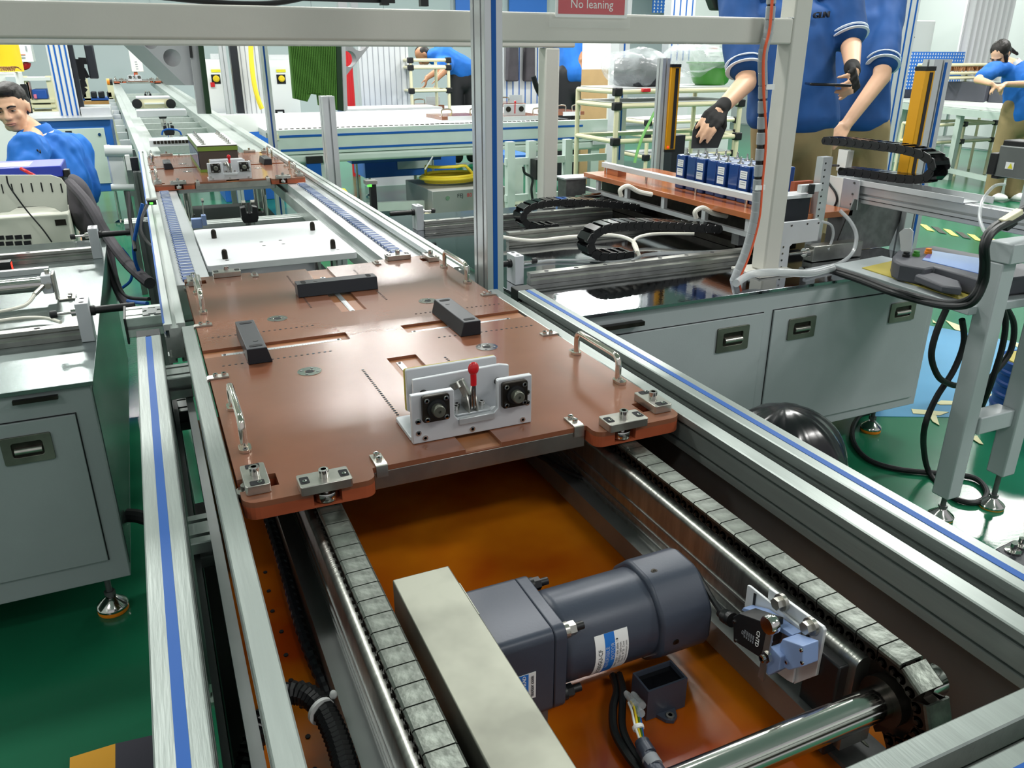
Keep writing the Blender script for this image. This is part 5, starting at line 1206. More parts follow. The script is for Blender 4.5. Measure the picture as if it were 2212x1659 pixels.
# black plastic bag wheel under the cabinet
BG = MB(); c = ay(1672, 1035, 1.38)
o = BG.ball(c, .20, .16, .205, 64, 32)
random.seed(5)
def bag(x, y, z):
    if z < c.z: t = (c.z-z)/.205; z = c.z-t*(c.z-FL-.003); x = c.x+(x-c.x)*(1+.75*t**4); y = c.y+(y-c.y)*(1+.75*t**4)
    a = math.atan2(y-c.y, x-c.x); k = 1+.035*math.sin(7*a+9*z)+.02*math.sin(17*a-14*z)
    return (c.x+(x-c.x)*k, c.y+(y-c.y)*k, max(FL+.002, z))
BG.v = [bag(*p) for p in BG.v]
one(BG, 'plastic_bag', mat('bag_black', '#0e0e12', .22, bump=.6, bscale=9), 'full glossy black plastic bag on the floor against the grey cabinet', 'bag', origin=(c.x, 1.44, FL))
EB = thing('end_switch_box', 'dark box with round silver terminals at the right photo edge, outside the beam', 'box', az(2190, 1190, .55))
p0, p1, p2, p3 = az(2150, 1185, .60), az(2190, 1165, .60), az(2300, 1235, .60), az(2250, 1270, .60)
MB().prism([(p.x, p.y) for p in (p0, p3, p2, p1)], 'z', .55, .60).build('box_body', 'anodized', EB, bevel=.002)
for a, b in ((2188, 1190), (2205, 1178)): 
    p = az(a, b, .601); MB().lathe((p.x, p.y, .6003), (0, 0, 1), [(.010, 0), (.010, .002), (.004, .003), (.004, .012)], 14).build('terminal', 'steel', EB)
# ================================================================ left machine
YL = 1.84
q0 = ay(-60, 860, YL)
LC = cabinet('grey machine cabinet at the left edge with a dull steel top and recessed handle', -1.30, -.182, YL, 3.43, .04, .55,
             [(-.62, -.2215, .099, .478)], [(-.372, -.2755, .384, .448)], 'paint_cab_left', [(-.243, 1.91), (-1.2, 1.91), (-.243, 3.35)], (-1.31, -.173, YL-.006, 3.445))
bx(-.1815, -.1800, YL+.03, 3.40, .06, .52).build('side_skin', 'table_steel', LC)
bx(-.33, -.245, YL-.012, YL-.0005, .522, .530).build('drip_strip', 'dark_steel', LC)
lin_rail(-1.2, -.209, 2.167, 'nearest linear rail on the steel table of the left machine', .03, .036, 'brushed')
lin_rail(-1.2, -.212, 3.115, 'further linear rail on the steel table of the left machine', .03, .036, 'brushed')
shock_stop(-.191, 2.155, .55, .648, 1, 'silver stop block with black shock absorber at the near end of the left steel table')
shock_stop(-.196, 3.12, .55, .655, 1, 'silver stop block with black shock absorber at the far end of the left steel table')
AC = thing('air_cylinder', 'long steel air cylinder lying on the left table with an angle bracket at its end', 'cylinder', (-.45, 2.575, .55))
MB().cyl((-1.1, 2.575, .600), (-.318, 2.575, .600), .0215, n=28).build('cylinder_tube', 'steel', AC)
bx(-.3175, -.290, 2.552, 2.600, .575, .628).build('end_block', 'cast', AC, bevel=.003)
bx(-.2895, -.283, 2.550, 2.602, .5555, .630).build('angle_bracket', 'zinc', AC, bevel=.001); bx(-.2829, -.240, 2.552, 2.600, .5505, .5555).build('bracket_foot', 'zinc', AC, bevel=.001)
for y in (2.563, 2.59):
    q = MB(); screw(q, (-.255, y, .5556), .0055, .007); q.build('socket_bolt', 'steel', AC)
q = MB(); q.cyl((-.30, 2.575, .628), (-.30, 2.575, .640), .006, n=10); q.cyl((-.303, 2.57, .606), (-.335, 2.52, .585), .0065, n=10); q.cyl((-.300, 2.551, .600), (-.300, 2.535, .600), .008, n=12); q.build('hose_fitting', 'zinc', AC)
cable('white air hose leading from the cylinder fitting to the left photo edge', [(-.335, 2.52, .585), (-.36, 2.49, .565), (-.42, 2.47, .560), (-.52, 2.45, .56), (-.70, 2.42, .56)], .0048, 'hose_white', cat='hose', name='air_hose')
cable('second white air hose lying on the left table beside the near stop block', [(-.262, 2.30, .558), (-.30, 2.345, .562), (-.36, 2.36, .565), (-.45, 2.345, .565), (-.60, 2.31, .56), (-.75, 2.30, .56)], .0045, 'hose_white', cat='hose', name='air_hose')
LB = thing('laser_bar', 'small clear bar with red light reflections at the left edge of the steel table', 'sensor', (-.45, 2.95, .55)); bx(-.9, -.335, 2.93, 2.955, .5505, .568).build('clear_bar', 'alu_smooth', LB)
bx(-.50, -.445, 2.99, 3.03, .5505, .585).build('sensor_body', 'black', LB); bx(-.446, -.4445, 2.995, 3.02, .556, .580).build('red_light', 'led_red', LB)
# ---------------------------------------------------------------- beige controller with slotted lid
YK = 3.72
CK = thing('controller_box', 'beige controller box with a raised lid of vertical oval slots, beyond the left table', 'controller', (ay(75, 500, YK).x, YK, FL))
x0, x1, z0, z1 = R4(-90, 470, 155, 528, YK)
bx(x0, x1, YK, YK+.35, FL, z1).build('case', 'beige', CK, bevel=.006)
lp = [(-80, 378), (110, 378), (132, 385), (143, 400), (147, 455), (132, 458), (118, 450), (100, 446), (40, 447), (20, 458), (-80, 466)]
P = [(ay(a, b, YK-.012).x, ay(a, b, YK-.012).z) for a, b in lp]; lid = MB().prism(P, 'y', YK-.012, YK-.006).build('slotted_lid', 'beige', CK, bevel=.001)
for k in range(8):
    cx = 9+k*21.3-4+0; cy = 404+abs(k-4)*1.2*(1 if k > 4 else .8)
    if cx > 138: continue
    a = ay(cx-3.6, cy-10, YK-.0125); b = ay(cx+3.8, cy+10, YK-.0125)
    MB().prism(rrect(a.x, b.x, b.z, a.z, (b.x-a.x)*.45, 4), 'y', YK-.0130, YK-.0121).build('slot', 'gap', lid, ang=None)
x0, x1, z0, z1 = R4(119, 474, 143, 487, YK); bx(x0, x1, YK-.001, YK-.0002, z0, z1).build('port', 'dark_steel', CK); 
for r in range(2):
    for c_ in range(4):
        x0, x1, z0, z1 = R4(-7+c_*19.5, 509+r*13-c_*.6, 9+c_*19.5, 518+r*13-c_*.6, YK); bx(x0, x1, YK-.0015, YK-.0002, z0, z1).build('vent', 'gap', CK, ang=None)
cable('thin black cord hanging diagonally across the beige controller box', [ay(14, 380, YK-.03), ay(18, 398, YK-.03), ay(32, 420, YK-.03), ay(58, 455, YK-.02), ay(92, 495, YK-.02), ay(112, 523, YK-.02)], .003)
YB = 3.95
TB = thing('instrument_case', 'blue instrument case with a white label sheet on top, on the beige controller', 'case', ay(60, 380, YB))
a = [ay(-90, 392, YB), ay(136, 379, YB), ay(136, 352, YB)]; zt = ay(130, 358, YB).z; zb = ay(130, 382, YB).z
bx(a[0].x, a[1].x, YB, YB+.28, zb, zt).build('case_body', mat('case_blue', '#24369e', .35), TB, bevel=.004)
x0 = ay(-90, 360, YB+.06).x; x1 = ay(64, 360, YB+.06).x; bx(x0, x1, YB+.04, YB+.20, zt+.0003, zt+.0015).build('label_sheet', 'white', TB)
for k in range(5): bx(x0+.02, x1-.02, YB+.06+k*.025, YB+.068+k*.025, zt+.0015, zt+.002).build('print_line', 'ink_grey', TB)
x0, x1, z0, z1 = R4(136, 368, 150, 384, YB); bx(x0, x1, YB+.02, YB+.07, z0, z1).build('latch', 'black', TB, bevel=.003)
bx(a[0].x, a[1].x, YB+.02, YB+.26, YB*0+ay(60, 470, YK).z, zb-.0005).build('support_block', 'black', TB)
o = MB().bar(ay(43, 363, YB-.05), ay(76, 380, YB-.06), .014, .012).build('pen', 'red', origin=ay(43, 363, YB)); tag(o, 'red marker pen leaning on the slotted beige lid', 'pen'); o.modifiers.new('b', 'BEVEL').width = .003
# jacket draped over the chair back
YJ = 3.9
jk = [(142, 372), (165, 378), (186, 392), (200, 420), (212, 450), (225, 485), (222, 520), (200, 512), (182, 508), (160, 490), (148, 455), (146, 420)]
P = [ay(a, b, YJ) for a, b in jk]; 
q = MB(); n = len(P); cen = sum(P, V())/n
V3 = []; 
for ring, (s, dy) in enumerate(((1, .0), (.93, -.05), (.75, -.075), (.45, -.085))):
    V3 += [cen+(p-cen)*s+V((0, dy+.018*math.sin(i*2.1+ring), 0)) for i, p in enumerate(P)]
F = [(r*n+i, r*n+(i+1) % n, (r+1)*n+(i+1) % n, (r+1)*n+i) for r in range(3) for i in range(n)]+[tuple(range(3*n, 4*n))]
V3 += [p+V((0, .06, 0)) for p in P]; F += [(i, 4*n+i, 4*n+(i+1) % n, (i+1) % n) for i in range(n)]+[tuple(range(5*n-1, 4*n-1, -1))]
q.add(V3, F); o = one(q, 'jacket', 'jacket', 'dark grey jacket bunched over a chair back beside the beige controller', 'jacket', origin=cen); sb = o.modifiers.new('sub', 'SUBSURF'); sb.levels = 2; sb.render_levels = 2
def acc(label, pts, r, m='black_matte', **k): return cable(label, pts, r, m, 10, **k)
acc('thick black cable sleeve running from behind the controller to the left beam bracket', [ay(150, 395, 3.8), ay(190, 440, 3.6), ay(232, 510, 3.4), ay(268, 560, 3.2), ay(300, 592, 3.0), ay(324, 612, 2.9)], .020, 'jacket')
acc('second thick black cable sleeve hanging lower towards the left beam bracket', [ay(205, 450, 3.6), ay(232, 530, 3.45), ay(246, 600, 3.3), ay(262, 640, 3.1), ay(290, 672, 2.7), ay(325, 684, 2.3)], .017, 'jacket')
acc('black cable crossing the floor gap from the left table to the line, thin', [ay(228, 540, 3.4), ay(250, 605, 3.2), ay(272, 640, 3.0), ay(322, 646, 2.6)], .006)
cable('blue air hose loop on the floor between the left table and the line', [ay(262, 536, 3.6), ay(278, 556, 3.6), ay(286, 580, 3.6), ay(282, 606, 3.6), ay(264, 622, 3.6)], .006, 'blue_strip', cat='hose', name='air_hose')
cable('blue air hose running down beside the bracketed leg of the line', [ay(308, 440, 2.95), ay(296, 490, 2.95), ay(289, 530, 2.95), ay(292, 562, 2.95), ay(300, 585, 2.95)], .006, 'blue_strip', cat='hose', name='air_hose')
cable('blue air hose going into the left beam bracket', [ay(276, 650, 2.4), ay(300, 654, 2.3), ay(318, 655, 2.2)], .005, 'blue_strip', cat='hose', name='air_hose')
cable('black cable drooping from the green lit sensor along the left rail', [ay(318, 443, 2.9), ay(307, 470, 2.85), ay(306, 500, 2.8), ay(318, 522, 2.75), ay(330, 533, 2.7)], .005)
cable('black cable hanging at the left side of the line above the bracket', [ay(277, 415, 3.1), ay(279, 460, 3.05), ay(285, 500, 3.0), ay(292, 540, 2.9)], .006)
acc('grey hose stub sticking out of the left cabinet side near the floor', [(-.178, 2.0, .12), (-.15, 1.99, .115), (-.11, 1.98, .09), (-.07, 1.98, .05)], .018, 'rubber', cat='hose')
# ================================================================ background
def rbox(label, cat, name, px, y, t, m, zmin=None, group=None, bevel=.003): return one(byy(*px, y, t, zmin), name, m, label, cat, group, bevel)
def T_(name, label, cat, px, py, y, z=None, group=None):
    p = ay(px, py, y); return thing(name, label, cat, (p.x, y, p.z if z is None else z), group)
def part(name, px, y, t, m, parent, zmin=None, bevel=0.): return byy(*px, y, t, zmin).build(name, m, parent, bevel=bevel)
# ---- middle conveyor
YM = 6.35
MC = T_('cross_conveyor', 'mint grey cross conveyor with two blue strips along its side, in the middle distance', 'conveyor', 950, 330, YM, FL)
xa, xb = ay(598, 300, YM).x, ay(1312, 290, YM).x; zt = .70; zb = .45
bx(xa, xb, YM, YM+.05, .52, zt).build('front_beam', 'paint_mint', MC, bevel=.003); bx(xa, xb, YM+.002, YM+.05, zb, .519).build('lower_beam', 'paint_mint', MC, bevel=.02)
for z in (.645, .545): bx(xa+.02, xb-.25, YM-.004, YM-.0002, z, z+.016).build('slot_strip', 'blue_strip', MC)
bx(xa, xb, YM+.051, YM+.55, .64, .665).build('bed', 'white_metal', MC); bx(xa-.3, xb, YM+.95, YM+1.0, .62, .76).build('back_beam', 'paint_white', MC); bx(xa, xb, YM+.551, YM+.949, .60, .655).build('bed', 'white_metal', MC)
q = MB()
for k in range(60): q.box(xa+.05+k*(xb-xa-.1)/60, xa+.05+(k+.55)*(xb-xa-.1)/60, YM+.48, YM+.51, .6655, .672)
q.build('chain_links', 'dark_steel', MC)['kind'] = 'stuff'
for x in (xa+.35, xa+2.0, xb-.1):
    bx(x-.04, x+.04, YM+.03, YM+.09, FL+.04, zb).build('leg', 'paint_mint', MC); bx(x-.04, x+.04, YM+.9, YM+.96, FL+.04, .62).build('leg', 'paint_mint', MC)
    for yy_ in (YM+.06, YM+.93): MB().lathe((x, yy_, FL), (0, 0, 1), [(.045, 0), (.045, .01), (.012, .03), (.01, .045)], 14).build('foot', 'steel', MC)
part('end_bracket', (1283, 283, 1318, 312), YM-.03, .02, 'alu_smooth', MC); part('corner_block', (594, 290, 602, 303), YM-.012, .01, 'ivory_pipe', MC)
part('blue_legs', (665, 352, 695, 398), YM-.02, .06, 'blue_strip', MC); part('leg_cap', (662, 338, 698, 353), YM-.025, .07, 'black', MC)
# work pallets on it
def mini_pallet(label, px0, px1, py, y, hold=True):
    T = T_('work_carrier', label, 'pallet', (px0+px1)/2, py, y, .70)
    x0, x1 = ay(px0, py, y).x, ay(px1, py, y).x; zz = .7605
    bx(x0, x1, y, y+.42, zz-.05, zz-.02).build('deck', 'bakelite', T, bevel=.002); bx(x0+.05, x1-.05, y-.012, y-.0005, zz-.055, zz-.02).build('edge_bar', 'white_metal', T)
    for x in (x0+.06, x1-.06):
        q = MB(); q.tube([(x-.04, y+.05, zz-.02), (x-.04, y+.05, zz+.03), (x+.04, y+.05, zz+.03), (x+.04, y+.05, zz-.02)], .006, 6, 4); q.build('handle', 'nickel', T)
    if hold:
        xm = (x0+x1)/2; bx(xm-.10, xm+.10, y+.04, y+.055, zz-.0195, zz+.075).build('clamp_plate', 'cast', T, bevel=.002)
        for k in (-.06, .06): MB().lathe((xm+k, y+.0395, zz+.035), (0, -1, 0), [(.022, 0), (.022, .008), (.010, .009)], 14).build('bearing', 'dark_steel', T)
        q = MB(); q.bar((xm, y+.035, zz), (xm, y+.03, zz+.08), .006, .006); q.ball((xm, y+.03, zz+.09), .010, .007, .012, 8, 6); q.build('toggle_handle', 'red', T)
mini_pallet('brown work carrier with red toggle clamp on the cross conveyor, by the tall upright', 1050, 1180, 262, YM+.10)
mini_pallet('brown work carrier on the cross conveyor, left of the tall striped upright', 955, 1045, 260, YM+.30, False)
mini_pallet('brown work carrier on the cross conveyor, right of the white gantry leg', 1205, 1262, 255, YM+.45, False)
# second back conveyor with carriers and pipe rack
RC2 = T_('far_conveyor', 'pale conveyor at the rear with brown carriers, below the bending worker', 'conveyor', 960, 240, 9.0, FL)
x0, x1 = ay(880, 250, 9.0).x, ay(1480, 250, 9.0).x; bx(x0, x1, 9.0, 9.6, .45, .66).build('beam', 'white_metal', RC2)
for x in (x0+.1, (x0+x1)/2, x1-.1): bx(x-.04, x+.04, 9.1, 9.18, FL, .449).build('leg', 'paint_mint', RC2)
for k, (a, b) in enumerate(((890, 960), (1075, 1135), (1205, 1255))):
    T = T_('rear_carrier', ['brown carrier on the rear conveyor below the bending worker', 'brown carrier on the rear conveyor below the hanging dark coats', 'brown carrier on the rear conveyor beside the cardboard sheet'][k], 'pallet', a, 230, 9.0, .6605)
    x0, x1 = ay(a, 235, 9.05).x, ay(b, 235, 9.05).x; bx(x0, x1, 9.05, 9.5, .6605, .70).build('deck', 'bakelite', T); xm = (x0+x1)/2
    bx(xm+.0, xm+.16, 9.1, 9.12, .7005, .79).build('clamp_plate', 'cast', T); q = MB(); q.tube([(x0+.05, 9.1, .70), (x0+.05, 9.1, .76), (x0+.16, 9.1, .76), (x0+.16, 9.1, .70)], .008, 6, 4); q.build('handle', 'nickel', T)
def pipe_rack(label, px0, px1, pys, y, d, pyb, shelf=(), posts=2):
    T = T_('pipe_rack', label, 'rack', (px0+px1)/2, pyb, y, FL)
    x0, x1 = ay(px0, pys[0], y).x, ay(px1, pys[0], y).x; xs = [x0+(x1-x0)*k/(posts-1) for k in range(posts)]
    zs = [ay((px0+px1)/2, p, y).z for p in pys]
    for x in xs:
        for yy_ in (y, y+d): MB().cyl((x, yy_, FL), (x, yy_, max(zs)), .017, n=10).build('pipe_post', 'ivory_pipe', T)
    for z in zs:
        for yy_ in (y, y+d):
            MB().cyl((x0, yy_, z), (x1, yy_, z), .017, n=10).build('pipe_rail', 'ivory_pipe', T)
        for x in (x0, x1): MB().cyl((x, y, z), (x, y+d, z), .017, n=10).build('pipe_rail', 'ivory_pipe', T)
        for x in xs:
            MB().obox((x, y, z), .06, .05, .055).build('pipe_joint', 'black', T, bevel=.008)
    for k in shelf: 
        z = zs[k]; bx(x0+.02, x1-.02, y+.0, y+d, z+.0175, z+.024).build('shelf_board', 'white_metal', T)
    return T
pipe_rack('cream pipe rack standing in front of the bending worker', 886, 968, (130, 146, 196), 8.4, .4, 260, (1,))
pipe_rack('cream pipe rack table under the bubble wrapped box and the green basin', 1334, 1602, (196, 226, 300), 4.9, .55, 380, (0, 1))
pipe_rack('cream pipe rack low shelves behind the blue cells', 1400, 1590, (262, 290, 335), 6.2, .4, 380, (0, 1, 2))
# ---- blue and grey machines at the back
def blue_machine(label, px, y, d, door=None, zmin=None, top=True):
    T = T_('blue_machine', label, 'machine', (px[0]+px[2])/2, px[3], y, FL)
    x0, x1, z0, z1 = R4(*px, y); z0 = z0 if zmin is None else zmin
    bx(x0, x1, y, y+d, z0, z1).build('frame', 'paint_blue', T, bevel=.004); 
    if top: bx(x0-.02, x1+.02, y-.02, y+d+.02, z1+.0005, z1+.02).build('top_plate', 'alu_smooth', T)
    if door: 
        a, b, c, e = R4(*door, y); D = bx(a, b, y-.006, y-.0005, c, e).build('door', 'paint_mint', T, bevel=.003)
        MB().cyl((b-.04, y-.0065, e-.05), (b-.04, y-.010, e-.05), .012, n=10).build('lock', 'steel', D)
    for x in (x0+.06, x1-.06):
        if z0 > FL+.03: MB().lathe((x, y+.08, FL), (0, 0, 1), [(.05, 0), (.05, .012), (.014, .03), (.012, z0-FL)], 14).build('foot', 'steel', T)
    return T
T = blue_machine('blue framed machine with a grey door, behind the seated man', (60, 260, 252, 418), 7.4, .9, (75, 278, 236, 400)); 
part('meter', (142, 283, 156, 296), 7.39, .01, 'black', T)
T = blue_machine('blue machine base on steel feet under the cross conveyor', (788, 338, 985, 378), 7.9, .45, (858, 338, 935, 364), ay(880, 380, 7.9).z, False)
blue_machine('blue tray machine below the fluted white columns', (752, 238, 950, 254), 7.42, .42, None, .3)
part('latch', (774, 238, 810, 252), 7.41, .01, 'white_metal', bpy.data.objects['blue_machine.002'])
blue_machine('blue topped machine base left of the cross conveyor', (466, 256, 600, 274), 8.2, .6, None, FL)
# wide striped uprights
def wide_up(label, px, y, n, m='blue_strip', base='white_metal', z0=FL, d=.12):
    T = T_('striped_column', label, 'column', (px[0]+px[2])/2, px[3], y, z0)
    x0, x1, zz0, zz1 = R4(*px, y); bx(x0, x1, y, y+d, z0, zz1).build('column_body', base, T)
    for k in range(n):
        x = x0+(x1-x0)*(k+.5)/n; bx(x-.006 if m != 'ink_grey' else x-.003, x+.006 if m != 'ink_grey' else x+.003, y-.004, y-.0005, zz0 if z0 < zz0 else z0, zz1-.002).build('stripe', m, T)
    return T
T = wide_up('wide white column with four blue stripes, on the blue machine behind the seated man', (112, 80, 158, 254), 7.7, 4, z0=ay(140, 259, 7.7).z+.02)
x0, x1, z0, z1 = R4(158, 80, 168, 240, 7.72); bx(x0, x1, 7.72, 7.82, ay(140, 259, 7.7).z+.02, z1).build('side_chain', 'anodized', T)
T = wide_up('fluted white column left of the yellow hose', (520, 80, 572, 254), 8.5, 5, 'ink_grey')
x0, x1, z0, z1 = R4(503, 80, 519, 245, 8.45); bx(x0, x1, 8.45, 8.55, z0, z1).build('energy_chain', 'anodized', T)
wide_up('fluted white column block behind the green ridged panel', (778, 80, 884, 250), 8.6, 9, 'ink_grey')
wide_up('pale column with many blue stripes behind the hanging dark coats', (1088, 80, 1180, 232), 9.75, 7)
wide_up('tall white column with five blue stripes beside the two standing workers', (1893, -40, 1960, 372), 4.4, 5)
wide_up('slim white column with blue stripe behind the pipe rack', (1335, -40, 1358, 345), 5.6, 1)
wide_up('striped white column above the plastic film', (1448, -40, 1500, 130), 7.5, 4)
cable('yellow hose hanging beside the fluted white column', [ay(541, 70, 8.2), ay(543, 130, 8.2), ay(549, 180, 8.2), ay(558, 215, 8.2), ay(566, 235, 8.2)], .022, 'yellow_cable', cat='hose', name='air_hose')
# robot controllers
def ctrl(label, px, y, kx):
    T = T_('white_controller', label, 'controller', (px[0]+px[2])/2, px[3], y, FL)
    part('case', px, y, .4, 'paint_white', T, FL, .004)
    part('yellow_label', (kx-10, 150, kx+10, 156), y-.006, .005, 'label_yellow', T); part('black_panel', (kx-9, 161, kx+10, 181), y-.006, .005, 'gap', T)
    p = ay(kx+1, 170, y-.012); MB().lathe(p, (0, -1, 0), [(.03, 0), (.032, .01), (.02, .02)], 14).build('knob', 'yellow', T)
    part('top_coil', (px[0]+8, px[1]-12, px[2]-8, px[1]-1), y+.05, .1, 'white_metal', T)
    return T
ctrl('white controller cabinet with yellow label, left of the fluted column', (448, 128, 482, 252), 8.9, 466)
T = ctrl('white controller cabinet with yellow label, right of the blue striped upright', (574, 130, 645, 245), 8.9, 607); part('black_meter', (596, 237, 615, 255), 8.8, .04, 'black', T); part('meter_face', (600, 241, 611, 250), 8.795, .004, 'white', T)
T = rbox('red switch button box on the left white controller', 'switch', 'push_button', (455, 178, 464, 188), 8.88, .015, 'red')
# grey boxes with yellow hose coils
def grey_box(label, x0, x1, y0, y1, z1, txt=None):
    T = thing('grey_box', label, 'box', ((x0+x1)/2, (y0+y1)/2, FL)); bx(x0, x1, y0, y1, FL, z1).build('box_body', 'grey_box', T, bevel=.004)
    if txt: text('lettering', txt[0], .045, (x0+.24, y0-.001, z1-.05), (1, 0, 0), (0, 0, 1), 'ink', T); text('lettering', txt[1], .045, (x0+.32, y0-.001, z1-.05), (1, 0, 0), (0, 0, 1), 'red', T)
    MB().cyl((x0+.13, y0-.004, z1-.06), (x0+.13, y0-.0005, z1-.06), .018, n=12).build('lock', 'steel', T)
    return T
A0 = az(868, 398, .12); A1 = az(932, 410, .12); A2 = az(1075, 395, .12)
grey_box('low grey steel box with letters on its front, carrying the larger yellow hose coil', 2.09, 2.74, 6.22, 6.95, .20, ('FEJ', '80'))
grey_box('low grey steel box carrying the smaller yellow hose coil, left of the other', ay(700, 430, 6.1).x, ay(776, 430, 6.1).x, 6.1, 6.8, .10)
def coil(label, c, r, n, seed):
    random.seed(seed); q = MB(); P = []
    for k in range(n*16+1):
        a = 2*math.pi*k/16; rr = r*(1-.10*math.sin(k*.11)+random.uniform(-.015, .015)); P.append((c.x+rr*math.cos(a), c.y+rr*.72*math.sin(a), c.z+.018+.014*(k/16)+(.07 if (k > n*16-9 and k < n*16-2) else 0)))
    q.tube(P, .013, 8, 2); return one(q, 'hose_coil', 'yellow_cable', label, 'hose', origin=c)
p = ay(942, 385, 6.4); coil('yellow hose coiled on the lettered grey box', V((az(942, 383, .2).x, 6.6, .2)), .24, 5, 2)
p = ay(724, 405, 6.4); coil('yellow hose coiled on the grey box right of the main line', V((p.x, 6.4, .10)), .14, 4, 3)
cable('clear strap sticking up from the yellow hose coil', [ay(918, 366, 6.3), ay(928, 350, 6.3), ay(935, 338, 6.3)], .006, 'hose_clear', cat='strap', name='strap')
# low fence rail
one(MB().bar(az(700, 452, .06), az(1260, 425, .06), .05, .07), 'floor_rail', 'paint_mint', 'low mint rail on the floor in front of the grey boxes', 'rail')
one(MB().bar(az(900, 462, .0), az(1250, 440, .0), .3, .02), 'pale_board', 'ivory_pipe', 'pale board lying on the floor beyond the mirror table', 'board')
# alu rack under the gantry leg
T = T_('alu_rack', 'aluminium profile rack with black power unit behind the white gantry leg', 'rack', 1140, 400, 5.6, FL)
for px in (1105, 1150, 1228): x = ay(px, 380, 5.6).x; bx(x-.03, x+.03, 5.6, 5.66, FL, .62).build('rack_post', 'paint_mint', T)
for z in (.0, .18, .45): bx(ay(1095, 380, 5.6).x, ay(1310, 380, 5.6).x, 5.61, 5.65, z, z+.05).build('rack_rail', 'paint_mint', T)
part('power_unit', (1158, 345, 1182, 388), 5.5, .15, 'black', T); part('blue_tray', (1095, 335, 1150, 352), 5.8, .4, 'paint_blue', T)
cable('black cable hanging from the power unit behind the gantry leg', [ay(1130, 360, 5.5), ay(1134, 374, 5.5), ay(1150, 385, 5.5), ay(1148, 410, 5.5), ay(1152, 440, 5.5)], .01)
# ---- left wall area
T = T_('yellow_drum', 'yellow cylinder on the beige unit at the top left, with copper wire beside it', 'drum', 20, 155, 7.2)
p = ay(16, 155, 7.2); MB().cyl((p.x, 7.3, p.z), (p.x, 7.3, p.z+.45), .10, n=24).build('drum_body', 'yellow', T)
q = MB(); random.seed(4)
for k in range(10): a = ay(-6+k*4, 154, 7.1); q.tube([a, a+V((.02, 0, .03)), a+V((.05, 0, random.uniform(0, .03)))], .004, 5, 3)
one(q, 'wire_scraps', 'copper_wire', 'tangled copper wire scraps on the beige unit at top left', 'wire', kind='stuff')
T = T_('beige_unit', 'beige machine unit with a dark side strip, behind the seated man\'s head', 'machine', 25, 300, 7.1, FL)
part('case', (-60, 157, 50, 330), 7.15, .5, 'paint_white', T, FL, .005); part('window', (13, 166, 34, 180), 7.14, .008, 'wall_grey', T); part('side_strip', (50, 182, 64, 245), 7.12, .03, 'black', T)
T = T_('wall_cabinet', 'white wall cabinet with small printed signs and a red pipe below', 'cabinet', 50, 130, 12.0)
part('case', (34, 85, 68, 134), 12.0, .3, 'paint_white', T, None, .004); part('handle', (54, 99, 58, 108), 11.98, .015, 'ink_grey', T)
for k in range(2): part('print_line', (37, 117+k*6, 55, 119+k*6), 11.99, .006, 'lip' if k == 0 else 'ink_grey', T)
cable('dark red pipe bend under the white wall cabinet', [ay(40, 140, 12.1), ay(48, 144, 12.1), ay(57, 142, 12.1), ay(59, 134, 12.1)], .04, 'red', cat='pipe', name='pipe')
T = T_('storage_rack', 'cream storage rack with a white shelf, behind the seated man', 'rack', 85, 250, 9.5, FL)
for px in (58, 112): x = ay(px, 200, 9.5).x; bx(x-.03, x+.03, 9.5, 9.56, FL, ay(85, 164, 9.5).z).build('rack_post', 'ivory_pipe', T)
for py in (167, 215, 226, 240): z = ay(85, py, 9.5).z; bx(ay(52, 200, 9.5).x, ay(115, 200, 9.5).x, 9.48, 9.9, z-.03, z).build('rack_shelf', 'ivory_pipe' if py != 167 else 'paint_white', T)
rbox('blue plastic crate on the cream storage rack', 'crate', 'crate', (70, 193, 102, 214), 9.5, .3, 'bin_blue', bevel=.01)
rbox('red folder standing on the cream rack beside the blue crate', 'folder', 'folder', (59, 177, 65, 214), 9.5, .2, 'red'); rbox('dark blue folder left of the red folder', 'folder', 'folder', (53, 177, 58, 214), 9.5, .2, 'bin_blue')
rbox('pink box on the cream rack in front of the blue crate', 'box', 'small_box', (73, 204, 79, 213), 9.45, .04, 'pink')
T = T_('parts_bench', 'cream bench with wooden shelf below the dark bins at the back wall', 'bench', 215, 235, 10.2, FL)
for px in (190, 243): x = ay(px, 215, 10.2).x; bx(x-.03, x+.03, 10.2, 10.26, FL, ay(215, 170, 10.2).z).build('bench_post', 'ivory_pipe', T)
x0, x1 = ay(176, 215, 10.2).x, ay(245, 215, 10.2).x
z = ay(215, 212, 10.2).z; bx(x0, x1, 10.2, 10.6, z-.02, z).build('bench_shelf', 'bin_blue', T); z2 = ay(215, 218, 10.2).z; bx(x0, x1, 10.19, 10.6, z2-.045, z2).build('wood_shelf', 'wood_board', T); z3 = ay(215, 232, 10.2).z; bx(x0, x1, 10.2, 10.6, z3-.1, z3).build('blue_trays', 'bin_blue', T)
for k, (a, b) in enumerate(((175, 188), (196, 208), (212, 225), (231, 243))):
    x0, x1, q0_, q1_ = R4(a, 197, b, 211, 10.2); o = one(bx(x0, x1, 10.2, 10.4, z+.0005, z+.0005+(q1_-q0_)), 'parts_bin', 'anodized', ['dark parts bin furthest left on the back bench', 'second dark parts bin on the back bench, beside the cream post', 'third dark parts bin on the back bench', 'dark parts bin furthest right on the back bench'][k], 'bin', 'dark parts bins on the back bench', bevel=.01)
T = T_('monitor', 'black monitor seen from the side on a black jointed arm', 'monitor', 195, 170, 7.9)
MB().prism([(7.85, ay(192, 170, 7.9).z), (7.93, ay(192, 170, 7.9).z), (7.93, ay(192, 90, 7.9).z), (7.85, ay(192, 97, 7.9).z)], 'x', ay(187, 130, 7.9).x, ay(207, 130, 7.9).x).build('screen_shell', 'anodized', T, bevel=.01)
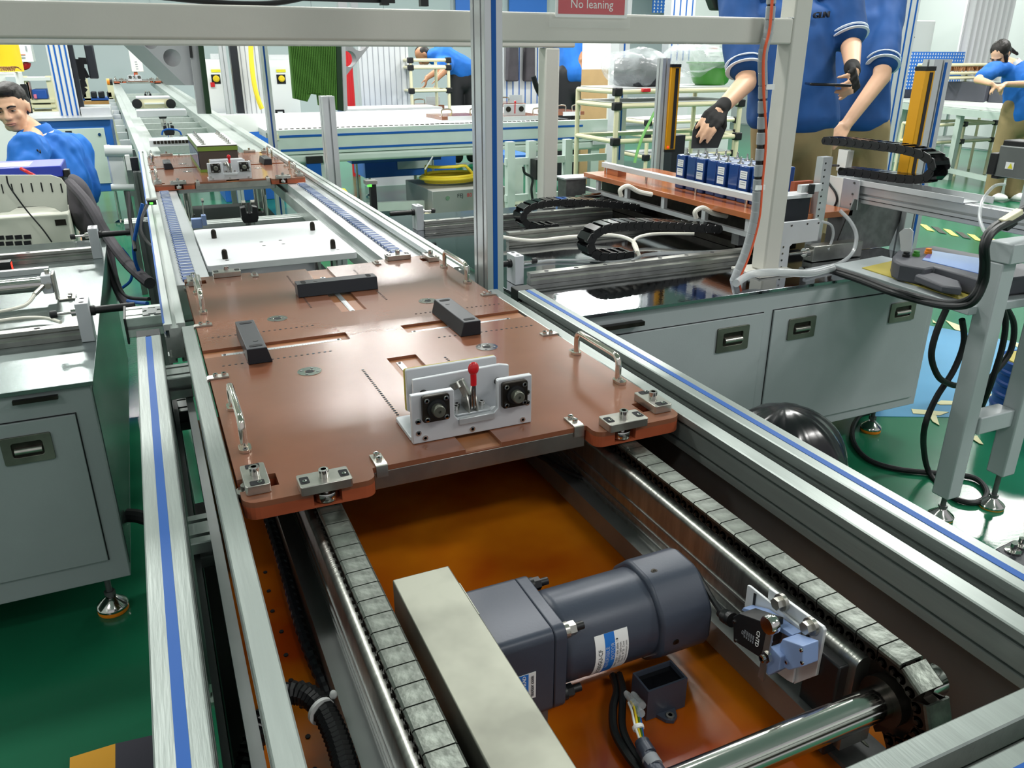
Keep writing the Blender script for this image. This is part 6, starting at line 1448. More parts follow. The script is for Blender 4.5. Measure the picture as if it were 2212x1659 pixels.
q = MB(); q.bar(ay(188, 132, 7.95), ay(170, 131, 7.95), .05, .05); q.bar(ay(172, 128, 7.95), ay(176, 172, 7.95), .06, .06); q.bar(ay(180, 148, 7.95), ay(190, 168, 7.95), .03, .03); q.bar(ay(176, 172, 7.95), ay(182, 188, 7.95), .05, .05); q.bar(ay(182, 188, 7.95), ay(172, 202, 7.95), .06, .06); q.build('monitor_arm', 'black', T)
# white actuator at the left of the line
T = T_('actuator', 'white actuator with ribbed cylinder tubes, left of the second pallet', 'actuator', 255, 400, 5.0, FL)
for a, b, r in (((226, 326), (286, 326), .030), ((240, 405), (290, 405), .018)): MB().cyl(ay(*a, 5.0), ay(*b, 5.0), r, n=18).build('actuator_tube', 'cyl_white', T)
part('actuator_body', (236, 334, 272, 402), 5.0, .1, 'cyl_white', T, None, .01); part('end_plate', (226, 316, 240, 337), 4.98, .1, 'cyl_white', T, None, .008); part('stand_post', (268, 400, 282, 440), 5.02, .06, 'alu_dark', T, FL)
part('bracket', (272, 336, 282, 368), 4.7, .05, 'paint_white', T); part('black_block', (283, 341, 300, 372), 4.7, .06, 'anodized', T)
T = T_('light_stub', 'orange tipped sensor at the far left of the main line', 'sensor', 236, 178, 10.0); MB().cyl(ay(231, 177, 10), ay(237, 177, 10), .03, n=12).build('orange_tip', 'orange', T); MB().cyl(ay(237, 177, 10), ay(243, 177, 10), .032, n=12).build('black_body', 'black', T)
# pale glossy case on the blue machine
rbox('clear glossy cover on top of the blue framed machine, beside the striped column', 'cover', 'cover_box', (175, 232, 240, 256), 7.6, .5, 'alu_smooth')
# ---- right background
rbox('large blue pegboard above the gantry beam, right of the tall upright', 'pegboard', 'pegboard', (1100, -60, 1182, 27), 14.5, .03, 'peg_blue')
rbox('blue pegboard piece above the gantry beam, left of the tall upright', 'pegboard', 'pegboard', (984, -60, 1040, 28), 14.5, .03, 'peg_blue')
def peg(label, px, y, nx, ny, tri=True):
    T = T_('pegboard', label, 'pegboard', (px[0]+px[2])/2, px[3], y); x0, x1, z0, z1 = R4(*px, y); bx(x0, x1, y, y+.02, z0, z1).build('board', 'peg_blue', T)
    q = MB()
    for i in range(nx):
        for j in range(ny):
            x = x0+(x1-x0)*(i+.5)/nx; z = z0+(z1-z0)*(j+.5)/ny; w_ = (x1-x0)/nx*.26
            q.add([(x-w_, y-.0006, z-w_), (x+w_, y-.0006, z-w_), (x, y-.0006, z+w_)], [(0, 1, 2)])
    q.build('pegboard_holes', 'white', T, ang=None)['kind'] = 'stuff'
    return T
peg('big blue pegboard with rows of white marks above the beam, left of the standing worker', (1412, -70, 1600, 30), 13.8, 26, 14)
peg('blue pegboard with triangular holes, right of the standing workers', (1955, 112, 2078, 192), 7.6, 22, 11)
T = T_('air_conditioner', 'tall white floor air conditioner with dark louvre, behind the blue pegboard', 'appliance', 1985, 110, 8.6, FL); part('case', (1966, 44, 2008, 200), 8.6, .3, 'paint_white', T, FL, .01)
for k in range(6): part('louvre', (1967, 54+k*5, 1976, 57+k*5), 8.59, .008, 'gap', T)
q = MB(); P0 = ay(2102, -40, 7.9); P1 = ay(2200, -40, 7.9); zt = ay(2150, -60, 7.9).z; zb = ay(2150, 175, 7.9).z; n = 60
for k in range(n+1): 
    t = k/n; x = P0.x+(P1.x-P0.x)*t; y = 7.9+.05*math.sin(t*2*math.pi*8); q.v += [(x, y, zb), (x, y, zt), (x, y+.012, zb), (x, y+.012, zt)]
for k in range(n): a = 4*k; q.f += [[a, a+1, a+5, a+4], [a+2, a+6, a+7, a+3], [a+1, a+3, a+7, a+5], [a, a+4, a+6, a+2]]
one(q, 'curtain', 'curtain', 'pale grey curtain with vertical folds at the top right', 'curtain', origin=P0)
# woman's bench
WT = thing('work_table', 'long white work table with pale green legs at the right', 'table', az(2100, 400, FL)); zt = .72
tp = [az(1878, 208, zt), az(2240, 241, zt)]; _n = (tp[1]-tp[0]).normalized(); _n = V((-_n.y, _n.x, 0)); _n = _n if _n.x > 0 else -_n; tp += [tp[1]+_n*.72, tp[0]+_n*.72]
q = MB(); q.add([(p.x, p.y, z) for z in (zt-.035, zt) for p in tp], [(3, 2, 1, 0), (4, 5, 6, 7), (0, 1, 5, 4), (1, 2, 6, 5), (2, 3, 7, 6), (3, 0, 4, 7)]); q.build('table_top', 'paint_white', WT, bevel=.004)
q = MB(); e0, e1 = tp[0].lerp(tp[1], .02), tp[0].lerp(tp[1], .98); q.bar(e0+V((0, .03, -.075)), e1+V((0, .03, -.075)), .04, .07); q.build('apron', 'paint_mint', WT)
for t, s in ((.05, 0), (.12, .4), (.62, 0), (.73, .5), (.95, 0)):
    p = tp[0].lerp(tp[1], t); b = tp[3].lerp(tp[2], t); p = p.lerp(b, .05+s); MB().box(p.x-.03, p.x+.03, p.y-.03, p.y+.03, FL, zt-.036).build('table_leg', 'paint_mint', WT)
q = MB(); q.bar(V((*tp[0].lerp(tp[1], .62).xy, .02)), V((*tp[0].lerp(tp[1], .96).xy, .02)), .04, .05); q.build('foot_rail', 'paint_mint', WT)
def on_table(label, cat, name, px, m, h, group=None, d=.30, **k):
    a = az(px[0], px[1], zt+.001); b = az(px[2], px[3], zt+.001); dirv = (b-a).normalized(); nrm = V((-dirv.y, dirv.x, 0))
    if nrm.x < 0: nrm = -nrm
    P = [a, b, b+nrm*d, a+nrm*d]; q = MB(); q.add([(p.x, p.y, p.z+z) for z in (0, h) for p in P], [(3, 2, 1, 0), (4, 5, 6, 7), (0, 1, 5, 4), (1, 2, 6, 5), (2, 3, 7, 6), (3, 0, 4, 7)])
    return one(q, name, m, label, cat, group, bevel=.006)
on_table('dark grey tool case with a white handle, left on the white work table', 'case', 'tool_case', (2037, 216, 2124, 221), 'suitcase', .21)
on_table('dark grey tool case under the woman\'s hands on the white work table', 'case', 'tool_case', (2133, 221, 2196, 225), 'suitcase', .20)
on_table('dark tool case at the right photo edge of the work table', 'case', 'tool_case', (2199, 226, 2260, 231), 'suitcase', .20)
on_table('dark grey case on the far left end of the white work table', 'case', 'tool_case', (1886, 208, 1948, 212), 'suitcase', .17)
on_table('orange red power tool lying before the right tool case', 'tool', 'power_tool', (2148, 219, 2190, 222), 'red', .10, d=.06)
on_table('small blue tray beside the orange tool on the work table', 'tray', 'small_tray', (2178, 223, 2200, 226), 'bin_blue', .07, d=.08)
c = az(2120, 212, zt+.1); o = MB().bar(az(2124, 222, zt+.03)+V((0, -.01, 0)), az(2128, 221, zt+.17)+V((0, -.01, 0)), .012, .012).build('case_handle', 'white', bpy.data.objects['tool_case'])
T = pipe_rack('cream pipe rack holding copper wire loops, behind the woman', 2032, 2140, (140, 158, 168), 7.0, .3, 220, (1,))
q = MB(); random.seed(9)
for k in range(26):
    a = ay(2042+k*3.0, 150, 7.05); q.lathe(a, (random.uniform(-1, 1), random.uniform(-.4, .4), random.uniform(-.3, .3)), [(.055, 0), (.062, .006), (.055, .012)], 10)
one(q, 'wire_loops', 'copper_wire', 'row of brown copper wire loops on the cream pipe rack behind the woman', 'wire', kind='stuff')
T = pipe_rack('low cream pipe rack under the white work table', 2015, 2150, (268, 305), 6.6, .4, 340, (1,), 3)
# box in film, basin etc on the pipe rack table
RT_ = ay(1450, 196, 4.9).z+.025
def blob(label, name, m, px, y, d, cat, seed, amp=.05, zb=None, nn=(26, 16), group=None):
    random.seed(seed); x0, x1, z0, z1 = R4(*px, y); z0 = z0 if zb is None else zb; q = MB(); c = V(((x0+x1)/2, y+d/2, (z0+z1)/2)); q.ball(c, (x1-x0)/2, d/2, (z1-z0)/2, *nn)
    f = [random.uniform(8, 40) for _ in range(6)]; q.v = [(x+(amp*.4)*math.sin(f[0]*z+f[1]*y), y_+(amp*.4)*math.sin(f[2]*x+f[3]*z), max(z0, z+amp*.5*math.sin(f[4]*x+f[5]*y_))) for (x, y_, z) in q.v]
    return one(q, name, m, label, cat, group, origin=c)
DB = rbox('dark grey foam box inside plastic film on the pipe rack table', 'box', 'foam_box', (1380, 125, 1448, 192), 5.02, .35, 'anodized', RT_, bevel=.02)
blob('crumpled clear plastic film wrapped round the dark foam box', 'plastic_film', 'film', (1352, 108, 1480, 198), 4.93, .50, 'film', 3, .05, RT_)
blob('heap of clear plastic film spilling over the green basin', 'plastic_film', 'film', (1470, 98, 1600, 168), 4.95, .42, 'film', 6, .06)
BS = T_('green_basin', 'bright green plastic basin on the pipe rack table', 'basin', 1522, 195, 5.15, RT_); c = V((ay(1530, 180, 5.2).x, 5.18, RT_))
MB().lathe(c, (0, 0, 1), [(.11, 0), (.13, .02), (.165, .14), (.185, .15), (.185, .158), (.16, .156), (.12, .03), (.02, .02)], 32).build('basin_body', 'bin_green', BS)
cable('pale green strap hanging down from the pipe rack table', [ay(1420, 232, 4.85), ay(1404, 262, 4.85), ay(1388, 295, 4.85), ay(1376, 330, 4.85), ay(1371, 352, 4.85)], .010, mat('strap_green', '#8fcf7a', .4), cat='strap', name='strap')
rbox('small red clip on the black joint of the pipe rack', 'clip', 'red_clip', (1390, 191, 1406, 199), 4.86, .03, 'red')
rbox('tall brown cardboard sheet standing behind the cross conveyor', 'cardboard', 'cardboard_sheet', (1258, 150, 1312, 252), 7.26, .03, 'cardboard', .0, bevel=0)
rbox('white partition panel behind the cardboard sheet', 'panel', 'partition_panel', (1262, -40, 1335, 252), 7.3, .04, 'paint_white', FL)
rbox('white partition panel above the green basin', 'panel', 'partition_panel', (1500, -40, 1600, 110), 8.8, .04, 'wall_light', FL)
T = rbox('small white notice with red print above the green basin', 'notice', 'notice', (1526, 98, 1554, 122), 8.789, .01, 'white'); 
for k in range(2): part('print_line', (1530, 103+k*9, 1550, 106+k*9), 8.783, .005, 'red' if k == 0 else 'ink_grey', T)
rbox('crimson card at the top of the partition above the film heap', 'notice', 'notice', (1500, 96, 1511, 103), 8.789, .01, 'red')
rbox('two tone white box below the big blue pegboard', 'box', 'white_box', (1518, 6, 1531, 34), 13.6, .19, 'white')
T = T_('hook_bag', 'dark green bag hanging above the beam, left of the standing worker', 'bag', 1562, 20, 3.2); x0, x1, z0, z1 = R4(1538, -40, 1588, 22, 3.2); MB().prism([(x0-.02, z1), (x1+.02, z1), (x1, z0+.04), (x1-.02, z0), (x0+.03, z0), (x0, z0+.05)], 'y', 3.2, 3.26).build('bag_body', mat('bag_green', '#2c3a34', .5), T, bevel=.01)
for k, (a, b) in enumerate(((1098, 1122), (1136, 1158))):
    x0, x1, z0, z1 = R4(a, 60, b, 176, 9.62); q = MB(); q.prism([(x0, z0), (x1, z0), (x1-.01, z1), (x0+.02, z1)], 'y', 9.62, 9.735); one(q, 'hanging_coat', 'jacket', ['dark coat hanging on the blue striped column, left one', 'dark coat hanging on the blue striped column, right one'][k], 'coat', bevel=.02)
acc('black strap hanging down beside the right dark coat', [ay(1152, 165, 8.6), ay(1160, 190, 8.6), ay(1172, 215, 8.6), ay(1176, 235, 8.6)], .03, 'black', cat='strap', name='strap')
rbox('grey control box with black side behind the yellow light curtain', 'box', 'control_box', (1452, 292, 1480, 330), 3.9, .12, 'anodized', FL)
one(MB().cyl((ay(752, 127, 9.5).x, 9.5, FL), (ay(752, 127, 9.5).x, 9.5, 1.5), .045, n=20), 'red_pillar', 'red', 'red and white pillar seen through the hole of the right bracket', 'pillar')
for nm in ('pegboard.003',):
    o = bpy.data.objects.get(nm)
    if o and o.children: 
        b = o.children[0]; xs_ = [v.co.x for v in b.data.vertices]; 
        for x in (min(xs_)+.04, max(xs_)-.04): bx(o.location.x+x-.015, o.location.x+x+.015, o.location.y+.021, o.location.y+.05, FL, o.location.z+.1).build('board_post', 'alu_smooth', o)
# ================================================================ people
mat('eye_white', '#b9b0a6', .4)
def J(px, py, d): return EYE+ray(px, py)*d
def voxel(name, blobs, m, parent, vs=.008, sm=6, fac=.5, fold=0, scale_=9.):
    q = MB()
    for b in blobs:
        if b[0] == 'c':
            _, p, r1, p2, r2 = b; p, p2 = V(p), V(p2)
            q.cyl(p, p2, r1, r2, 14); q.ball(p, r1, r1, r1, 14, 8); q.ball(p2, r2, r2, r2, 14, 8)
        else:
            _, p, rx, ry, rz, R = (list(b)+[None])[:6]; q.ball(p, rx, ry, rz, 18, 12, R)
    o = q.build(name, m, parent, ang=None)
    a = o.modifiers.new('remesh', 'REMESH'); a.mode = 'VOXEL'; a.voxel_size = vs; a.adaptivity = 0; a.use_smooth_shade = True
    s = o.modifiers.new('smooth', 'SMOOTH'); s.iterations = sm; s.factor = fac
    bpy.context.view_layer.update()
    me = bpy.data.meshes.new_from_object(o.evaluated_get(bpy.context.evaluated_depsgraph_get())); o.modifiers.clear(); o.data = me
    if fold:
        from mathutils import noise
        nn = [v.normal.copy() for v in me.vertices]
        for v, n_ in zip(me.vertices, nn):
            w_ = noise.noise(V((v.co.x*scale_, v.co.y*scale_, v.co.z*scale_*.45)))+.5*noise.noise(V((v.co.x*scale_*2.3, v.co.y*scale_*2.3, v.co.z*scale_)))
            v.co += n_*fold*w_
    me.shade_smooth(); return o
def frame(f, u):
    f = V(f).normalized(); u = V(u); r = f.cross(u).normalized(); u = r.cross(f).normalized(); return r, f, u
def head_blobs(c, f, u, s=1.):
    r, f, u = frame(f, u); c = V(c); M = Matrix(((r.x, f.x, u.x), (r.y, f.y, u.y), (r.z, f.z, u.z)))
    L = lambda a, b, d: c+r*a*s+f*b*s+u*d*s
    B = [('e', L(0, -.008, .032), .074*s, .094*s, .086*s, M), ('e', L(0, .022, -.030), .060*s, .066*s, .078*s, M), ('e', L(0, .052, -.082), .030*s, .026*s, .024*s, M),
         ('c', L(-.030, .028, -.078), .026*s, L(.030, .028, -.078), .026*s), ('e', L(0, .078, .024), .050*s, .018*s, .014*s, M),
         ('c', L(0, .088, .014), .0085*s, L(0, .106, -.026), .0135*s), ('e', L(-.013, .094, -.030), .010*s, .010*s, .009*s, M), ('e', L(.013, .094, -.030), .010*s, .010*s, .009*s, M),
         ('e', L(-.040, .060, -.022), .022*s, .022*s, .022*s, M), ('e', L(.040, .060, -.022), .022*s, .022*s, .022*s, M),
         ('e', L(0, .082, -.055), .024*s, .016*s, .013*s, M)]
    for k in (-1, 1): B += [('e', L(k*.077, -.008, .000), .008*s, .018*s, .030*s, M), ('e', L(k*.080, -.014, .014), .008*s, .014*s, .012*s, M)]
    return B
def face(parent, c, f, u, s=1., brow=1.):
    r, f, u = frame(f, u); c = V(c); M = Matrix(((r.x, f.x, u.x), (r.y, f.y, u.y), (r.z, f.z, u.z)))
    L = lambda a, b, d: c+r*a*s+f*b*s+u*d*s
    for k in (-1, 1):
        e = MB().ball(L(k*.031, .0785, .004), .0130*s, .0075*s, .0046*s, 14, 8, M).build('eye', 'eye_white', parent)
        MB().ball(L(k*.031+.001, .0855, .0035), .0056*s, .0022*s, .0044*s, 12, 6, M).build('iris', 'hair', e)
        m = MB(); m.tube([L(k*.016, .0870, .0085), L(k*.031, .0880, .0098), L(k*.046, .080, .0080)], .0022*s, 6, 4); m.build('eyelid', 'skin_dark', e)
        m = MB(); m.tube([L(k*.013, .0935, .020), L(k*.030, .0935, .027), L(k*.050, .080, .022)], .0040*s*brow, 6, 4); m.build('eyebrow', 'hair', parent)
    m = MB(); m.tube([L(-.024, .0865, -.056), L(-.010, .0975, -.0535), L(0, .099, -.0550), L(.010, .0975, -.0535), L(.024, .0865, -.056)], .0045*s, 8, 4)
    m.tube([L(-.020, .0870, -.0615), L(0, .0975, -.0640), L(.020, .0870, -.0615)], .0052*s, 8, 4); m.build('lips', 'lip', parent)
def hand_blobs(w, d, n, side, s=1., curl=.6, spread=1., thumb=.5):
    """w wrist, d direction of the fingers, n back of the hand, side +1/-1 where the thumb leaves"""
    w = V(w); d = V(d).normalized(); n = V(n); n = (n-d*n.dot(d)).normalized(); t = d.cross(n).normalized()*side
    skin = []; glove = []
    lens = (.040, .045, .041, .032); L0 = .082
    for i in range(4):
        off = t*(.033-.021*i)*s; k = w+d*(L0-(.0, -.004, 0, .008)[i])*s+off+n*.002
        glove.append(('c', w+off*.55, .0145*s, k, .0115*s)); skin.append(('c', w+off*.55, .0130*s, k, .0100*s))
        a = curl*.55; d1 = (d*math.cos(a)-n*math.sin(a)); p1 = k+d1*lens[i]*s
        a2 = curl*1.5; d2 = (d*math.cos(a2)-n*math.sin(a2)); p2 = p1+d2*lens[i]*.68*s; a3 = curl*2.0; d3 = d*math.cos(a3)-n*math.sin(a3); p3 = p2+d3*lens[i]*.5*s
        glove.append(('c', k, .0108*s, k+(p1-k)*.8, .0098*s)); skin += [('c', k, .0092*s, p1, .0084*s), ('c', p1, .0084*s, p2, .0078*s), ('c', p2, .0078*s, p3, .0070*s)]
    b = w+d*.022*s+t*.022*s-n*.006*s; k1 = b+(t*.75+d*.75-n*thumb*.6).normalized()*.040*s; k2 = k1+(t*.25+d*.9-n*thumb).normalized()*.032*s; k3 = k2+(d*.95-n*thumb*1.2).normalized()*.024*s
    skin += [('c', b, .0150*s, k1, .0115*s), ('c', k1, .0110*s, k2, .0098*s), ('c', k2, .0098*s, k3, .0082*s)]; glove += [('c', b, .0165*s, k1, .0128*s), ('c', k1, .0125*s, k1.lerp(k2, .6), .0112*s)]
    glove += [('c', w-d*.035*s, .030*s, w+d*.01*s, .028*s)]
    return skin, glove
def band(name, p, d, r0, r1, m, parent):
    MB().lathe(p, d, [(r0, -r1), (r0+.0025, -r1*.6), (r0+.0025, r1*.6), (r0, r1)], 26).build(name, m, parent)
# ---------------------------------------------------------------- seated man at the left
P1 = thing('person', 'seated man in a blue polo shirt with short black hair, looking over at the line', 'person', J(110, 470, 4.25)); P1.location.z = FL
hc = J(27, 236, 4.15); fdir = (EYE-hc).normalized()*.86 + RT*-.30 + V((0, 0, -.13)); ud = V((0, 0, 1))+RT*-.10
nb = J(74, 286, 4.22); ch = J(112, 345, 4.30)
B = head_blobs(hc, fdir, ud, 1.0)+[('c', hc+V((0, 0, -.05))-fdir.normalized()*.03, .050, nb, .058), ('c', nb, .058, ch, .10), ('c', ch, .11, J(120, 420, 4.30), .12), ('c', J(120, 420, 4.3), .12, J(115, 500, 4.3), .12)]
shL = J(66, 325, 4.02); elL = J(48, 430, 3.95); wrL = J(30, 500, 3.85); shR = J(160, 330, 4.45); elR = J(185, 430, 4.45); wrR = J(160, 500, 4.2)
B += [('c', nb, .05, shL, .055), ('c', shL, .050, elL, .040), ('c', elL, .040, wrL, .028), ('c', nb, .05, shR, .055), ('c', shR, .05, elR, .040), ('c', elR, .04, wrR, .028)]
s1, _ = hand_blobs(wrL, V((-.2, -.6, -.6)), V((-.5, -.3, .6)), 1, 1., .5); s2, _ = hand_blobs(wrR, V((-.4, -.8, -.3)), V((0, 0, 1)), -1, 1., .5); B += s1+s2
hip = J(118, 500, 4.3)
for sx in (-.1, .12):
    kn = V((hip.x+sx-.25, hip.y-.42, .40)); B += [('c', hip+V((sx, 0, 0)), .07, kn, .05), ('c', kn, .05, V((kn.x, kn.y, FL+.09)), .04), ('c', V((kn.x, kn.y, FL+.06)), .04, V((kn.x-.02, kn.y-.16, FL+.04)), .035)]
voxel('body', B, 'skin', P1, .0058, 5)
face(P1, hc, fdir, ud, 1.0, 1.1)
r_, f_, u_ = frame(fdir, ud); Mh = Matrix(((r_.x, f_.x, u_.x), (r_.y, f_.y, u_.y), (r_.z, f_.z, u_.z))); Lh = lambda a, b, d: hc+r_*a+f_*b+u_*d
voxel('hair', [('e', Lh(0, -.020, .060), .079, .092, .076, Mh), ('e', Lh(0, -.050, .020), .076, .064, .080, Mh), ('e', Lh(0, .036, .096), .062, .056, .034, Mh), ('e', Lh(0, .0, .100), .066, .075, .034, Mh)], 'hair', P1, .006, 3, .5, .003, 60)
SB = [('c', nb+V((0, 0, -.030)), .070, ch, .150), ('c', ch, .165, J(128, 430, 4.32), .175), ('c', J(128, 430, 4.32), .175, J(125, 500, 4.32), .17), ('c', nb+V((0, 0, -.05)), .06, shL, .085), ('c', shL, .088, shL.lerp(elL, .75), .078),
      ('c', nb+V((0, 0, -.04)), .07, shR, .098), ('c', shR, .105, shR.lerp(elR, .8), .088), ('c', J(120, 320, 4.4), .11, J(150, 400, 4.45), .13)]
sh_ = voxel('polo_shirt', SB, 'shirt', P1, .009, 5, .5, .020, 13)
cn = (nb-hc).normalized(); m = MB(); cc = nb+V((0, 0, .012))
m.lathe(cc, (cc-ch).normalized()+V((0, 0, .4)), [(.086, -.040), (.080, .006), (.070, .018), (.0715, .020), (.0845, .005), (.092, -.042)], 28); cl = m.build('collar', 'shirt', sh_)
m = MB(); m.lathe(cc, (cc-ch).normalized()+V((0, 0, .4)), [(.0905, -.034), (.092, -.032), (.0905, -.025), (.089, -.026)], 28); m.build('collar_stripe', 'white_trim', cl)
band('sleeve_trim', shL.lerp(elL, .76), (elL-shL).normalized(), .079, .004, 'white_trim', P1); 
voxel('trousers', [('c', hip+V((0, 0, .02)), .15, hip+V((0, 0, -.08)), .14)]+[x for sx in (-.1, .12) for x in (('c', hip+V((sx, 0, -.03)), .095, V((hip.x+sx-.25, hip.y-.42, .40)), .07), ('c', V((hip.x+sx-.25, hip.y-.42, .40)), .07, V((hip.x+sx-.25, hip.y-.42, FL+.12)), .06))], 'black_matte', P1, .014, 4)
for sx in (-.1, .12): MB().ball((hip.x+sx-.26, hip.y-.50, FL+.045), .055, .14, .045, 14, 8).build('shoe', 'black', P1)
text('lettering', 'GLN', .026, J(77, 326, 3.965)-fdir.normalized()*0, RT*.9+V((0, 0, -.15)), V((0, 0, 1)), 'ink', P1, .003)
CH = thing('stool', 'black stool under the seated man', 'stool', (hip.x, hip.y+.03, FL)); MB().lathe((hip.x, hip.y+.03, hip.z-.255), (0, 0, 1), [(.17, 0), (.19, .015), (.18, .045)], 24).build('seat', 'black', CH); MB().cyl((hip.x, hip.y+.03, FL+.03), (hip.x, hip.y+.03, hip.z-.256), .03).build('column', 'steel', CH); MB().lathe((hip.x, hip.y+.03, FL), (0, 0, 1), [(.24, 0), (.23, .02), (.04, .035)], 24).build('base', 'black', CH)
# ---------------------------------------------------------------- standing worker with gloves
def standing(label, d, nk, cx, chip, shA, elA, wrA, shB, elB, wrB, handA, handB, shirt, gloves, hem, headdir, legc, tw=.19, logo=None, pose=0.):
    base = V((legc[0], legc[1], FL)); T = thing('person', label, 'person', base)
    chest = cx; hd = nk+V((0, 0, .20))+V(headdir).normalized()*.04
    B = head_blobs(hd, headdir, (0, 0, 1))+[('c', hd-V((0, 0, .06)), .05, nk, .058), ('c', nk, .06, chest, .10), ('c', chest, .11, chip, .085)]
    B += [('c', nk-V((0, 0, .05)), .06, shA, .055), ('c', shA, .054, elA, .043), ('c', elA, .044, wrA, .028), ('c', nk-V((0, 0, .05)), .06, shB, .055), ('c', shB, .054, elB, .043), ('c', elB, .044, wrB, .028)]
    GL = []
    for hnd, w_, e_ in ((handA, wrA, elA), (handB, wrB, elB)):
        sk, gl = hand_blobs(w_, hnd[0], hnd[1], hnd[2], 1.08, hnd[3], 1, hnd[4]); B += sk; GL += [(gl)]
        B += [('c', w_-(w_-e_).normalized()*.03, .029, w_+V(hnd[0]).normalized()*.02, .026)]
    side = (shB-shA); side.z = 0; side.normalize()
    for k in (-1, 1):
        h = chip+side*k*.09; kn = V((base.x+side.x*k*.10, base.y+side.y*k*.10, .42)); an = V((base.x+side.x*k*.11, base.y+side.y*k*.11, FL+.08))
        B += [('c', h+V((0, 0, -.06)), .06, kn, .055), ('c', kn, .056, an, .038), ('c', an, .04, an+V(headdir).normalized()*.14*V((1, 1, 0))+V((0, 0, -.04)), .032)]
    voxel('body', B, 'skin', T, .0065, 5)
    face(T, hd, headdir, (0, 0, 1))
    r_, f_, u_ = frame(headdir, (0, 0, 1)); Mh = Matrix(((r_.x, f_.x, u_.x), (r_.y, f_.y, u_.y), (r_.z, f_.z, u_.z)))
    voxel('hair', [('e', hd-f_*.02+u_*.06, .080, .094, .074, Mh), ('e', hd-f_*.05+u_*.02, .077, .064, .080, Mh)], 'hair', T, .007, 3, .5, .003, 60)
    Rt = Matrix(((side.x, -side.y, 0), (side.y, side.x, 0), (0, 0, 1)))
    mid = chest.lerp(chip, .5)
    S = [('e', chest.lerp(chip+V((0, 0, -.01)), t/20)+V((0, 0, .02)), tw*(1-.06*math.sin(t/20*3.1)), .130, .085, Rt) for t in range(21)]+[ ('c', nk-V((0, 0, .04)), .085, chest, .13), ('c', nk-V((0, 0, .07)), .07, shA, .088), ('c', nk-V((0, 0, .07)), .07, shB, .088),
         ('c', shA, .088, shA.lerp(elA, .78), .080), ('c', shB, .088, shB.lerp(elB, .78), .080)]
    sh_ = voxel('polo_shirt', S, shirt, T, .010, 6, .5, .009, 9)
    for a, b in ((shA, elA), (shB, elB)):
        for t in (.80, .86): band('sleeve_trim', a.lerp(b, t), (b-a).normalized(), .080, .0030, 'white_trim', sh_)
    q = [('e', chip+V((0, 0, -.06)), tw*.84, .108, .12, Rt)]
    for k in (-1, 1):
        h = chip+side*k*.09; kn = V((base.x+side.x*k*.10, base.y+side.y*k*.10, .42)); an = V((base.x+side.x*k*.11, base.y+side.y*k*.11, FL+.10)); q += [('c', h+V((0, 0, -.03)), .092, kn, .080), ('c', kn, .078, an, .068)]
        MB().ball(an+V(headdir).normalized()*V((1, 1, 0))*.05+V((0, 0, -.05)), .055, .13, .048, 14, 8, frame_m(headdir)).build('shoe', 'black', T)
    voxel('trousers', q, 'khaki', T, .014, 5, .5, .008, 9)
    if gloves:
        for g in GL: voxel('glove', g, 'glove', T, .005, 3)
    return T, sh_
def frame_m(f):
    r, f, u = frame(V((f[0], f[1], 0)), (0, 0, 1)); return Matrix(((r.x, f.x, u.x), (r.y, f.y, u.y), (r.z, f.z, u.z)))
tc = (EYE-J(1715, 100, 3.5)); tc.z = 0; tc.normalize()
D1 = 3.5
M1, S1 = standing('standing worker in blue polo shirt and black fingerless gloves, holding a black plate', D1,
    J(1700, -75, D1), J(1706, 55, D1), J(1712, 262, D1), J(1592, -18, D1-.02), J(1612, 178, D1-.10), J(1556, 236, D1-.30), J(1812, -25, D1), J(1838, 98, D1-.05), J(1842, 152, D1-.28),
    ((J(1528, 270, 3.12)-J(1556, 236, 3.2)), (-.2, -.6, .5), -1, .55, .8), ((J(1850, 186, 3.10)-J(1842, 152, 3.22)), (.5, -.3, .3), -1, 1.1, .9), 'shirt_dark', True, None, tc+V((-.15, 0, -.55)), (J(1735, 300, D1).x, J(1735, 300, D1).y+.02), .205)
gp = J(1774, 33, D1-.165); text('lettering', 'GLN', .034, gp, RT+V((0, 0, .06)), V((0, 0, 1)), 'ink', M1, .012)
pl_ = [(1503, 268), (1506, 262), (1530, 262), (1534, 268), (1556, 271), (1560, 276), (1566, 284), (1558, 302), (1552, 318), (1494, 319), (1497, 282)]
dd = 3.16; q = MB(); nrm = FW*.012; P = [J(a, b, dd) for a, b in pl_]; n = len(P); q.add(P+[p+nrm for p in P], [tuple(range(n)), tuple(range(2*n-1, n-1, -1))]+[(i, n+i, n+(i+1) % n, (i+1) % n) for i in range(n)])
o = one(q, 'insulation_plate', 'black_matte', 'black notched plate held by the gloved hand above the blue cells', 'plate', origin=P[0])
q = MB(); a, b = J(1744, 181, 3.14), J(1832, 184, 3.12); q.bar(a, b, .12, .010, V((0, 0, 1))); one(q, 'tablet', 'black_gloss', 'thin black tablet held flat in the worker\'s left gloved hand', 'tablet', origin=a, bevel=.003)
# ---------------------------------------------------------------- second worker behind
D2_ = 4.1
M2, S2_ = standing('second standing worker in blue, bare handed, behind the gloved one', D2_,
    J(1858, -90, D2_), J(1852, 60, D2_), J(1845, 262, D2_), J(1780, -20, D2_+.05), J(1770, 150, D2_+.05), J(1765, 270, D2_-.05), J(1918, 0, D2_-.04), J(1905, 165, D2_-.16), J(1826, 272, D2_-.22),
    (V((-.2, -.3, -.8)), (0, -.4, .6), 1, .5, .5), ((J(1803, 300, 3.82)-J(1826, 272, 3.88)), (.3, -.5, .6), 1, .4, .5), 'shirt_dark', False, None, tc+V((-.3, 0, -.5)), (J(1860, 300, D2_).x, J(1860, 300, D2_).y+.02), .172)
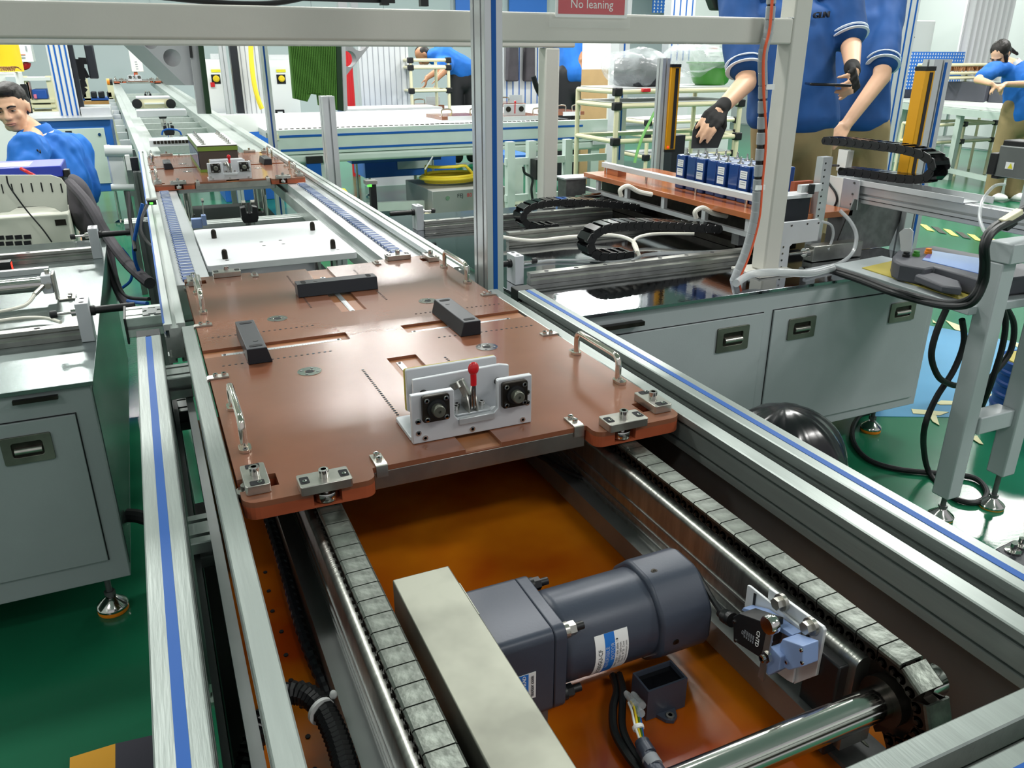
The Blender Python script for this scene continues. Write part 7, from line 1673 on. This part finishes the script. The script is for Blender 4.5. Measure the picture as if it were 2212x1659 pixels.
# ---------------------------------------------------------------- woman at the bench
W_ = thing('person', 'woman with a dark ponytail in a blue polo shirt, bending over the work table', 'person', (0, 0, FL)); dW = 7.35
hd = J(2160, 118, dW); W_.location = V((J(2200, 300, dW).x, J(2200, 300, dW).y, FL)); fd = (EYE-hd).normalized()+V((0, 0, -1.15))+RT*-.55; nk = J(2186, 138, dW+.06); ch = J(2202, 168, dW+.08); hp = J(2208, 232, dW+.1)
shA, elA, wrA = J(2150, 150, dW-.02), J(2112, 172, dW-.15), J(2140, 180, dW-.30); shB, elB, wrB = J(2232, 150, dW), J(2222, 182, dW-.1), J(2172, 182, dW-.30)
sA, _ = hand_blobs(wrA, RT*.8+V((0, 0, -.3)), V((0, 0, 1)), 1, .95, .7); sB_, _ = hand_blobs(wrB, RT*-.9+V((0, 0, -.2)), V((0, 0, 1)), -1, .95, .7)
sd = RT
B = head_blobs(hd, fd, (0, 0, 1), .97)+[('c', hd+V((0, .02, -.03)), .045, nk, .05), ('c', nk, .05, ch, .09), ('c', ch, .10, hp, .11), ('c', nk, .05, shA, .045), ('c', shA, .045, elA, .036), ('c', elA, .036, wrA, .025), ('c', nk, .05, shB, .045), ('c', shB, .045, elB, .036), ('c', elB, .036, wrB, .025)]+sA+sB_
for k in (-1, 1): kn = V((hp.x, hp.y, .38))+sd*k*.10; B += [('c', hp+sd*k*.08, .08, kn, .055), ('c', kn, .055, V((kn.x, kn.y, FL+.07)), .036)]
voxel('body', B, 'skin', W_, .0095, 4); face(W_, hd, fd, (0, 0, 1), .97)
r_, f_, u_ = frame(fd, (0, 0, 1)); Mh = Matrix(((r_.x, f_.x, u_.x), (r_.y, f_.y, u_.y), (r_.z, f_.z, u_.z)))
voxel('hair', [('e', hd-f_*.022+u_*.045, .082, .094, .082, Mh), ('e', hd-f_*.05+u_*.0, .078, .07, .085, Mh), ('c', hd-r_*.065+f_*.03+u_*.02, .02, hd-r_*.07+f_*.05-u_*.10, .012), ('c', hd-f_*.10+u_*.02, .025, hd-f_*.10+RT*.13+V((0, 0, -.06)), .014)], 'hair', W_, .008, 3, .5, .003, 50)
ws = voxel('polo_shirt', [('c', nk+V((0, 0, -.04)), .07, ch, .13), ('c', ch, .15, hp, .15), ('c', hp, .15, hp+V((0, 0, -.05)), .155), ('c', nk+V((0, 0, -.04)), .06, shA, .075), ('c', shA, .08, shA.lerp(elA, .7), .072), ('c', nk+V((0, 0, -.04)), .06, shB, .075), ('c', shB, .08, shB.lerp(elB, .7), .072)], 'shirt', W_, .013, 6, .5, .01, 10)
m = MB(); m.lathe(nk+V((0, 0, .0)), (nk-ch), [(.070, -.02), (.066, .015), (.070, .016), (.076, -.02)], 24); cl = m.build('collar', 'white_trim', ws)
voxel('trousers', [('c', hp+V((0, 0, -.05)), .145, hp+V((0, 0, -.14)), .14)]+[x for k in (-1, 1) for x in (('c', hp+sd*k*.08, .10, V((hp.x, hp.y, .38))+sd*k*.10, .085), ('c', V((hp.x, hp.y, .38))+sd*k*.10, .085, V((hp.x, hp.y, FL+.08))+sd*k*.10, .075))], 'khaki', W_, .015, 4)
for k in (-1, 1): MB().ball(V((hp.x, hp.y-.05, FL+.042))+sd*k*.10, .05, .12, .040, 12, 8).build('shoe', 'white', W_)
# ---------------------------------------------------------------- worker bending in the background
d3 = 9.9; K_ = thing('person', 'dark haired worker in blue bending forward behind the cream pipe rack', 'person', (J(985, 250, d3).x, J(985, 250, d3).y, FL))
hd = J(915, 120, d3); nk = J(938, 122, d3); ch = J(956, 124, d3+.05); hp = J(1000, 150, d3+.15); fd = RT*-1+V((0, -.3, -1.2))
sA, _ = hand_blobs(J(922, 168, d3-.2), V((-.3, -.2, -.9)), RT, 1, 1., .6); sB_, _ = hand_blobs(J(944, 170, d3-.2), V((-.3, -.2, -.9)), RT, 1, 1., .6)
B = head_blobs(hd, fd, (0, 0, 1))+[('c', hd, .05, nk, .055), ('c', nk, .06, ch, .10), ('c', ch, .12, hp, .12), ('c', ch, .06, J(950, 150, d3-.1), .045), ('c', J(950, 150, d3-.1), .045, J(922, 168, d3-.2), .03), ('c', ch, .06, J(966, 148, d3-.1), .045), ('c', J(966, 148, d3-.1), .045, J(944, 170, d3-.2), .03)]+sA+sB_
for k in (-.1, .1): B += [('c', hp+V((k, 0, 0)), .09, V((hp.x+k, hp.y, .4)), .06), ('c', V((hp.x+k, hp.y, .4)), .06, V((hp.x+k, hp.y, FL+.06)), .04)]
voxel('body', B, 'skin_dark', K_, .011, 4); face(K_, hd, fd, (0, 0, 1))
voxel('hair', [('e', hd+V((-.01, .02, .035)), .095, .095, .085), ('e', hd+V((-.05, 0, .03)), .05, .06, .06)], 'hair', K_, .009, 3)
voxel('polo_shirt', [('c', nk, .10, ch, .15), ('c', ch, .16, hp, .155), ('c', ch, .09, J(953, 142, d3-.08), .085), ('c', ch, .09, J(966, 142, d3-.08), .085)], 'shirt', K_, .014, 5, .5, .012, 9)
voxel('trousers', [('c', hp, .13, hp+V((0, 0, -.15)), .13)]+[('c', hp+V((k, 0, 0)), .10, V((hp.x+k, hp.y, FL+.08)), .075) for k in (-.1, .1)], 'black_matte', K_, .016, 4)
# ---------------------------------------------------------------- worker partly hidden by the gantry leg
d4 = 8.4; N_ = thing('person', 'worker in blue shirt and dark trousers, half hidden by the white gantry leg', 'person', (J(1236, 240, d4).x, J(1236, 240, d4).y, FL))
nk = J(1232, 62, d4); ch = J(1234, 100, d4); hp = J(1236, 160, d4); hd = nk+V((0, 0, .2)); fd = tc+V((0, 0, -.2))
sA, _ = hand_blobs(J(1253, 130, d4-.12), V((0, -.3, -.9)), V((0, -.8, .2)), -1, 1., .6)
B = head_blobs(hd, fd, (0, 0, 1))+[('c', hd-V((0, 0, .05)), .05, nk, .055), ('c', nk, .06, ch, .1), ('c', ch, .11, hp, .11), ('c', nk-V((0, 0, .05)), .05, J(1248, 85, d4), .05), ('c', J(1248, 85, d4), .05, J(1256, 112, d4-.05), .04), ('c', J(1256, 112, d4-.05), .04, J(1253, 130, d4-.12), .028),
     ('c', nk-V((0, 0, .05)), .05, J(1210, 85, d4), .05), ('c', J(1210, 85, d4), .05, J(1206, 120, d4), .04)]+sA
for k in (-.09, .09): B += [('c', hp+V((k, 0, 0)), .09, V((hp.x+k, hp.y, .4)), .06), ('c', V((hp.x+k, hp.y, .4)), .06, V((hp.x+k, hp.y, FL+.06)), .04)]
voxel('body', B, 'skin_dark', N_, .010, 4); face(N_, hd, fd, (0, 0, 1)); voxel('hair', [('e', hd+V((0, .02, .06)), .08, .09, .075)], 'hair', N_, .009, 3)
voxel('polo_shirt', [('c', nk-V((0, 0, .03)), .08, ch, .14), ('c', ch, .15, hp, .15), ('c', J(1246, 84, d4), .08, J(1255, 108, d4-.04), .072), ('c', J(1212, 84, d4), .08, J(1208, 108, d4), .072), ('c', nk-V((0, 0, .06)), .06, J(1246, 84, d4), .08), ('c', nk-V((0, 0, .06)), .06, J(1212, 84, d4), .08)], 'shirt', N_, .013, 5, .5, .01, 9)
voxel('trousers', [('c', hp, .13, hp+V((0, 0, -.15)), .13)]+[('c', hp+V((k, 0, 0)), .10, V((hp.x+k, hp.y, FL+.08)), .075) for k in (-.09, .09)], 'black_matte', N_, .016, 4)
cable('dark red strap hanging across the half hidden blue shirted worker', [ay(1256, 96, 8.1), ay(1259, 120, 8.1), ay(1257, 148, 8.1), ay(1240, 162, 8.1), ay(1222, 178, 8.1)], .022, 'sign_red', cat='strap', name='strap')
